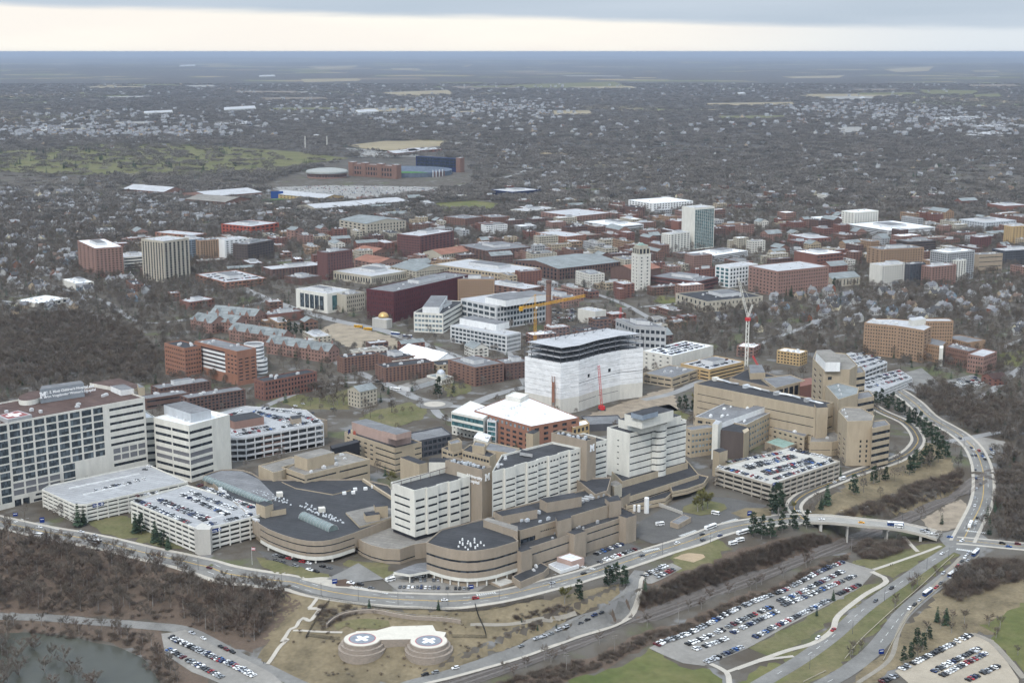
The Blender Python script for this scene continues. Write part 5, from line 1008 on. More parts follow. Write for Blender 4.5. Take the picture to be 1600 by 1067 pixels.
# ------------------------------------------------------------ towers of the town and campus (table)
T = [
 # label, C, A, B, foot row of C, wall, roof, R, L
 ('red brick block with pale brick base, left of the banded white strip building', (288,544),(315,540),(253.5,536),594,'orange','dark',S(7,6,.6,.34),S(7,9,.55,.34)),
 ('orange brick block with white ribbon floors and rounded end bay', (370,549),(397,543),(316.5,531),603,'orange','grey',[S(7,3,.6,.35,v=(.12,.8))],[S(5,1,1,.36,u=(0,.72),v=(.3,.9),s=1),S(5,1,1,.6,u=(0,.72),v=(.3,.9),s=0,m=WM('white')),S(5,3,.6,.35,u=(.76,1),v=(.3,.9))]),
 ('dark brick bar building with square windows behind the white stone wing', (293,622),(373,604.5),(286,616),648,'darkbrick','grey',S(5,15,.6,.6),S(5,2,.5,.5)),
 ('dark brick bar building farthest back beside the wood edge', (248,607),(322,592),(240,601),625,'darkbrick','grey',S(4,14,.5,.5),S(4,2,.5,.5)),
 ('dark brick low link building between the two brick bars', (228,623),(290,611),(222,617),640,'darkbrick','grey',S(2,1,1,.3),None),
 ('red brick office with white base and rooftop boxes by the lawn', (412,596),(500,582),(395,592),626,'redbrick','dark',[S(4,16,.5,.55)],[S(4,3,.3,.5)]),
 ('old cream stone house with mansard roof by the car park', (562,612),(588,606),(544,607),638,'stone','slate',S(4,5,.4,.5),S(4,4,.4,.5)),
 ('long tan service building with pale roof box behind the brick-panel garage', (486,662),(507,655),(452,648),690,'tandark','grey',None,None),
 ('brick residence with flat dark roof, left of the pair by the tent', (536,559),(590,551),(528,555),584,'brick','dark',S(6,10,.5,.55),S(6,3,.4,.45)),
 ('brick residence with flat dark roof in front of the white tent', (600,574.5),(677,565),(587,568),598,'brick','dark',S(6,13,.5,.55),S(6,3,.4,.45)),
 ('brick residence block joining the pair behind, left of the tent', (616,560),(653,554),(588,551),575,'brick','dark',S(5,7,.4,.45),S(5,5,.4,.45)),
 ('brick office with flat grey roof right of the small observatory', (742,574),(785,566),(704,561),604,'brick','grey',S(6,7,.55,.5),S(6,6,.4,.4)),
 ('dark brick laboratory close against the white wrapped building', (790,568),(822,562),(782,560),594,'darkbrick','grey',S(5,6,.4,.4),None),
 ('cream museum of science with tall glass bays at the crossroads', (511,459),(545,452),(469,450),490,'cream','pale',[S(1,1,1,.8,u=(.2,.75),v=(.05,.95),m=GLG)],[S(1,5,.85,.8,u=(.12,.9),v=(.05,.92),m=GLB)]),
 ('brick and cream hall between the cream museum and the maroon building', (541,461),(567,456),(528,458),490,'stone','grey',S(4,9,.45,.5),None),
 ('maroon science building with scattered slit windows and two glass slots', (614.5,456),(770,433),(566,453),504,'maroon','grey',[S(6,34,.22,.6)],[S(6,14,.3,.6)]),
 ('white laboratory with big white roof box beside the maroon building', (692,490),(717,470),(648,487),521,'cream','dark',[S(4,1,1,.35)],[S(4,8,.8,.5,m=GLL)]),
 ('tan ten-storey block with small square windows behind the white laboratories', (715,436),(762,441),(700,432),479,'tanbrick','grey',S(10,15,.4,.5),None),
 ('white laboratory with gridded windows left of the brick chimney', (792,524),(812,519),(710,507),551,'palegrey','pale',[S(4,14,.75,.6,m=GLB)],[S(4,14,.8,.6,m=GLB)]),
 ('white laboratory stepped behind, under the yellow crane', (775,478),(832,462),(744,464),515,'palegrey','pale',[S(4,16,.75,.6,m=GLB)],[S(4,6,.8,.6,m=GLB)]),
 ('brown brick dormitory beyond the tan block', (820,452),(845,446),(762,440),470,'brick','pale',S(4,8,.5,.5),S(4,8,.5,.5)),
 ('beige windowless cube beside the rooftop parking', (930,487),(947,484),(903,482),508,'limestone','pale',None,None),
 ('grey laboratory with exhaust stacks behind the wrapped building', (1010,500),(1041,512),(962,497),556,'grey','grey',S(5,6,.7,.5,m=GLB),S(5,6,.7,.5)),
 ('white garage with dark staggered slots, right of the wrapped building', (1050,556),(1117,540),(1003,548),584,'limestone','white',[S(4,2,.12,.3,u=(.9,1))],[S(4,4,.3,.28)]),
 ('cream banded garage behind the long laboratory', (1109,577),(1166,565),(1062,568),596,'yellowbrick','pale',[S(3,1,1,.42,v=(.05,.85))],[S(3,3,.85,.42,v=(.05,.85))]),
 ('low tan office with grey plant roof at the corner of the site', (1050,590),(1093,577),(1004,583),606,'tan','grey',[S(2,3,.85,.3)],[S(2,4,.85,.3)]),
 ('cream apartment block with white roof and tall window bays', (1250,552),(1268,549),(1210,549),572,'yellowbrick','white',S(4,4,.6,.6),S(4,7,.6,.5)),
 ('small brick apartment block with white roof by the white crane', (1178,543),(1193,538),(1150,541),559,'brickpink','white',S(3,3,.5,.5),S(3,4,.5,.5)),
 # left of the campus
 ('white and brick apartment tower, leftmost of the town towers', (148,388),(190,384.5),(133,375),434,'brickpink','white',S(12,7,.5,.45),S(12,4,.4,.4)),
 ('beige concrete tower with vertical window strips', (255,377),(288,371),(229,372),442,'stone','pale',S(16,6,.5,.85),S(16,8,.5,.85)),
 ('low open parking deck between the two left towers', (193,402),(231,398),(187,396),422,'limestone','pale',S(4,1,1,.45),S(4,1,1,.45)),
 ('grey glazed slab right of the beige tower', (292,375),(309,371),(286,371),408,'bluegrey','pale',S(9,4,.8,.6,m=GLB),S(9,3,.8,.6)),
 ('orange brick apartment block in the left town row', (312,376),(349,371),(308,373),408,'tanbrick','grey',S(9,11,.5,.6),S(9,2,.5,.5)),
 ('white panelled apartment block next to the orange brick one', (351,375),(373,370),(348,372),407,'white','pale',S(9,5,.5,.5),None),
 ('bright red building with glass top beside the red crane', (392,354),(421,347),(361,348),370,'red','pale',S(3,6,.6,.5),S(3,8,.5,.5)),
 ('long low orange-red hall behind the left town row', (300,368),(312,364),(268,360),377,'orange','pale',None,S(2,8,.4,.4)),
 ('dark stepped brick hospital block in the left town row', (386,382),(424,374),(365,380),412,'darkbrown','grey',S(7,9,.6,.4),S(7,5,.5,.4)),
 ('brown brick tower with blank left face in mid campus', (511,395),(553,390),(494,393),438,'purple','grey',S(9,9,.35,.5),None),
 ('dark brick library wing left of the brown tower', (424,421),(494,411),(417,416),438,'darkbrick','pale',S(5,16,.5,.5),S(5,2,.4,.4)),
 ('low dark flat hall at the foot of the brown tower', (470,435),(500,430),(447,430),446,'darkbrick','grey',None,None),
 ('brick garage roof full of parked cars, left campus', (352,441),(412,433),(318,427),452,'orange','pale',S(2,10,.7,.4),S(2,8,.7,.4)),
 ('purple-brown slab building with stepped ends in mid campus', (656,369),(702,360),(624,365),404,'purple','pale',S(8,9,.5,.4),S(8,8,.6,.3)),
 ('low stone hall with red tile roof beside the purple-brown slab', (690,398),(730,390),(668,393),408,'stone','tile',S(2,14,.5,.6),None),
 ('low ring-shaped concrete hall with a row of arched openings', (580,432),(640,424),(515,424),446,'stone','pale',S(1,18,.5,.5),S(1,14,.5,.5)),
 ('white plant block rising from the ring-shaped hall', (598,420),(618,417),(566,415),431,'cream','pale',None,None),
 ('tile-roofed brick hall behind the ring-shaped hall', (590,412),(622,406),(566,404),424,'brickpink','tile',S(3,9,.5,.5),S(3,6,.5,.5)),
 ('long red-roofed hall left of mid campus', (580,396),(614,391),(552,391),406,'brick','tile',S(2,9,.5,.5),None),
 ('stone hall with grey hipped roof left of the library', (650,424),(692,417),(622,415),440,'stone','slate',S(4,12,.5,.5),S(4,8,.5,.5)),
 ('pale concrete hall with glazed roof far behind the mid campus', (572,350),(623,343),(546,342),370,'stone','slate',S(4,12,.4,.6),S(4,6,.5,.5)),
 ('brick gate tower among bare trees, left of the pale hall', (460,360),(471,358),(452,358),378,'brickpink','slate',S(4,2,.4,.4),S(4,2,.4,.4)),
 ('brick dormitory quadrangle, left half', (726,342),(752,338),(698,338),358,'brick','grey',S(5,8,.5,.5),S(5,8,.5,.5)),
 ('brick dormitory quadrangle, right half', (768,340),(795,338),(752,336),356,'brick','grey',S(5,8,.5,.5),S(5,5,.5,.5)),
 ('pale school building with long grey roof near the playing field', (820,330),(860,324),(802,327),337,'limestone','pale',S(1,10,.5,.5),None),
 ('dark blue glazed sports hall with yellow posts', (800,300),(841,296),(771,296),308,'navy','pale',S(2,12,.6,.6),S(2,8,.6,.6)),
 ('broad brick and concrete block with stepped roof, upper mid campus', (900,338),(941,331),(861,330),352,'brickpink','pale',S(5,12,.6,.4),S(5,10,.6,.4)),
 ('white striped parking structure with brown stair tower', (965,354),(1004,350),(916,346),368,'palegrey','white',S(4,1,1,.45),S(5,1,1,.45)),
 ('bright orange brick college building', (885,370),(914,366),(841,363),384,'orange','pale',S(4,9,.6,.4),S(4,12,.5,.4)),
 ('long dark brick hall left of the hip-roofed library', (760,392),(813,383),(739,381),408,'darkbrick','grey',S(5,14,.5,.5),S(5,8,.5,.5)),
 ('wide dark library with columns and grey hipped roof', (872,420),(948,406),(825,405),438,'darkbrick','slate',S(3,22,.5,.7),S(3,12,.5,.7)),
 ('pale-roofed science quadrangle with tan front', (790,428),(853,420),(663,415),447,'tan','pale',S(4,16,.5,.5),S(3,22,.5,.5)),
 ('small brick hall with grey roof behind the chimney', (880,466),(900,462),(850,455),482,'brickpink','grey',S(3,6,.4,.5),S(3,8,.4,.5)),
 ('brick museum with red tile roof behind the bell tower', (992,424),(1032,418),(955,418),447,'darkbrick','tile',None,None),
 ('dark flat-roofed library with recessed bands right of the bell tower', (1090,440),(1116,432),(1022,430),458,'purple','grey',S(3,1,1,.3),S(3,1,1,.3)),
 ('cream mid-rise office left of the tall blue tower', (1048,366),(1069,361),(1037,364),395,'cream','pale',S(9,6,.5,.5),S(9,4,.5,.5)),
 ('tall tower with white side and blue-green glass front', (1086,325),(1111.5,322),(1070,322),390,'cream','pale',[S(26,9,.94,.86,m=GLG)],None),
 ('brick slab touching the tall blue tower', (1060,346),(1071,344),(1054,344),368,'redbrick','pale',S(8,3,.4,.4),None),
 ('row of white apartment fronts near the top, left of the tall tower', (1020,318),(1077,313),(988,312),331,'white','white',S(4,14,.45,.55),S(4,8,.45,.55)),
 ('white striped garage with two brown stair towers below the tall tower', (1112,400),(1153,390),(1081,394),411,'palegrey','white',S(4,1,1,.45),S(4,1,1,.45)),
 ('white office with blue-green glass bays right of the dark library', (1140,418),(1175,411),(1122,414),450,'white','pale',S(5,9,.6,.6,m=GLB),S(5,3,.7,.7,m=GLG)),
 ('cream stone art museum with dark hipped roof', (1105,471),(1174,459),(1074,457),489,'stone','dark',S(2,14,.3,.45),S(2,7,.35,.6)),
 ('large red-brown hotel with pale roof and corner towers', (1215,424),(1291,415),(1173,415),464,'brickpink','pale',S(7,20,.4,.45),S(7,8,.4,.45)),
 ('stone church with grey gabled roof right of the large hotel', (1300,436),(1331,430),(1288,431),449,'stone','slate',S(1,8,.3,.7),None),
 ('red brick garage with slotted stair tower behind the hotel', (1276,398),(1327,396),(1232,393),427,'redbrick','white',S(5,8,.7,.35),None),
 ('long low red brick hall above the brick garage', (1265,373),(1294,370),(1241,366),386,'redbrick','pale',S(2,6,.3,.4),S(2,6,.3,.4)),
 ('long white apartment row near the far right towers', (1290,343),(1323,341),(1267,339),357,'white','white',S(4,10,.5,.5),S(4,6,.5,.5)),
 ('white apartment tower behind the long striped garage', (1335,332),(1362,328),(1321,329),360,'cream','white',S(8,9,.5,.5),S(8,4,.4,.4)),
 ('long white and black striped garage with blue corner sign', (1388,360),(1441,352),(1344,349),373,'palegrey','white',S(3,1,1,.2),S(5,1,1,.5)),
 ('orange brick apartment block with grey plant floor', (1375,390),(1435,385),(1361,385),422,'tanbrick','grey',S(8,16,.5,.5),S(8,3,.4,.4)),
 ('dark stepped office block behind the orange brick apartments', (1420,378),(1454,374),(1407,374),402,'darkbrown','grey',S(6,1,1,.35),S(6,1,1,.35)),
 ('beige hotel slab with small balconies', (1378,415),(1412,410),(1364,411),449,'limestone','pale',S(9,11,.5,.5),None),
 ('black glass apartment block with white edges', (1422,413),(1444,410),(1411,411),447,'darkgrey','grey',S(9,5,.7,.6,m=GLB),S(9,3,.5,.5)),
 ('brown brick apartment block with rounded corner', (1456,417),(1487,412),(1443,414),448,'brickpink','pale',S(8,8,.5,.5),S(8,4,.5,.5)),
 ('grey glass high-rise with white roof, right town', (1480,395),(1525,391),(1453,391),440,'grey','white',S(12,12,.7,.6,m=GLB),S(12,8,.7,.6,m=GLB)),
 ('pale round-fronted apartment tower before the grey high-rise', (1494,407),(1507,405),(1485,405),440,'cream','pale',S(11,4,.5,.7),S(11,3,.5,.7)),
 ('plain brown block right of the grey high-rise', (1530,398),(1554,394),(1524,395),428,'tandark','grey',S(4,1,1,.15),None),
 ('red-brown tower above the plain brown block', (1530,371),(1548,369),(1517,369),393,'purple','pale',S(8,5,.4,.4),S(8,4,.4,.4)),
 ('dark office slab with white floor bands at the right edge', (1570,392),(1612,386),(1557,388),416,'darkgrey','pale',S(6,14,.7,.4),S(6,3,.7,.4)),
 ('pale yellow tower at the right edge', (1582,354),(1606,351),(1572,352),386,'yellowbrick','pale',S(10,6,.4,.45),S(10,4,.4,.4)),
 ('grey courtyard apartments near the right edge', (1540,348),(1578,343),(1506,342),363,'silver','pale',S(4,12,.5,.5),S(4,10,.5,.5)),
 ('low red-roofed shops at the far right', (1570,322),(1606,320),(1544,318),332,'redbrick','pale',None,None),
 ('brick house with white dormers right of the Y-shaped hospital', (1552,592),(1568,588),(1541,586),603,'redbrick','darkx',S(2,3,.4,.4),S(2,2,.4,.4)),
 ('orange brick chapel hall beside the wood, left of the footbridge', (418,492),(470,484),(410,488),506,'redbrick','grey',None,None),
 ('long brick and concrete school beside the crossroads, lower left town', (296,472),(332,466),(284,468),485,'redbrick','pale',S(2,8,.5,.4),None),
 ('row of white flat-roofed buildings at the left town edge', (60,474),(110,466),(20,470),481,'limestone','white',S(1,5,.5,.5),None),
 ('flat white-roofed clinic in the left neighbourhood', (118,443),(146,440),(98,436),454,'limestone','white',S(1,6,.5,.5),None),
]
ROOFC['darkx'] = (.07, .045, .04)
for lb_, C_, A_, B_, yb_, w_, r_, R_, L_ in T:
    b = plain(lb_, C_, A_, B_, yb_, w_, r_, R_, L_, name='town_building' if yb_ < 460 else 'campus_building', par=.9 if yb_ > 440 else .6, cl=0 if r_ in ('tile', 'slate', 'darkx') else 5)
    if r_ in ('tile', 'slate', 'darkx'):     # hipped or gabled roofs
        p = [Vector((q.x, q.y, 0)) for q in b.poly]; lng = 0 if (p[1] - p[0]).length > (p[2] - p[1]).length else 1; sw = min((p[1] - p[0]).length, (p[2] - p[1]).length); gable(b, p, b.z, min(sw * .22, 6.5), RM(r_), WM(w_), lng, .6)
    elif (b.poly[1] - b.poly[0]).length > 25 and (b.poly[3] - b.poly[0]).length > 18 and int(C_[0]) % 3:
        c = b.poly[0]; u, v = b.poly[1] - c, b.poly[3] - c; s0 = .25 + (C_[0] % 7) * .03; b.box('penthouse', [c + u * s0 + v * .3, c + u * (s0 + .35) + v * .3, c + u * (s0 + .35) + v * .72, c + u * s0 + v * .72], b.z - .9, b.z + 3.5, 'palegrey' if w_ != 'darkbrown' else 'grey', 'grey')
ob = [o for o in COL.objects if o.get('label', '').startswith('orange brick block with white')][0]; bb = Building('x', 'x'); bb.root = ob; c = at(397, 546, 26)
bb.vol([(c.x + 11 * cos(k * pi / 10), c.y + 11 * sin(k * pi / 10)) for k in range(20)], 6, 33, 'white', 'grey', None, all_=S(6, 1, 1, .36, u=(0, 1)), part='round_bay'); c = at(405, 560, 16); bb.vol([(c.x + 9 * cos(k * pi / 10), c.y + 9 * sin(k * pi / 10)) for k in range(20)], 0, 16, 'white', 'grey', None, all_=S(3, 1, 1, .36, u=(0, 1)), part='round_bay')
# roof boxes of the white laboratories
def on_top(idx_px, C, A, B, z0, dz_, wall='white', label=None): pass
for lab, C_, A_, B_, ref in (('white laboratory with big white roof box', (686.5,480), (706,462), (660,480), None), ('white laboratory with gridded windows', (775,507), (796,503), (717,497), None), ('white laboratory stepped', (790,470), (830,455), (776,462), None)):
    ob = [o for o in COL.objects if o.get('label', '').startswith(lab)][0]; bb = Building('x', 'x'); bb.root = ob; zt_ = max((Vector(c).z for ch in ob.children if ch.name.startswith('wall') for c in ch.bound_box)); zz_ = zt_ + 7; bb.box('white_roof_box', rect(C_, A_, B_, zz_), zt_ - 1, zz_, 'white', 'grey')
# ------------------------------------------------------------ special campus pieces
def lathe_tower(b, c, prof, m, name, n=16):
    t = MB()
    for (r0, z0), (r1, z1) in zip(prof, prof[1:]): t.tube((c.x, c.y, z0), (c.x, c.y, z1), r0, r1, n)
    t.build(name, m, b)
for lb_, P_, yt, r in (('tall red brick chimney behind the yellow crane', (857, 521), 438, 3.4), ('shorter red brick chimney left of the yellow crane', (814, 506), 463, 2.6)):
    g = at(*P_, 0); ztp = ztop(P_[0], P_[1], yt); e = empty('brick_chimney', g, lb_, 'chimney'); lathe_tower(e, g, [(r * 1.2, 0), (r * .92, ztp - 4)], WM('brick'), 'shaft', 14); lathe_tower(e, g, [(r * .9, ztp - 4), (r * 1.12, ztp - 2.5), (r * 1.05, ztp)], WM('darkbrick'), 'crown_band', 14)
zb_ = ztop(1003, 455, 398); pb = rect((998, 398), (1013.5, 396), (992, 395), zb_); bt_ = Building('bell_tower', 'tall pale stone bell tower with green copper top on the campus', 'tower', at(1003, 455))
bt_.vol(pb, 0, zb_, 'limestone', 'pale', {0: S(10, 2, .25, .4), 3: S(10, 2, .25, .4)}, par=.5); c = sum(pb, Vector()) / 4; sq = lambda k: [c + (p - c) * k for p in pb]
bt_.vol(sq(.9), zb_ - .6, zb_ + 9, 'stone', 'copper', {i: S(1, 3, .6, .8) for i in range(4)}, par=.3, part='belfry', occupy=False); bt_.box('copper_stage', sq(.7), zb_ + 9, zb_ + 13, 'stone', 'copper'); t = MB(); t.dome((c.x, c.y, zb_ + 13), 4, 3, 12, 4); t.build('copper_cap', RM('copper'), bt_.root)
# globe auditorium: white base and golden ball
g = at(606, 512, 0); e = Building('planetarium', 'golden dome on a square white base in front of the maroon building', 'planetarium', g); zq = ztop(604, 514, 500); e.vol(rect((604, 500), (613, 498), (581, 497), zq), 0, zq, 'concrete', 'pale', {}, par=.4); c = at(599, 496, zq); t = MB(); t.dome((c.x, c.y + 2, zq + .4), 7.0, 6.4, 20, 8); t.build('golden_dome', mat('gold_panels', (.50, .33, .14), .35, .2, .4, metal=.4), e.root)
# small observatory with silver dome
g = at(690, 603, 0); e = Building('observatory', 'small white observatory with silver dome and columned wings', 'observatory', g); e.vol(rect((690, 592), (708, 588), (668, 586), 7), 0, 7, 'cream', 'slate', {0: S(1, 5, .4, .5), 3: S(1, 5, .4, .5)}, par=.5); c = at(689, 585, 9); e.box('drum', [(c.x + 5 * cos(k * pi / 8), c.y + 5 * sin(k * pi / 8)) for k in range(16)], 5, 10, 'cream'); t = MB(); t.dome((c.x, c.y, 10), 4.6, 4.6, 18, 6); t.build('silver_dome', mat('dome_metal', (.45, .47, .5), .45, .1, .4, metal=.3), e.root); e.box('entrance_hall', rect((640, 605), (668, 590), (627, 601), 5), 0, 5, 'palegrey', 'gravel')
# event tent
tz = 9; c0, a0, b0 = at(678, 566, tz), at(720, 561, tz), at(618, 551, tz); pt = [c0, a0, a0 + b0 - c0, b0]; e = Building('event_tent', 'very large white event tent with pitched roof among brick halls', 'tent', at(680, 575)); e.vol(pt, 0, tz, 'wrap', 'white', {}, par=0, part='tent_wall'); gable(e, pt, tz, 9, WM('wrap'), WM('wrap'), 1, .8, 'tent_roof')
# gothic brick residence with steep slate roofs
def gothic(lb_, segs, zt_=14):
    e = None
    for i, (C_, A_, B_) in enumerate(segs):
        p = rect(C_, A_, B_, zt_)
        if e is None: e = Building('gothic_hall', lb_, 'residence hall', (p[0].x, p[0].y, 0))
        e.vol(p, 0, zt_, 'brickpink', 'slate', {0: S(3, max(3, int((p[1] - p[0]).length / 5)), .4, .45), 3: S(3, max(2, int((p[3] - p[0]).length / 5)), .4, .45)}, par=0, part='wing'); lng = 0 if (p[1] - p[0]).length > (p[2] - p[1]).length else 1; gable(e, p, zt_, 7.5, RM('slate'), WM('brickpink'), lng, .5)
        u = p[1] - p[0] if not lng else p[3] - p[0]; v = (p[3] - p[0]) if not lng else (p[1] - p[0])
        n = max(1, int(u.length / 18))
        for k in range(n):   # cross gables and chimneys
            a = p[0] + u * ((k + .5) / n) ; w = u.normalized() * 4.2; q = [a - w - v.normalized() * .8, a + w - v.normalized() * .8, a + w + v * .5, a - w + v * .5] if not lng else [a - v.normalized() * .8 + w, a - v.normalized() * .8 - w, a + v * .5 - w, a + v * .5 + w]
            q = ccw([Vector((t.x, t.y, 0)) for t in q]); gable(e, q, zt_ - .5, 6.5, RM('slate'), WM('brickpink'), 1 if abs((q[1] - q[0]).normalized().dot(u.normalized())) > .7 else 0, .3, 'cross_gable')
            t = MB(); cc = p[0] + u * ((k + .1) / n) + v * .5; t.box((cc.x, cc.y, zt_ + 5), 1.6, 1.6, 6, .4); t.build('chimney_stack', WM('brickpink'), e.root)
gothic('brick gothic hall with slate roof and row of cross gables, nearest the brick offices', [((440, 527), (452, 522), (384, 510)), ((513, 549), (524, 544), (444, 529))]); gothic('brick gothic hall with slate roofs, left one behind the office towers', [((366, 505), (384, 499), (322, 497)), ((330, 505), (350, 500), (308, 497))]); gothic('brick gothic hall with slate roof farthest back beside the wood', [((398, 494), (408, 489), (345, 484))])
# tan Y-shaped hospital
e = Building('nursing_hospital', 'tan brick Y-shaped hospital with rows of small windows', 'hospital', at(1420, 565)); zy = ztop(1440, 567, 516); P_ = px(zy, (1350.5, 504), (1402.5, 509), (1444, 516), (1456, 510), (1430, 501), (1395, 498), (1360, 498))
e.vol(P_, 0, zy, 'tanbrick', 'pale', {0: S(9, 12, .42, .45), 1: S(9, 9, .42, .45), 2: S(9, 2, .4, .4), 6: S(9, 3, .4, .4)}, par=.8); e.clutter(10, 2, 5, 'palegrey', 3); e.vol(rect_d((1490, 501.5), (1440, 501.5), 18, zy), 0, zy, 'tanbrick', 'pale', {0: S(9, 12, .42, .45)}, part='rear_wing'); e.box('penthouse', px(zy + 6, (1425, 501), (1447, 498), (1440, 494), (1420, 497)), 0, zy + 6, 'limestone', 'pale')
e.vol(px(20, (1444, 536), (1472, 541), (1480, 533), (1455, 527)), 0, 20, 'tanbrick', 'grey', {0: S(4, 8, .4, .4)}, part='low_wing'); e.vol(px(20, (1478, 541), (1514, 549), (1530, 545), (1490, 535)), 0, 20, 'brick', 'grey', {0: S(4, 11, .4, .4)}, part='low_wing'); e.clutter(5, 1.5, 3); e.vol(px(21, (1512, 553), (1537, 557), (1558, 549), (1535, 544)), 0, 21, 'brickpink', 'pale', {0: S(4, 6, .5, .4), 1: S(4, 8, .6, .4)}, part='end_block'); e.vol(px(14, (1470, 525), (1512, 535), (1540, 531), (1500, 523)), 0, 14, 'tanbrick', 'grey', {0: S(3, 12, .4, .4)}, part='low_wing'); e.box('white_stair', px(21, (1468, 544), (1474, 544), (1474, 540), (1468, 540)), 0, 21, 'cream')
# ------------------------------------------------------------ sports quarter and far buildings
n0, f0 = at(586, 277), at(686, 267); v = f0 - n0; c = (n0 + f0) / 2; vl = v.length; v.normalize(); u = Vector((v.y, -v.x, 0))
sd_ = Building('football_stadium', 'large football stadium with brick side stands and grey seating bowl', 'stadium', c); root = sd_._root(None)
t = MB(); K = 40
for k in range(K):
    a0, a1 = 2 * pi * k / K, 2 * pi * (k + 1) / K
    P = lambda a, f, z: (*(c + u * 132 * f * cos(a) + v * (vl / 2 - 14) * f * sin(a)).xy, z)
    t.quad(P(a0, 1, 13), P(a1, 1, 13), P(a1, .5, 1.5), P(a0, .5, 1.5)); t.quad(P(a1, 1, 0), P(a0, 1, 0), P(a0, 1, 13), P(a1, 1, 13))
t.build('seating_bowl', mat('seat_grey', (.105, .125, .16), .8, .25, .1), root); t = MB(); t.ngon([(*(c + u * 66 * cos(2 * pi * k / K) + v * (vl / 4 - 7) * sin(2 * pi * k / K)).xy, 1.6) for k in range(K)]); t.build('pitch', mat('turf', (.06, .15, .04)), root)
for s_, L_, hh in ((-1, 88, 36), (1, 84, 40)):
    m_ = c + v * s_ * (vl / 2); q = ccw([m_ - u * L_ - v * 9, m_ + u * L_ - v * 9, m_ + u * L_ + v * 9, m_ - u * L_ + v * 9])
    if s_ < 0:
        sd_.vol(q, 0, hh, 'brick', 'pale', {i: S(2, 16, .55, .6, v=(.1, .85)) for i in range(4)}, par=1, part='brick_stand')
        for x in (-.96, -.4, .3, .96): w_ = m_ + u * L_ * x; sd_.box('stair_tower', ccw([w_ - u * 9 - v * 11, w_ + u * 9 - v * 11, w_ + u * 9 + v * 8, w_ - u * 9 + v * 8]), 0, hh + 4, 'brick', 'pale')
    else:
        sd_.vol(q, 0, hh, 'navy', 'blue', {i: S(3, 10, .94, .8, v=(.3, .98), m=GL) for i in range(4)}, par=1, part='glazed_stand')
        w_ = m_ + u * L_ * .96; sd_.box('stair_tower', ccw([w_ - u * 6 - v * 10, w_ + u * 10 - v * 10, w_ + u * 10 + v * 10, w_ - u * 6 + v * 10]), 0, hh + 3, 'brick', 'pale')
w_ = c + u * 135
for i in range(8): p = w_ + v * (i - 3.5) * 7 - v * 20; t = MB(); t.box((p.x, p.y, 0), 2, 2, 16 if i % 2 else 20, .3); t.build('gate_pier', WM('brick' if i % 2 else 'palegrey'), root)
c = at(511, 277); ar = Building('sports_arena', 'round sports arena with low grey domed roof beside the stadium', 'arena', c)
ring = [(c.x + 56 * cos(k * pi / 20), c.y + 56 * sin(k * pi / 20)) for k in range(40)]; ar.vol(ring, 0, 13, 'brickpink', 'grey', None, all_=S(1, 2, .7, .5), par=0); t = MB(); t.tube((c.x, c.y, 13), (c.x, c.y, 17), 60, 60, 40, cap=False); t.dome((c.x, c.y, 17), 60, 9, 40, 5); t.build('dome_roof', mat('arena_roof', (.30, .305, .29), .8, .1, .02), ar.root)
def hall(lb_, C_, A_, B_, wz, rise, wall, roof, along=1, name='sports_hall', spec=None):
    p = rect(C_, A_, B_, wz); b = Building(name, lb_, 'sports hall', (p[0].x, p[0].y, 0)); b.vol(p, 0, wz, wall, roof, {0: spec or S(1, 4, .6, .3), 3: spec or S(2, 14, .5, .4)}, par=0); gable(b, p, wz, rise, RM(roof), WM(wall), along, 1)
hall('white-roofed indoor sports hall with brick walls, leftmost below the golf course', (256, 300), (284, 296), (205, 294), 11, 9, 'brickpink', 'pale'); hall('white-roofed sports hall right of the leftmost one', (330, 307), (392, 299), (306, 300), 11, 7, 'brickpink', 'pale', 0); hall('brown-roofed brick field house in front of the white halls', (352, 316), (380, 310), (312, 309), 12, 8, 'brick', 'gravel'); hall('long pale-roofed indoor track hall', (505, 310), (530, 306), (444, 301), 10, 6, 'yellowbrick', 'pale')
hall('long stone hall with arched end and white roofs', (494, 326), (552, 319), (480, 320), 10, 6, 'stone', 'pale', 0); hall('pale-roofed rink hall behind the stone hall', (570, 320), (614, 312), (555, 314), 10, 5, 'stone', 'pale', 0)
p = at(433, 310); t = MB(); t.box((p.x, p.y, 0), 30, 2.5, 17, .2); o = t.build('scoreboard', WM('navy') if 0 else mat('board_blue', (.03, .07, .22)), None, label='blue ball-field scoreboard by the green pitch', cat='scoreboard'); 
text_mesh('M', 9, mat('board_gold', (.6, .45, .05)), 'board_letter', o, Matrix.Translation((p.x - 4, p.y - 1.6, 4)) @ Matrix.Rotation(.2, 4, 'Z') @ Matrix.Rotation(pi / 2, 4, 'X'), .1)
FARB = [('low white warehouse strip far off beyond the golf course, left', (48,204),(100,202),(50,199)), ('long white warehouse roof beyond the highway, centre', (560,176),(592,174),(555,172)), ('pale warehouse roofs beyond the golf course', (225,177),(270,175),(225,174)), ('white warehouse strip left of the highway', (350,172),(400,169),(350,168)), ('second white warehouse strip, nearer the golf course', (340,195),(392,193),(335,191)), ('small pale works building left of the far towers', (492,212),(502,210),(490,210)), ('dark red school block beyond the stadium', (617,240),(660,236),(605,236)), ('dark red school block, right of the other beyond the stadium', (640,236),(690,233),(634,232)), ('white-roofed store at the far right shops', (1480,188),(1540,185),(1455,184)), ('long pale store roof at the far right', (1530,200),(1598,196),(1510,196)), ('white store roof nearer at the far right', (1520,212),(1580,209),(1500,208)), ('small white barn far beyond the fields, right', (1155,147),(1165,146),(1152,145)), ('white farm roofs far right', (1345,154),(1352,153),(1342,152)), ('white hangar on the far plain, left of centre', (280,103),(305,102),(282,101)), ('pale works roof on the far plain', (405,119),(430,118),(405,117))]
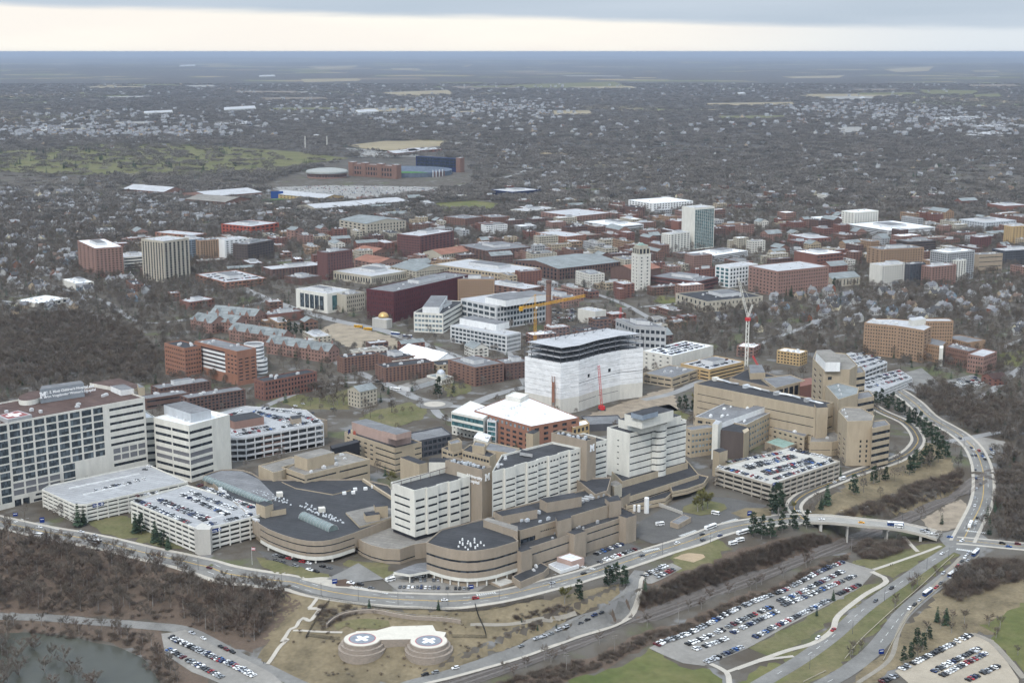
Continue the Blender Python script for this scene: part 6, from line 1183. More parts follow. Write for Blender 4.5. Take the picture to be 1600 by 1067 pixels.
for lb_, C_, A_, B_ in FARB:
    D = at(*C_).y; hh = 9 if D < 8000 else 16; p = rect(C_, A_, B_, hh, False); g = min(h(q.x, q.y) for q in p); b = Building('far_building', lb_, 'building', (p[0].x, p[0].y, g)); b.vol(p, g - 1, g + hh, 'redbrick' if 'red' in lb_ else 'limestone', 'pale', {0: S(1, 8, .5, .3)}, par=.5)
for x_, yb_, yt_ in ((477, 232, 213), (511, 231, 213)):
    p = at(x_, yb_); zt_ = ztop(x_, yb_, yt_); t = MB(); t.tube((p.x, p.y, 0), (p.x, p.y, zt_), 2.6, 2.2, 10); t.build('light_tower', WM('concrete'), None, label='tall pale mast %s of the pair beyond the golf course' % ('left' if x_ < 500 else 'right'), cat='mast')
# ------------------------------------------------------------ smaller campus and town blocks between the landmarks
LAND = [(147,400,'the leftmost white and brick tower'),(258,400,'the beige strip tower'),(330,385,'the orange brick apartments'),(395,355,'the bright red building'),(523,405,'the brown brick tower'),(660,375,'the purple-brown slab'),(600,370,'the pale glazed hall'),(505,465,'the cream museum'),(650,460,'the maroon building'),(680,490,'the white roof-box laboratory'),(740,450,'the tan ten-storey block'),(770,520,'the gridded white laboratory'),(858,480,'the brick chimney'),(885,415,'the hip-roofed library'),(1003,420,'the bell tower'),(1090,355,'the tall blue tower'),(1125,470,'the art museum'),(1230,440,'the red-brown hotel'),(1280,405,'the brick garage'),(1390,360,'the long striped garage'),(1390,430,'the beige hotel slab'),(1400,400,'the orange apartment block'),(1490,410,'the grey high-rise'),(1570,370,'the pale yellow tower'),(1420,530,'the Y-shaped hospital'),(640,550,'the white event tent'),(560,575,'the brick residences'),(430,530,'the gothic halls'),(1040,380,'the cream mid-rise'),(960,355,'the striped parking structure'),(870,340,'the stepped brick block'),(750,345,'the dormitory quadrangle'),(1050,315,'the white apartment row'),(590,425,'the ring-shaped hall')]
rr = random.Random(31); used_ = {}; FZ = [([(420,372),(700,350),(1000,335),(1030,400),(1000,470),(800,470),(560,440),(430,430)], 120, (9, 23)), ([(1000,335),(1330,345),(1600,345),(1600,435),(1330,450),(1050,480),(1010,450)], 112, (8, 24)), ([(420,470),(560,500),(820,540),(1000,480),(1080,500),(1010,560),(700,610),(560,560),(430,510)], 30, (7, 14)), ([(130,360),(420,375),(420,470),(200,480)], 20, (6, 12)), ([(400,300),(700,300),(760,320),(600,345),(420,330)], 16, (6, 11)), ([(700,300),(1000,290),(1600,310),(1600,345),(1000,340),(720,350)], 36, (6, 12))]
for zi_, (pp, n, (h0, h1)) in enumerate(FZ):
    w = [at(*p) for p in pp]; x0, x1 = min(p.x for p in w), max(p.x for p in w); y0, y1 = min(p.y for p in w), max(p.y for p in w); k = t_ = 0
    while k < n and t_ < 14000:
        t_ += 1; y = rr.uniform(y0, y1); x = rr.uniform(x0, x1)
        if not inside(w, x, y): continue
        L_, W_ = rr.uniform(16, 52), rr.uniform(12, 27); a = .47 + rr.choice((0, pi / 2)); e = Vector((cos(a), sin(a), 0)); n_ = Vector((-e.y, e.x, 0)); c = Vector((x, y, 0))
        if any(occ(*(c + e * L_ * i * .54 + n_ * W_ * j * .54).xy) for i in (-1, -.5, 0, .5, 1) for j in (-1, 0, 1)): continue
        wl_ = rr.choices(('brick', 'redbrick', 'brickpink', 'stone', 'limestone', 'tan', 'grey', 'darkbrick', 'white', 'tanbrick'), (18, 13, 17, 11, 4, 8, 9, 14, 2, 6))[0]; rf_ = rr.choices(('pale', 'grey', 'white', 'dark', 'gravel', 'slate'), (14, 34, 6, 22, 14, 12))[0]; hh = rr.uniform(h0, h1); s_ = rr.choice((-1, 1))
        P_ = [c - e * L_ / 2 - n_ * W_ / 2, c + e * L_ / 2 - n_ * W_ / 2, c + e * L_ / 2 + n_ * W_ / 2, c - e * L_ / 2 + n_ * W_ / 2]; fl = max(2, int(hh / 3.8)); px_ = proj((x, y, 0)); ld = min(LAND, key=lambda q: hypot(q[0] - px_[0], (q[1] - px_[1]) * 3)); dx_, dy_ = px_[0] - ld[0], px_[1] - ld[1]
        rel = ('behind' if dy_ < 0 else 'in front of') if abs(dy_) * 3 > abs(dx_) else ('left of' if dx_ < 0 else 'right of'); wn = {'brick': 'brown brick', 'redbrick': 'red brick', 'brickpink': 'pale brick', 'darkbrick': 'dark brick', 'tanbrick': 'tan brick'}.get(wl_, wl_)
        lb_ = '%s %s block with %s roof %s %s' % ('long' if L_ > 42 else 'short' if L_ < 28 else 'mid-sized', wn, rf_, rel, ld[2]); used_[lb_] = used_.get(lb_, 0) + 1
        if used_[lb_] > 1: lb_ = lb_.replace('block', 'taller block' if hh > 11 else 'lower block') if used_[lb_] == 2 else lb_.replace('block', 'farther block')
        b = Building('campus_building' if zi_ in (0, 2) else 'town_building', lb_, 'building', (c.x, c.y, 0)); b.vol(P_, -.5, hh, wl_, rf_, {i: S(fl, max(2, int((L_ if i % 2 == 0 else W_) / 5)), rr.choice((.45, .55, .7)), .45) for i in range(4)}, par=0 if rf_ == 'slate' else .7)
        if rf_ == 'slate': gable(b, P_, hh, W_ * .25, RM('slate'), WM(wl_), 0, .5)
        else:
            b.clutter(rr.randrange(2, 6), seed=k)
            if L_ > 34 and rr.random() < .6: o_ = c + e * rr.uniform(-.2, .2) * L_; b.box('penthouse', [o_ - e * L_ * .14 - n_ * W_ * .2, o_ + e * L_ * .14 - n_ * W_ * .2, o_ + e * L_ * .14 + n_ * W_ * .2, o_ - e * L_ * .14 + n_ * W_ * .2], hh - .7, hh + 3.4, rr.choice(('palegrey', 'silver', 'grey')), 'grey')
            if rr.random() < .45: f_ = c + e * L_ * .5 * s_; Q_ = ccw([f_ - e * 7 + n_ * W_ * .5, f_ + e * 7 + n_ * W_ * .5, f_ + e * 7 + n_ * W_ * 1.0, f_ - e * 7 + n_ * W_ * 1.0]); b.vol(Q_, -.5, hh * .75, wl_, rf_, {i: S(max(1, fl - 1), 3, .5, .45) for i in range(4)}, par=.6, part='wing')
        k += 1
# ------------------------------------------------------------ houses
HW = [mat('house_' + n, c, .85, .06, .2) for n, c in (('white', (.46, .455, .44)), ('cream', (.62, .56, .42)), ('grey', (.40, .41, .42)), ('tan', (.42, .34, .25)), ('blue', (.26, .33, .40)), ('brick', (.28, .12, .08)))]
HWN = ['white', 'cream', 'grey', 'tan', 'blue-grey', 'brick']
HR = [mat('shingle_' + n, c, .9, .15, .3) for n, c in (('grey', (.17, .17, .18)), ('dark', (.08, .078, .08)), ('brown', (.14, .10, .08)), ('pale', (.24, .24, .245)))]
HRN = ['grey', 'dark', 'brown', 'pale']
def house_mesh(wi, ri, kind):
    m = MB(); L_, W_, H_ = ((12, 8.5, 6), (10, 8, 5.5), (15, 9, 5))[kind]; q = [(-L_ / 2, -W_ / 2), (L_ / 2, -W_ / 2), (L_ / 2, W_ / 2), (-L_ / 2, W_ / 2)]
    def blk(q, H_, r, ax):
        m.prism(q, -1, H_, 0); p = [Vector((*t, 0)) for t in q]; p = p if not ax else p[1:] + p[:1]; r0, r1 = (p[3] + p[0]) / 2, (p[1] + p[2]) / 2; e = (p[1] - p[0]).normalized() * .5; s = (p[3] - p[0]).normalized() * .5; V = lambda t, z: (t.x, t.y, z)
        m.quad(V(p[0] - e - s, H_ - .4), V(p[1] + e - s, H_ - .4), V(r1 + e, H_ + r), V(r0 - e, H_ + r), 1); m.quad(V(p[2] + e + s, H_ - .4), V(p[3] - e + s, H_ - .4), V(r0 - e, H_ + r), V(r1 + e, H_ + r), 1); m.tri(V(p[3], H_), V(p[0], H_), V(r0, H_ + r)); m.tri(V(p[1], H_), V(p[2], H_), V(r1, H_ + r))
    blk(q, H_, 4.2, 0)
    if kind != 1: w = 6; x = L_ * .18; blk([(x - w / 2, -W_ / 2 - 3), (x + w / 2, -W_ / 2 - 3), (x + w / 2, 0), (x - w / 2, 0)], H_ - .3, 3.6, 1)
    for s in (-1, 1):
        for i in range(4):
            for z in (1.2, 3.8): x = -L_ / 2 + L_ * (i + .5) / 4; m.quad(*[(x + a * .55, s * (W_ / 2 + .04), z + b) for a, b in ((-1, 0), (1, 0), (1, 1.3), (-1, 1.3))][::1 if s < 0 else -1], 2)
    m.box((L_ * .25, 0, H_ + 1.5), .9, .9, 3.8, 0, 0); return m.mesh('house', [HW[wi], HR[ri], GL])
_hm = {}
def house(x, y, rot, wi, ri, kind, label=None, group=None, s=1.0):
    k = (wi, ri, kind)
    if k not in _hm: _hm[k] = house_mesh(*k)
    o = bpy.data.objects.new('house', _hm[k]); o.location = (x, y, h(x, y)); o.rotation_euler = (0, 0, rot); o.scale = (s, s, s); link(o, None, label, 'house', group); return o
HZ = [('in the hillside streets before the right-hand towers', [(1085,482),(1200,462),(1340,450),(1600,440),(1600,560),(1500,505),(1345,505),(1200,535),(1130,520)], 78), ('in the streets left of the white and brick tower', [(0,338),(130,335),(132,420),(225,440),(250,480),(0,505)], 72), ('in the leafy blocks below the white sports halls', [(0,290),(200,300),(400,318),(520,330),(640,330),(700,345),(640,355),(500,372),(430,365),(360,345),(200,360),(0,332)], 74), ('among bare trees beyond the stadium and right towers', [(740,250),(900,255),(1100,270),(1350,285),(1600,290),(1600,318),(1400,330),(1150,345),(1000,300),(800,290)], 74)]
rr = random.Random(21); HOUSES = []
for zn, pp, n in HZ:
    w = [at(*p) for p in pp]; x0, x1 = min(p.x for p in w), max(p.x for p in w); y0, y1 = min(p.y for p in w), max(p.y for p in w); k = 0; tries = 0
    while k < n and tries < 20000:
        tries += 1; y = y1 - (y1 - y0) * rr.random() ** .75; x = rr.uniform(x0, x1)
        if not inside(w, x, y) or occ(x, y) or occ(x + 6, y + 5) or occ(x - 6, y - 5): continue
        wi, ri, kd = rr.choices(range(6), (48, 14, 14, 10, 7, 7))[0], rr.choices(range(4), (40, 25, 15, 20))[0], rr.randrange(3); s = 1.05 if y < 2000 else 1.15
        house(x, y, rr.choice((.5, .5 + pi / 2)) + rr.uniform(-.12, .12), wi, ri, kd, '%s gabled house with %s roof %s' % (HWN[wi], HRN[ri], zn), 'houses ' + zn, s); occ_poly([(x - 8, y - 7), (x + 8, y - 7), (x + 8, y + 7), (x - 8, y + 7)], 0); k += 1
# ------------------------------------------------------------ plants
BARK = mat('bark', (.24, .22, .20), .95, .2, .6, obj_var=.25); TWIG = mat('twigs', (.128, .106, .087), .95, .15, .5, obj_var=.28); TWIG2 = mat('twigs_reddish', (.122, .091, .073), .95, .15, .5, obj_var=.28)
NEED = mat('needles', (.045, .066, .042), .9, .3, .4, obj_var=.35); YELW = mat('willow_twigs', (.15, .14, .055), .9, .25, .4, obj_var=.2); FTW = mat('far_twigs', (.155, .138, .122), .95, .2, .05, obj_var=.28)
def blade(m, p, d, L_, w, mi=0, rr=random):
    a = d.orthogonal().normalized(); a.rotate(Matrix.Rotation(rr.uniform(0, 6.28), 3, d)); a = a * (w / 2); m.tri(p - a, p + a, p + d * L_, mi)
def bare_tree(seed, H=12.0, R=4.5, limbs=9, sub=6, twigs=13, tw=.105, tl=1.7):
    """trunk mesh and crown mesh (limbs, branches, twigs)"""
    rr = random.Random(seed); T_ = MB(); C_ = MB(); th = H * rr.uniform(.34, .46); lean = Vector((rr.uniform(-.06, .06), rr.uniform(-.06, .06), 1)); top = lean * (H * .8)
    T_.tube((0, 0, -1), lean * th, .3, .22, 6); T_.tube(lean * th, top, .22, .07, 5)
    for i in range(limbs):
        f = rr.uniform(.28, .85); p = lean * (H * f * .85); az = i * 2.4 + rr.uniform(-.4, .4); up = rr.uniform(.5, 1.15); d = Vector((cos(az), sin(az), up)).normalized(); L_ = R * rr.uniform(.75, 1.15) * (1.15 - .45 * f); q = p + d * L_ + Vector((0, 0, L_ * .12)); C_.tube(p, q, .10, .04, 4, cap=False)
        for j in range(sub):
            t = rr.uniform(.25, 1); b = p + (q - p) * t; d2 = (d + Vector((rr.uniform(-1, 1), rr.uniform(-1, 1), rr.uniform(-.2, .9)))).normalized(); l2 = R * rr.uniform(.25, .5); e = b + d2 * l2; C_.tube(b, e, .045, .02, 3, cap=False)
            for k in range(twigs): c = b + (e - b) * rr.uniform(.15, 1); d3 = (d2 * .7 + Vector((rr.uniform(-1, 1), rr.uniform(-1, 1), rr.uniform(-.4, 1)))).normalized(); blade(C_, c, d3, tl * rr.uniform(.5, 1.15), tw, 0, rr)
    return T_, C_
def conifer(seed, H=14.0, R=3.2, tiers=11, per=10):
    rr = random.Random(seed); T_ = MB(); C_ = MB(); T_.tube((0, 0, -1), (0, 0, H * .95), .25, .04, 6)
    for i in range(tiers):
        f = i / (tiers - 1); z = H * (.10 + .88 * f); r = R * (1 - f) ** .8 * rr.uniform(.8, 1.12) + .25
        for j in range(per):
            a = j * 2 * pi / per + i * 1.3 + rr.uniform(-.3, .3); l = r * rr.uniform(.7, 1.15); d = Vector((cos(a), sin(a), 0)); s = Vector((-sin(a), cos(a), 0)); p = Vector((0, 0, z)); e = p + d * l - Vector((0, 0, l * rr.uniform(.15, .42))); w = s * (l * .38 + .2)
            C_.quad(p + Vector((0, 0, .35)), p + d * l * .55 - w + Vector((0, 0, -.1)), e, p + d * l * .55 + w + Vector((0, 0, -.1)))
            for k in range(3): c = p + (e - p) * rr.uniform(.3, 1) + s * rr.uniform(-.5, .5) * l * .5; blade(C_, c, Vector((rr.uniform(-1, 1), rr.uniform(-1, 1), rr.uniform(-.5, .6))).normalized(), .9, .45, 0, rr)
    return T_, C_
def pine(seed, H=15.0, R=4.2):
    rr = random.Random(seed); T_ = MB(); C_ = MB(); T_.tube((0, 0, -1), (0, 0, H * .9), .3, .08, 6)
    for i in range(58):
        f = rr.uniform(.13, 1); a = rr.uniform(0, 6.28); r = R * (1.05 - f * .72) * rr.uniform(.3, 1); c = Vector((cos(a) * r, sin(a) * r, H * f)); C_.tube((0, 0, H * f - .6), c, .07, .03, 3, cap=False)
        for k in range(20): d = Vector((rr.gauss(0, 1), rr.gauss(0, 1), rr.gauss(.15, .55))).normalized(); blade(C_, c + d * .2, d, rr.uniform(.7, 1.5), .55, 0, rr)
    return T_, C_
def bush(seed, H=3.6, R=3.0, n=170, tw=.085):
    rr = random.Random(seed); C_ = MB()
    for i in range(n): a = rr.uniform(0, 6.28); d = Vector((cos(a) * rr.uniform(.1, .9), sin(a) * rr.uniform(.1, .9), rr.uniform(.35, 1))).normalized(); p = Vector((cos(a), sin(a), 0)) * R * rr.uniform(0, .7) + Vector((0, 0, H * rr.uniform(0, .5))); blade(C_, p, d, H * rr.uniform(.35, .7), tw, 0, rr)
    return C_
def far_tree(seed, H=12.0, R=4.6, n=90, w=.62):
    rr = random.Random(seed); C_ = MB(); C_.tube((0, 0, -1), (0, 0, H * .7), .3, .12, 3)
    for i in range(n):
        a = rr.uniform(0, 6.28); z = rr.uniform(-.55, 1); r = (1 - abs(z) ** 2.2) ** .5 * rr.uniform(.35, 1); p = Vector((cos(a) * r * R * .8, sin(a) * r * R * .8, H * (.58 + .3 * z))); d = (p - Vector((0, 0, H * .35))).normalized() + Vector((rr.uniform(-.5, .5), rr.uniform(-.5, .5), rr.uniform(-.3, .5))); d.normalize(); blade(C_, p, d, rr.uniform(1.4, 3.0), w, 0, rr)
    return C_
def clump(seed, n=10, span=38, con=.06):
    rr = random.Random(seed); M_ = MB()
    for i in range(n):
        x, y = rr.uniform(-span / 2, span / 2), rr.uniform(-span / 2, span / 2); H = rr.uniform(9, 15); R = rr.uniform(4, 6.5)
        for k in range(34):
            a = rr.uniform(0, 6.28); z = rr.uniform(-.4, 1); r = (1 - abs(z) ** 2) ** .5 * rr.uniform(.3, 1); p = Vector((x + cos(a) * r * R, y + sin(a) * r * R, H * (.55 + .33 * z))); d = Vector((cos(a), sin(a), rr.uniform(.1, 1.2))).normalized(); blade(M_, p, d, rr.uniform(2, 4.2), 1.5, 0, rr)
    return M_
TREES = []
for s in range(5): T_, C_ = bare_tree(100 + s, H=(13, 12, 14, 11, 12.5)[s], R=(4.6, 5.2, 4.4, 4.2, 5)[s]); TREES.append((T_.mesh('trunk', [BARK]), C_.mesh('crown', [TWIG if s % 2 == 0 else TWIG2])))
CONS = [];  PINES = []
for s in range(3): T_, C_ = conifer(200 + s, H=(13, 15, 11)[s], R=(3.0, 3.3, 3.0)[s]); CONS.append((T_.mesh('trunk', [BARK]), C_.mesh('crown', [NEED])))
for s in range(3): T_, C_ = pine(230 + s, H=(14, 16, 12)[s], R=(4.2, 4.4, 4.6)[s]); PINES.append((T_.mesh('trunk', [BARK]), C_.mesh('crown', [NEED])))
T_, C_ = bare_tree(150, H=9, R=4.5, twigs=22, tw=.16, tl=1.8); WILLOW = (T_.mesh('trunk', [BARK]), C_.mesh('crown', [YELW]))
def plant(kind, x, y, s, name, label, group, rr, z=None):
    e = bpy.data.objects.new(name, None); e.empty_display_size = .5; e.location = (x, y, h(x, y) if z is None else z); e.rotation_euler = (0, 0, rr.uniform(0, 6.28)); e.scale = (s, s, s * rr.uniform(.9, 1.12)); link(e, None, label, 'tree', group)
    for nm, me in zip(('trunk', 'crown'), kind): o = bpy.data.objects.new(nm, me); COL.objects.link(o); o.parent = e
    return e
rr = random.Random(5)
# conifers seen one by one: pixel of the foot, height in pixels, kind, where
CF = [('beside the white garage near the road', [(122,823,38,1),(131,821,30,0)]), ('in the planted strip before the packed white garage', [(212,832,30,2),(221,834,34,3),(243,846,34,2),(255,855,32,3),(263,858,24,2)]), ('at the top of the grass slope below the road', [(577,953,20,0),(685,953,20,0)]), ('in the dark clump below the front road', [(905,937,34,3),(950,916,40,3),(962,913,44,4),(975,916,40,3),(1008,926,24,1)]), ('on the dry slope by the access road', [(869,982,10,1),(840,985,10,0),(815,972,8,1)]),
      ('in front of the tan banded garage', [(1216,806,56,4),(1208,802,40,3)]), ('on the bank opposite the tan banded garage', [(1176,838,38,3),(1190,842,44,4),(1204,840,36,3),(1222,833,38,4),(1240,828,34,3),(1260,826,32,4)]), ('beside the loop road', [(1283,796,26,1),(1292,788,34,2),(1334,772,34,3),(1365,756,34,4),(1384,751,26,3),(1313,747,18,1),(1341,722,24,2),(1325,718,26,1)]),
      ('between the loop road and the avenue', [(1368,632,24,3),(1377,634,26,4),(1386,640,24,3),(1394,637,24,4),(1403,646,26,3),(1411,650,24,4),(1420,660,24,2),(1428,664,26,3),(1437,672,28,4),(1445,680,30,3),(1452,690,30,4),(1462,700,32,3),(1471,707,30,4),(1478,716,30,3),(1466,722,30,4),(1452,726,30,3),(1440,730,30,4),(1430,735,34,3),(1421,742,34,4),(1446,712,26,1)]),
      ('on the lawn beside the big car park', [(1302,938,20,1),(1276,962,14,0)]), ('beside the lower right car park', [(1464,972,28,1),(1478,975,30,2),(1432,1008,28,3),(1442,1016,30,4),(1424,1028,28,3),(1412,1036,28,4),(1452,998,22,3)]), ('by the roundabout', [(685,622,34,4),(607,616,14,0),(598,612,12,3)]), ('on the lawn by the building site', [(1070,642,28,3),(1082,646,24,4),(1062,640,20,3)]), ('beside the small observatory', [(728,592,22,3),(738,594,22,4),(720,590,18,3)]), ('near the crossroads by the gothic halls', [(452,520,20,3),(462,524,20,4),(472,522,18,3),(444,516,18,4),(480,526,16,3),(536,490,12,1)]), ('by the large red-brown hotel', [(1228,470,20,1),(1236,466,18,2),(1255,470,16,1),(1303,452,18,4)])]
for zn, L_ in CF:
    for i, (x_, y_, hp, k) in enumerate(L_):
        p = gp(x_, y_); H_ = hp * p.length / FPX * .95; kd = (CONS + PINES)[k]; base = (13, 15, 11, 14, 16, 12)[k]
        plant(kd, p.x, p.y, H_ / base, 'conifer_tree', 'dark green %s %s' % ('spruce' if k < 3 else 'pine', zn) if len(L_) > 2 else '%s dark green evergreen %s' % (('left', 'right')[i], zn), 'evergreens ' + zn, rr)
for i, (x_, y_, hp) in enumerate([(882,943,26),(1098,798,30),(1106,796,26),(1090,800,22),(1090,640,22),(1110,643,24),(1130,648,22),(612,758,20),(1240,796,12)]):
    p = gp(x_, y_); plant(WILLOW, p.x, p.y, hp * p.length / FPX / 9, 'early_leafing_tree', 'yellow-green early leafing tree ' + ('below the front road', 'on the forecourt island', 'on the forecourt island', 'on the forecourt island', 'before the long tan laboratory', 'before the long tan laboratory', 'before the long tan laboratory', 'between the clinic and the cream tower', 'at the loop road bend')[i], 'yellow-green trees', rr)
# golf course evergreens
for i in range(46):
    gx, gy = rr.choice([(95,250),(137,240),(165,250),(190,262),(215,262),(255,266),(110,262),(30,258),(70,270),(270,262),(320,268),(60,240),(400,250),(350,240),(420,262)]); p = at(gx + rr.gauss(0, 7), gy + rr.gauss(0, 1.6)); plant(CONS[i % 3], p.x, p.y, (1.5 if i % 2 else 1.15), 'conifer_tree', '%s dark evergreen on the %s of the green golf course' % ('tall' if i % 2 else 'small', 'left edge' if gx < 80 else 'left half' if gx < 180 else 'middle' if gx < 300 else 'right half'), 'evergreens on the golf course', rr)
# bare trees seen one by one: wooded slope, river bank, street trees
def scatter(poly, n, rr, occ_ok=False, gap=0):
    w = [gp(*p) for p in poly]; x0, x1 = min(p.x for p in w), max(p.x for p in w); y0, y1 = min(p.y for p in w), max(p.y for p in w); out = []; tries = 0
    while len(out) < n and tries < n * 60:
        tries += 1; x, y = rr.uniform(x0, x1), rr.uniform(y0, y1)
        if not inside(w, x, y) or (not occ_ok and occ(x, y)): continue
        if gap and any((x - a) ** 2 + (y - b) ** 2 < gap * gap for a, b in out): continue
        out.append((x, y))
    return out
WZ = [('of the wood below the road', [(-30,826),(60,838),(150,857),(330,898),(430,922),(452,935),(430,965),(395,1008),(330,992),(270,972),(150,958),(-30,952)], 168, (.65, 1.25)), ('of the near river bank', [(-20,1000),(60,1010),(110,1040),(160,1075),(150,1085),(-20,1085)], 26, (.9, 1.3)), ('of the far river bank', [(0,972),(150,980),(230,992),(258,1030),(285,1070),(262,1075),(230,1030),(190,1006),(100,986),(0,984)], 36, (.55, .85)), ('of the strip between the carriageways', [(1440,905),(1480,878),(1500,872),(1470,902),(1400,960),(1340,1030),(1300,1050),(1330,1010),(1390,945)], 10, (.5, .8)), ('of the lower right car park edge', [(1400,1000),(1500,960),(1590,980),(1600,1060),(1560,1040),(1520,985),(1420,1040)], 14, (.5, .9)), ('of the row by the red brick office', [(470,600),(545,596),(540,640),(480,632)], 22, (.9, 1.1)), ('of the strip along the railway', [(780,1052),(925,1010),(1050,966),(1180,912),(1300,865),(1305,872),(1190,920),(1050,978),(930,1022),(790,1062)], 20, (.6, .9))]
for zn, pp, n, (s0, s1) in WZ:
    Q_ = scatter(pp, n, rr, gap=2.2); fx = sorted(proj((x, y, 0))[0] for x, y in Q_); fy = sorted(y for x, y in Q_)
    for x, y in Q_:
        ti = rr.randrange(5); s_ = rr.uniform(s0, s1); u_ = fx.index(proj((x, y, 0))[0]) / len(Q_); v_ = fy.index(y) / len(Q_)
        lb_ = '%s %s leafless tree, %s%s' % ('tall' if s_ > s0 + .66 * (s1 - s0) else 'small' if s_ < s0 + .33 * (s1 - s0) else 'mid-sized', 'greyish' if ti % 2 == 0 else 'reddish', (('upper ' if v_ > .5 else 'lower ') + ('left' if u_ < .25 else 'left centre' if u_ < .5 else 'right centre' if u_ < .75 else 'right') + ' part ') if n > 60 else ('left end ' if u_ < .33 else 'middle ' if u_ < .67 else 'right end '), zn); plant(TREES[ti], x, y, s_, 'bare_tree', lb_, 'bare trees ' + zn, rr)
# ------------------------------------------------------------ masses of trees: one object each, instanced over points
def gn_group():
    g = bpy.data.node_groups.new('scatter', 'GeometryNodeTree'); g.interface.new_socket('Geometry', in_out='INPUT', socket_type='NodeSocketGeometry'); g.interface.new_socket('Geometry', in_out='OUTPUT', socket_type='NodeSocketGeometry'); g.interface.new_socket('Collection', in_out='INPUT', socket_type='NodeSocketCollection')
    N = g.nodes; L = g.links; i = N.new('NodeGroupInput'); o = N.new('NodeGroupOutput'); ip = N.new('GeometryNodeInstanceOnPoints'); ci = N.new('GeometryNodeCollectionInfo'); ci.inputs['Separate Children'].default_value = True; ci.inputs['Reset Children'].default_value = True
    L.new(i.outputs['Collection'], ci.inputs['Collection']); L.new(i.outputs['Geometry'], ip.inputs['Points']); L.new(ci.outputs[0], ip.inputs['Instance']); ip.inputs['Pick Instance'].default_value = True
    a = N.new('GeometryNodeInputNamedAttribute'); a.data_type = 'FLOAT'; a.inputs[0].default_value = 'scl'; L.new(a.outputs[0], ip.inputs['Scale'])
    r = N.new('GeometryNodeInputNamedAttribute'); r.data_type = 'FLOAT'; r.inputs[0].default_value = 'rot'; cb = N.new('ShaderNodeCombineXYZ'); L.new(r.outputs[0], cb.inputs[2]); L.new(cb.outputs[0], ip.inputs['Rotation'])
    x = N.new('GeometryNodeInputNamedAttribute'); x.data_type = 'INT'; x.inputs[0].default_value = 'idx'; L.new(x.outputs[0], ip.inputs['Instance Index'])
    L.new(ip.outputs[0], o.inputs[0]); return g
GN = gn_group(); GNC = [s.identifier for s in GN.interface.items_tree if s.name == 'Collection'][0]
def mass(name, label, pts, meshes, cat=None):
    """pts: (x, y, z, scale)"""
    col = bpy.data.collections.new(name + '_kinds')
    for i, me in enumerate(meshes): o = bpy.data.objects.new('%s_kind_%02d' % (name, i), me); col.objects.link(o)
    me = bpy.data.meshes.new(name); me.from_pydata([p[:3] for p in pts], [], [])
    for nm, ty, vals in (('scl', 'FLOAT', [p[3] for p in pts]), ('rot', 'FLOAT', [rr.uniform(0, 6.28) for p in pts]), ('idx', 'INT', [p[4] if len(p) > 4 else rr.randrange(len(meshes)) for p in pts])): me.attributes.new(nm, ty, 'POINT').data.foreach_set('value', vals)
    o = bpy.data.objects.new(name, me); md_ = o.modifiers.new('scatter', 'NODES'); md_.node_group = GN; md_[GNC] = col; link(o, None, label, cat, None, 'stuff'); return o
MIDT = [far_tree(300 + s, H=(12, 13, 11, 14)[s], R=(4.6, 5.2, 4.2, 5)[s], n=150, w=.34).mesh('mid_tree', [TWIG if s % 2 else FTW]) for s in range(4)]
MIDC = []
for s in range(2): T_, C_ = conifer(400 + s, H=14, R=3.2, tiers=8, per=7); MIDC.append(C_.mesh('mid_conifer', [NEED]))
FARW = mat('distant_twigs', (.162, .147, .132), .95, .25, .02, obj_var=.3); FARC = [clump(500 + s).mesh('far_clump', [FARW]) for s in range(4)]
T_ = MB()
for k in range(5):
    a_, C_ = conifer(450 + k, H=13, R=3.4, tiers=6, per=6); x_, y_ = (k % 3) * 7 - 7, (k // 3) * 9 - 4; n0_ = len(T_.v); T_.v += [(v[0] + x_, v[1] + y_, v[2]) for v in C_.v]; T_.f += [tuple(i + n0_ for i in f) for f in C_.f]; T_.m += C_.m
FARK = T_.mesh('far_conifers', [NEED])
BUSH = [bush(600 + s).mesh('bush', [TWIG2 if s % 2 else TWIG]) for s in range(3)]
pts = []
for pp, n, s0, s1 in [([(640,1070),(800,1024),(860,1000),(950,958),(1000,930),(1070,900),(1160,868),(1270,836),(1330,842),(1200,892),(1050,948),(925,992),(800,1030),(700,1060)], 900, .8, 1.5), ([(720,1085),(940,1026),(1060,980),(1200,924),(1325,868),(1322,876),(1200,932),(1020,1004),(930,1045),(850,1080)], 560, .6, 1.1), ([(1330,858),(1380,838),(1410,840),(1422,860),(1370,875),(1345,872)], 130, .9, 1.5), ([(1300,812),(1360,808),(1440,788),(1505,760),(1500,735),(1440,755),(1370,785)], 330, .9, 1.7), ([(530,1010),(430,1010),(480,950),(600,955),(760,955),(900,935),(880,970),(760,1030),(620,1060),(500,1060)], 130, .3, .7), ([(490,945),(560,950),(600,955),(540,965),(505,985),(495,970)], 80, .6, 1.0), ([(800,965),(880,945),(900,955),(830,985)], 60, .5, .9), ([(-30,830),(150,857),(330,898),(450,932),(395,1005),(270,972),(-30,952)], 420, .6, 1.1), ([(0,972),(230,992),(285,1070),(262,1075),(190,1006),(0,984)], 160, .6, 1.0), ([(1480,890),(1530,875),(1600,880),(1610,905),(1560,915),(1500,940),(1478,930)], 330, 1.0, 1.8)]:
    pts += [(x, y, h(x, y), rr.uniform(s0, s1)) for x, y in scatter(pp, n, rr)]
mass('scrub', 'leafless brown scrub along the railway cutting and wooded slopes', pts, BUSH)
pts = []
